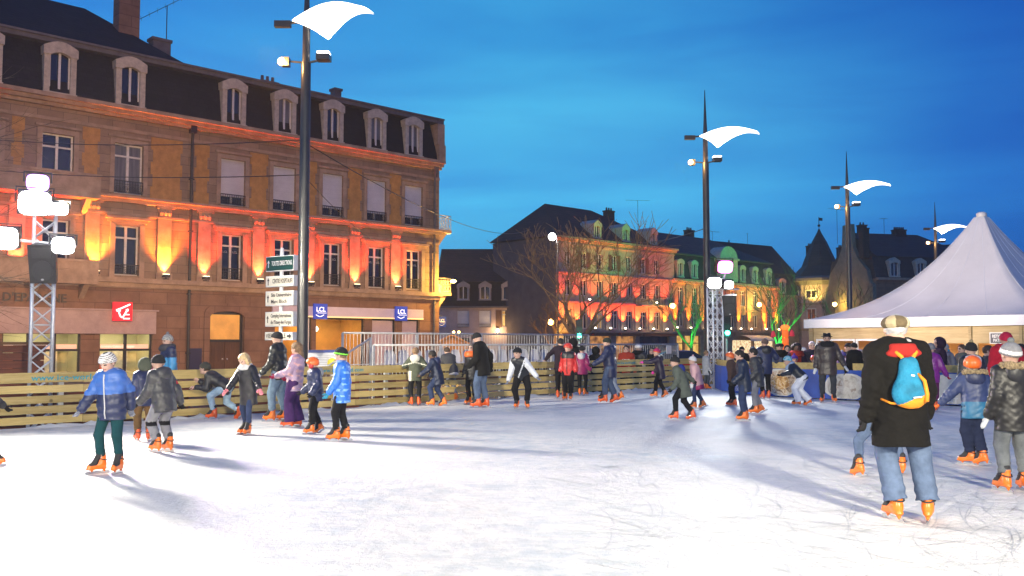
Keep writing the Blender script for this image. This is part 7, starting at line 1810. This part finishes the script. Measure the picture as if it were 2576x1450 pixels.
EX=[(1866,872,33.5,170,'onlooker in a black cap at the corner beyond the banner',dict(top=dict(m=black),hat=dict(k='beanie',m=knitb))),
(1936,872,32.5,160,'onlooker in a red scarf behind the tall navy parka',dict(top=dict(m=dgrey),hair=('short',brown),scarf=(redd,1.2))),
(1945,882,29.5,150,'short onlooker with fair hair behind the dark flat cap',dict(top=dict(m=brownj),hair=('side',blond),child=True)),
(1980,868,30.0,175,'onlooker in a plum coat behind the curly haired woman',dict(top=dict(m=purj),hair=('short',dbrown))),
(2021,874,29.6,165,'onlooker in a cream hat beside the tent corner',dict(top=dict(m=djean),hat=dict(k='beanie',m=knitw))),
(2062,872,29.4,185,'onlooker with a pink hat behind the man in the felt hat',dict(top=dict(m=pink),hat=dict(k='beanie',m=K('pale_pink_knit',(.6,.3,.36),'knit')))),
(2106,876,28.6,170,'bald onlooker in a grey coat by the open tent door',dict(top=dict(m=lgrey))),
(2118,889,25.2,165,'girl in a lilac hat behind the boards next to the felt hat man',dict(top=dict(m=lilac),hat=dict(k='beanie',m=K('lilac_knit',(.42,.25,.5),'knit'),pom=knitw),child=True)),
(2163,878,27.2,160,'onlooker with glasses and dark scarf in front of the tent door',dict(top=dict(m=black),hair=('short',gray),scarf=(dgrey,1.2))),
(2168,892,25.0,175,'child in a turquoise coat behind the boards lit pink',dict(top=dict(m=sky),hair=('side',brown),child=True)),
(2378,876,26.2,120,'small person in a teal hat at the tent counter',dict(top=dict(m=sky),hat=dict(k='beanie',m=knitt))),
(2418,866,25.5,100,'person in a dark green coat waiting at the hatch',dict(top=dict(m=green),hair=('short',brown))),
(2505,872,22.5,140,'person in a white hat waiting beside the red coat',dict(top=dict(m=navy),hat=dict(k='beanie',m=knitw))),
(2564,864,20.5,60,'person in a mustard coat at the edge of the tent crowd',dict(top=dict(m=K('mustard_coat',(.40,.24,.05))),hair=('short',dbrown))),
(1640,874,31.5,170,'onlooker in a black coat beside the parked red car',dict(top=dict(m=black),hair=('short',dbrown)))]
for px,hy,Y,yw,lab,kw in EX: P_(lab,spectator(px,hy,Y),yaw=yw,**kw)
# ------------------------------------------------------------------ lamps of the place
WHT=(1,.91,.72); COOL=(.97,1.0,.95)
# floodlights on the truss tower at the fence
spot('flood_beam',TL+Vector((.02,-.62,4.25)),(1.5,7.0,0),WHT,7000,80,.9,.55)
spot('flood_beam',TL+Vector((-.58,-.62,3.56)),(-4.0,6.0,0),WHT,4200,85,.9,.3)
spot('flood_beam',TL+Vector((.62,-.62,3.42)),(3,14.5,0),WHT,2600,80,.9,.15)
spot('flood_beam',TL+Vector((.45,-.55,4.2)),(-.6,26.5,1.4),WHT,10000,64,.9,.2)
spot('flood_beam',(9.5,-6,5.2),(22,30,4.2),WHT,15000,34,.8,.25)  # added unseen flood, not on this tower, brightening the tent's dim slope
spot('stage_beam',TL+Vector((.05,-.55,4.62)),(-1,2,1.5),(.45,.12,1.0),1500,100,.8,.12)
# far truss tower
spot('flood_beam',Vector(at(1797,712,30.0))+Vector((0,-.25,0)),(1.5,14,0),COOL,1500,95,.9,.6)
spot('flood_beam',Vector(at(1833,717,30.1))+Vector((.1,-.2,0)),(12,17,0),COOL,1500,80,.9,.1)
spot('flood_beam',Vector(at(1833,717,30.1))+Vector((.3,0,.1)),(17.5,36,4.0),(1,.80,.68),5200,70,.9,.15)
spot('stage_beam',Vector(at(1824,672,30.2))+Vector((0,-.2,0)),(9.5,26.5,1.0),(1,.12,.75),700,50,.8,.1)
# the rink's other tower, behind the photographer, throws the long shadows up the ice
spot('flood_beam',(5.0,-4.5,5.2),(-3.2,8.5,0),WHT,9400,74,.7,.4)
spot('flood_beam',(5.4,-4.5,5.0),(6.0,16,0),WHT,9500,66,.8,.45)
spot('flood_beam',(-7.5,-4.5,5.2),(-1,13,0),WHT,11000,70,.8,.4)  # unseen fill flood at another near corner, added to lighten the blue shadows
# sodium lamps on the lamp posts
SOD=(1,.47,.09)
spot('sodium_beam',LP[0]+Vector((-.75,.1,0)),fac(9,0,8.0),SOD,6300,115,.9,.15)
spot('sodium_beam',Vector((-17.5,11.5,8.2)),fac(22,0,7.0),SOD,5200,110,.9,.15)
spot('sodium_beam',LP[1]+Vector((-.9,0,0)),(3,75,2),SOD,350,120,.9,.15)
for q in LP: bulb('sodium_lamp',q+Vector((-.62,-.3,0)),(1,.52,.16),160,.12)
for q in LP: spot('sail_flood',q+Vector((.45,-.05,.35)),q+Vector((.9,0,1.4)),WHT,300,90,.6,.08)
# added warm fill beams with no lamps, brightening the stone ground floors
for s_ in (4,12,20,27): spot('ground_floor_fill',fac(s_,-7.0,4.0),fac(s_,0,1.8),(1,.55,.25),900,120,.9,.2)
bulb('corner_lamp_light',fac(-1.3,.9,7.3),(1,.55,.08),900,.15)

def beam(root,u,y,z,du,dy,dz,col,power,size=60,rad=.1,blend=.8):
    Mx=root.matrix_basis; return spot('uplight_beam',Mx@Vector((u,y,z)),Mx@Vector((u+du,y+dy,z+dz)),col,power,size,blend,rad)
def far_uplight(root,u,z,label,y=-.42,grp=None,lens=(1,.8,.5)):
    o=empty('uplight',root.matrix_basis@Vector((u,y,z)),ANG,label,'floodlight',grp)
    t=MB(); t.box(-.16,.16,-.1,.1,0,.18); t.build('lamp_housing',M['plastic_black'],o); t=MB(); t.sphere((0,-.02,.24),.13,8,0,.7); t.build('lens',em('far_uplight_lens',(1,.8,.55),14.0),o)
RD=(1,.07,.012); OG=(1,.19,.008)
for k in range(8):
    u=.45+k*2.45
    if k in (2,3,4,5,6,7): far_uplight(rb,u,2.8,'small lit uplight in the row along the lowest ledge of the red house',grp='uplights on the red house ledge')
    beam(rb,u,-.58,3.35,0,.26,3.0,RD if k<7 else OG,4200 if k<7 else 2600,84)
    beam(rb,u,-.8,5.8,0,.5,3.2,RD,1000,90)
for u in (4.2,15.4): far_uplight(rb,u,5.72,'lit uplight standing on the red house balcony floor' if u>10 else 'lit uplight on the middle ledge of the red house',y=-.7)
beam(rb,15.0,-9,1.0,2.5,9,10.0,(1,.16,.01),7000,38)
beam(rb,4.2,-10,1.0,.5,10,9.5,RD,6000,34)
beam(rb,8.5,-15,1.0,-1.5,15,12.0,(.30,1,.12),12000,44)
for i,u in enumerate(gp):
    far_uplight(gb,u,3.0,'small lit uplight at the foot of an orange pilaster',grp='uplights at the orange pilasters')
    beam(gb,u,-.50,3.5,0,.22,3.0,OG,5200 if i!=6 else 8000,50)
    beam(gb,u,-1.1,3.5,0,.5,4.0,OG,900,60)
beam(gb,5,-16,1.0,0,16,10.5,(.08,1,.22),9000,44); beam(gb,16.5,-16,1.0,0,16,10.5,(.2,1,.15),9000,44)
# turret
Mt=tb.matrix_basis
for a_ in (-2.6,-1.9,-1.2): 
    c=Vector((math.cos(a_),math.sin(a_),0)); q=Mt@(c*5.4+Vector((0,0,6.7))); spot('eaves_light',q,Mt@(c*3.7+Vector((0,0,9.2))),(1,.68,.12),2000,100,.8,.15)
for dx,dy in ((-9.5,-1.7),(-12.2,-2.0)):
    q=Mt@Vector((dx,dy,3.0)); spot('uplight_beam',q,q+Vector((0,.6,4)),OG,5000,62,.8,.1)
for t_ in (1.2,4.1,7.2,10.2):
    q=Mt@(Matrix.Translation((2.6,-1.6,0))@Matrix.Rotation(-.75,4,'Z')@Vector((t_,-.6,3.0))); spot('uplight_beam',q,q+Vector((.1,.4,4)),OG,5000,62,.8,.1)
spot('green_wash',Mt@Vector((7,-16,1)),Mt@Vector((8,0,11)),(.12,1,.2),7000,40,.8,.2)
# trees lit green from the ground
for px,py,Y,P in ((1745,836,76,900),(1951,845,70,1500),(2105,830,95,1200)):
    q=at(px,862,Y); b=Vector((q.x+.4,q.y-2.2,GZ+.3)); spot('green_tree_light',b,(q.x,q.y,4.0),(.03,1,.10),P*5.0,85,.8,.1)
q=at(1400,880,80); spot('amber_tree_light',(q.x,q.y-3,GZ+.3),(q.x,q.y,3),(1,.4,.03),2500,80,.8,.1)
spot('amber_wall_light',rb.matrix_basis@Vector((-.5,-3,2.6)),rb.matrix_basis@Vector((.5,0,3.4)),(1,.45,.04),1500,90,.8,.1)

# ------------------------------------------------------------------ thin air volume added to make the lamps glow, in place of lens glare
def added_haze(density):
    t=MB(); t.box(-90,110,-12,175,GZ-1.6,40)
    m=bpy.data.materials.new('glow_mist'); m.use_nodes=True; nt=m.node_tree; nt.nodes.clear()
    o_=nt.nodes.new('ShaderNodeOutputMaterial'); v=nt.nodes.new('ShaderNodeVolumePrincipled'); v.inputs['Density'].default_value=density; v.inputs['Color'].default_value=(.95,.95,1,1); v.inputs['Anisotropy'].default_value=.3
    nt.links.new(v.outputs[0],o_.inputs['Volume'])
    return tag(t.build('added_haze',m),kind='stuff')
added_haze(.0006)
SC.cycles.volume_bounces=0
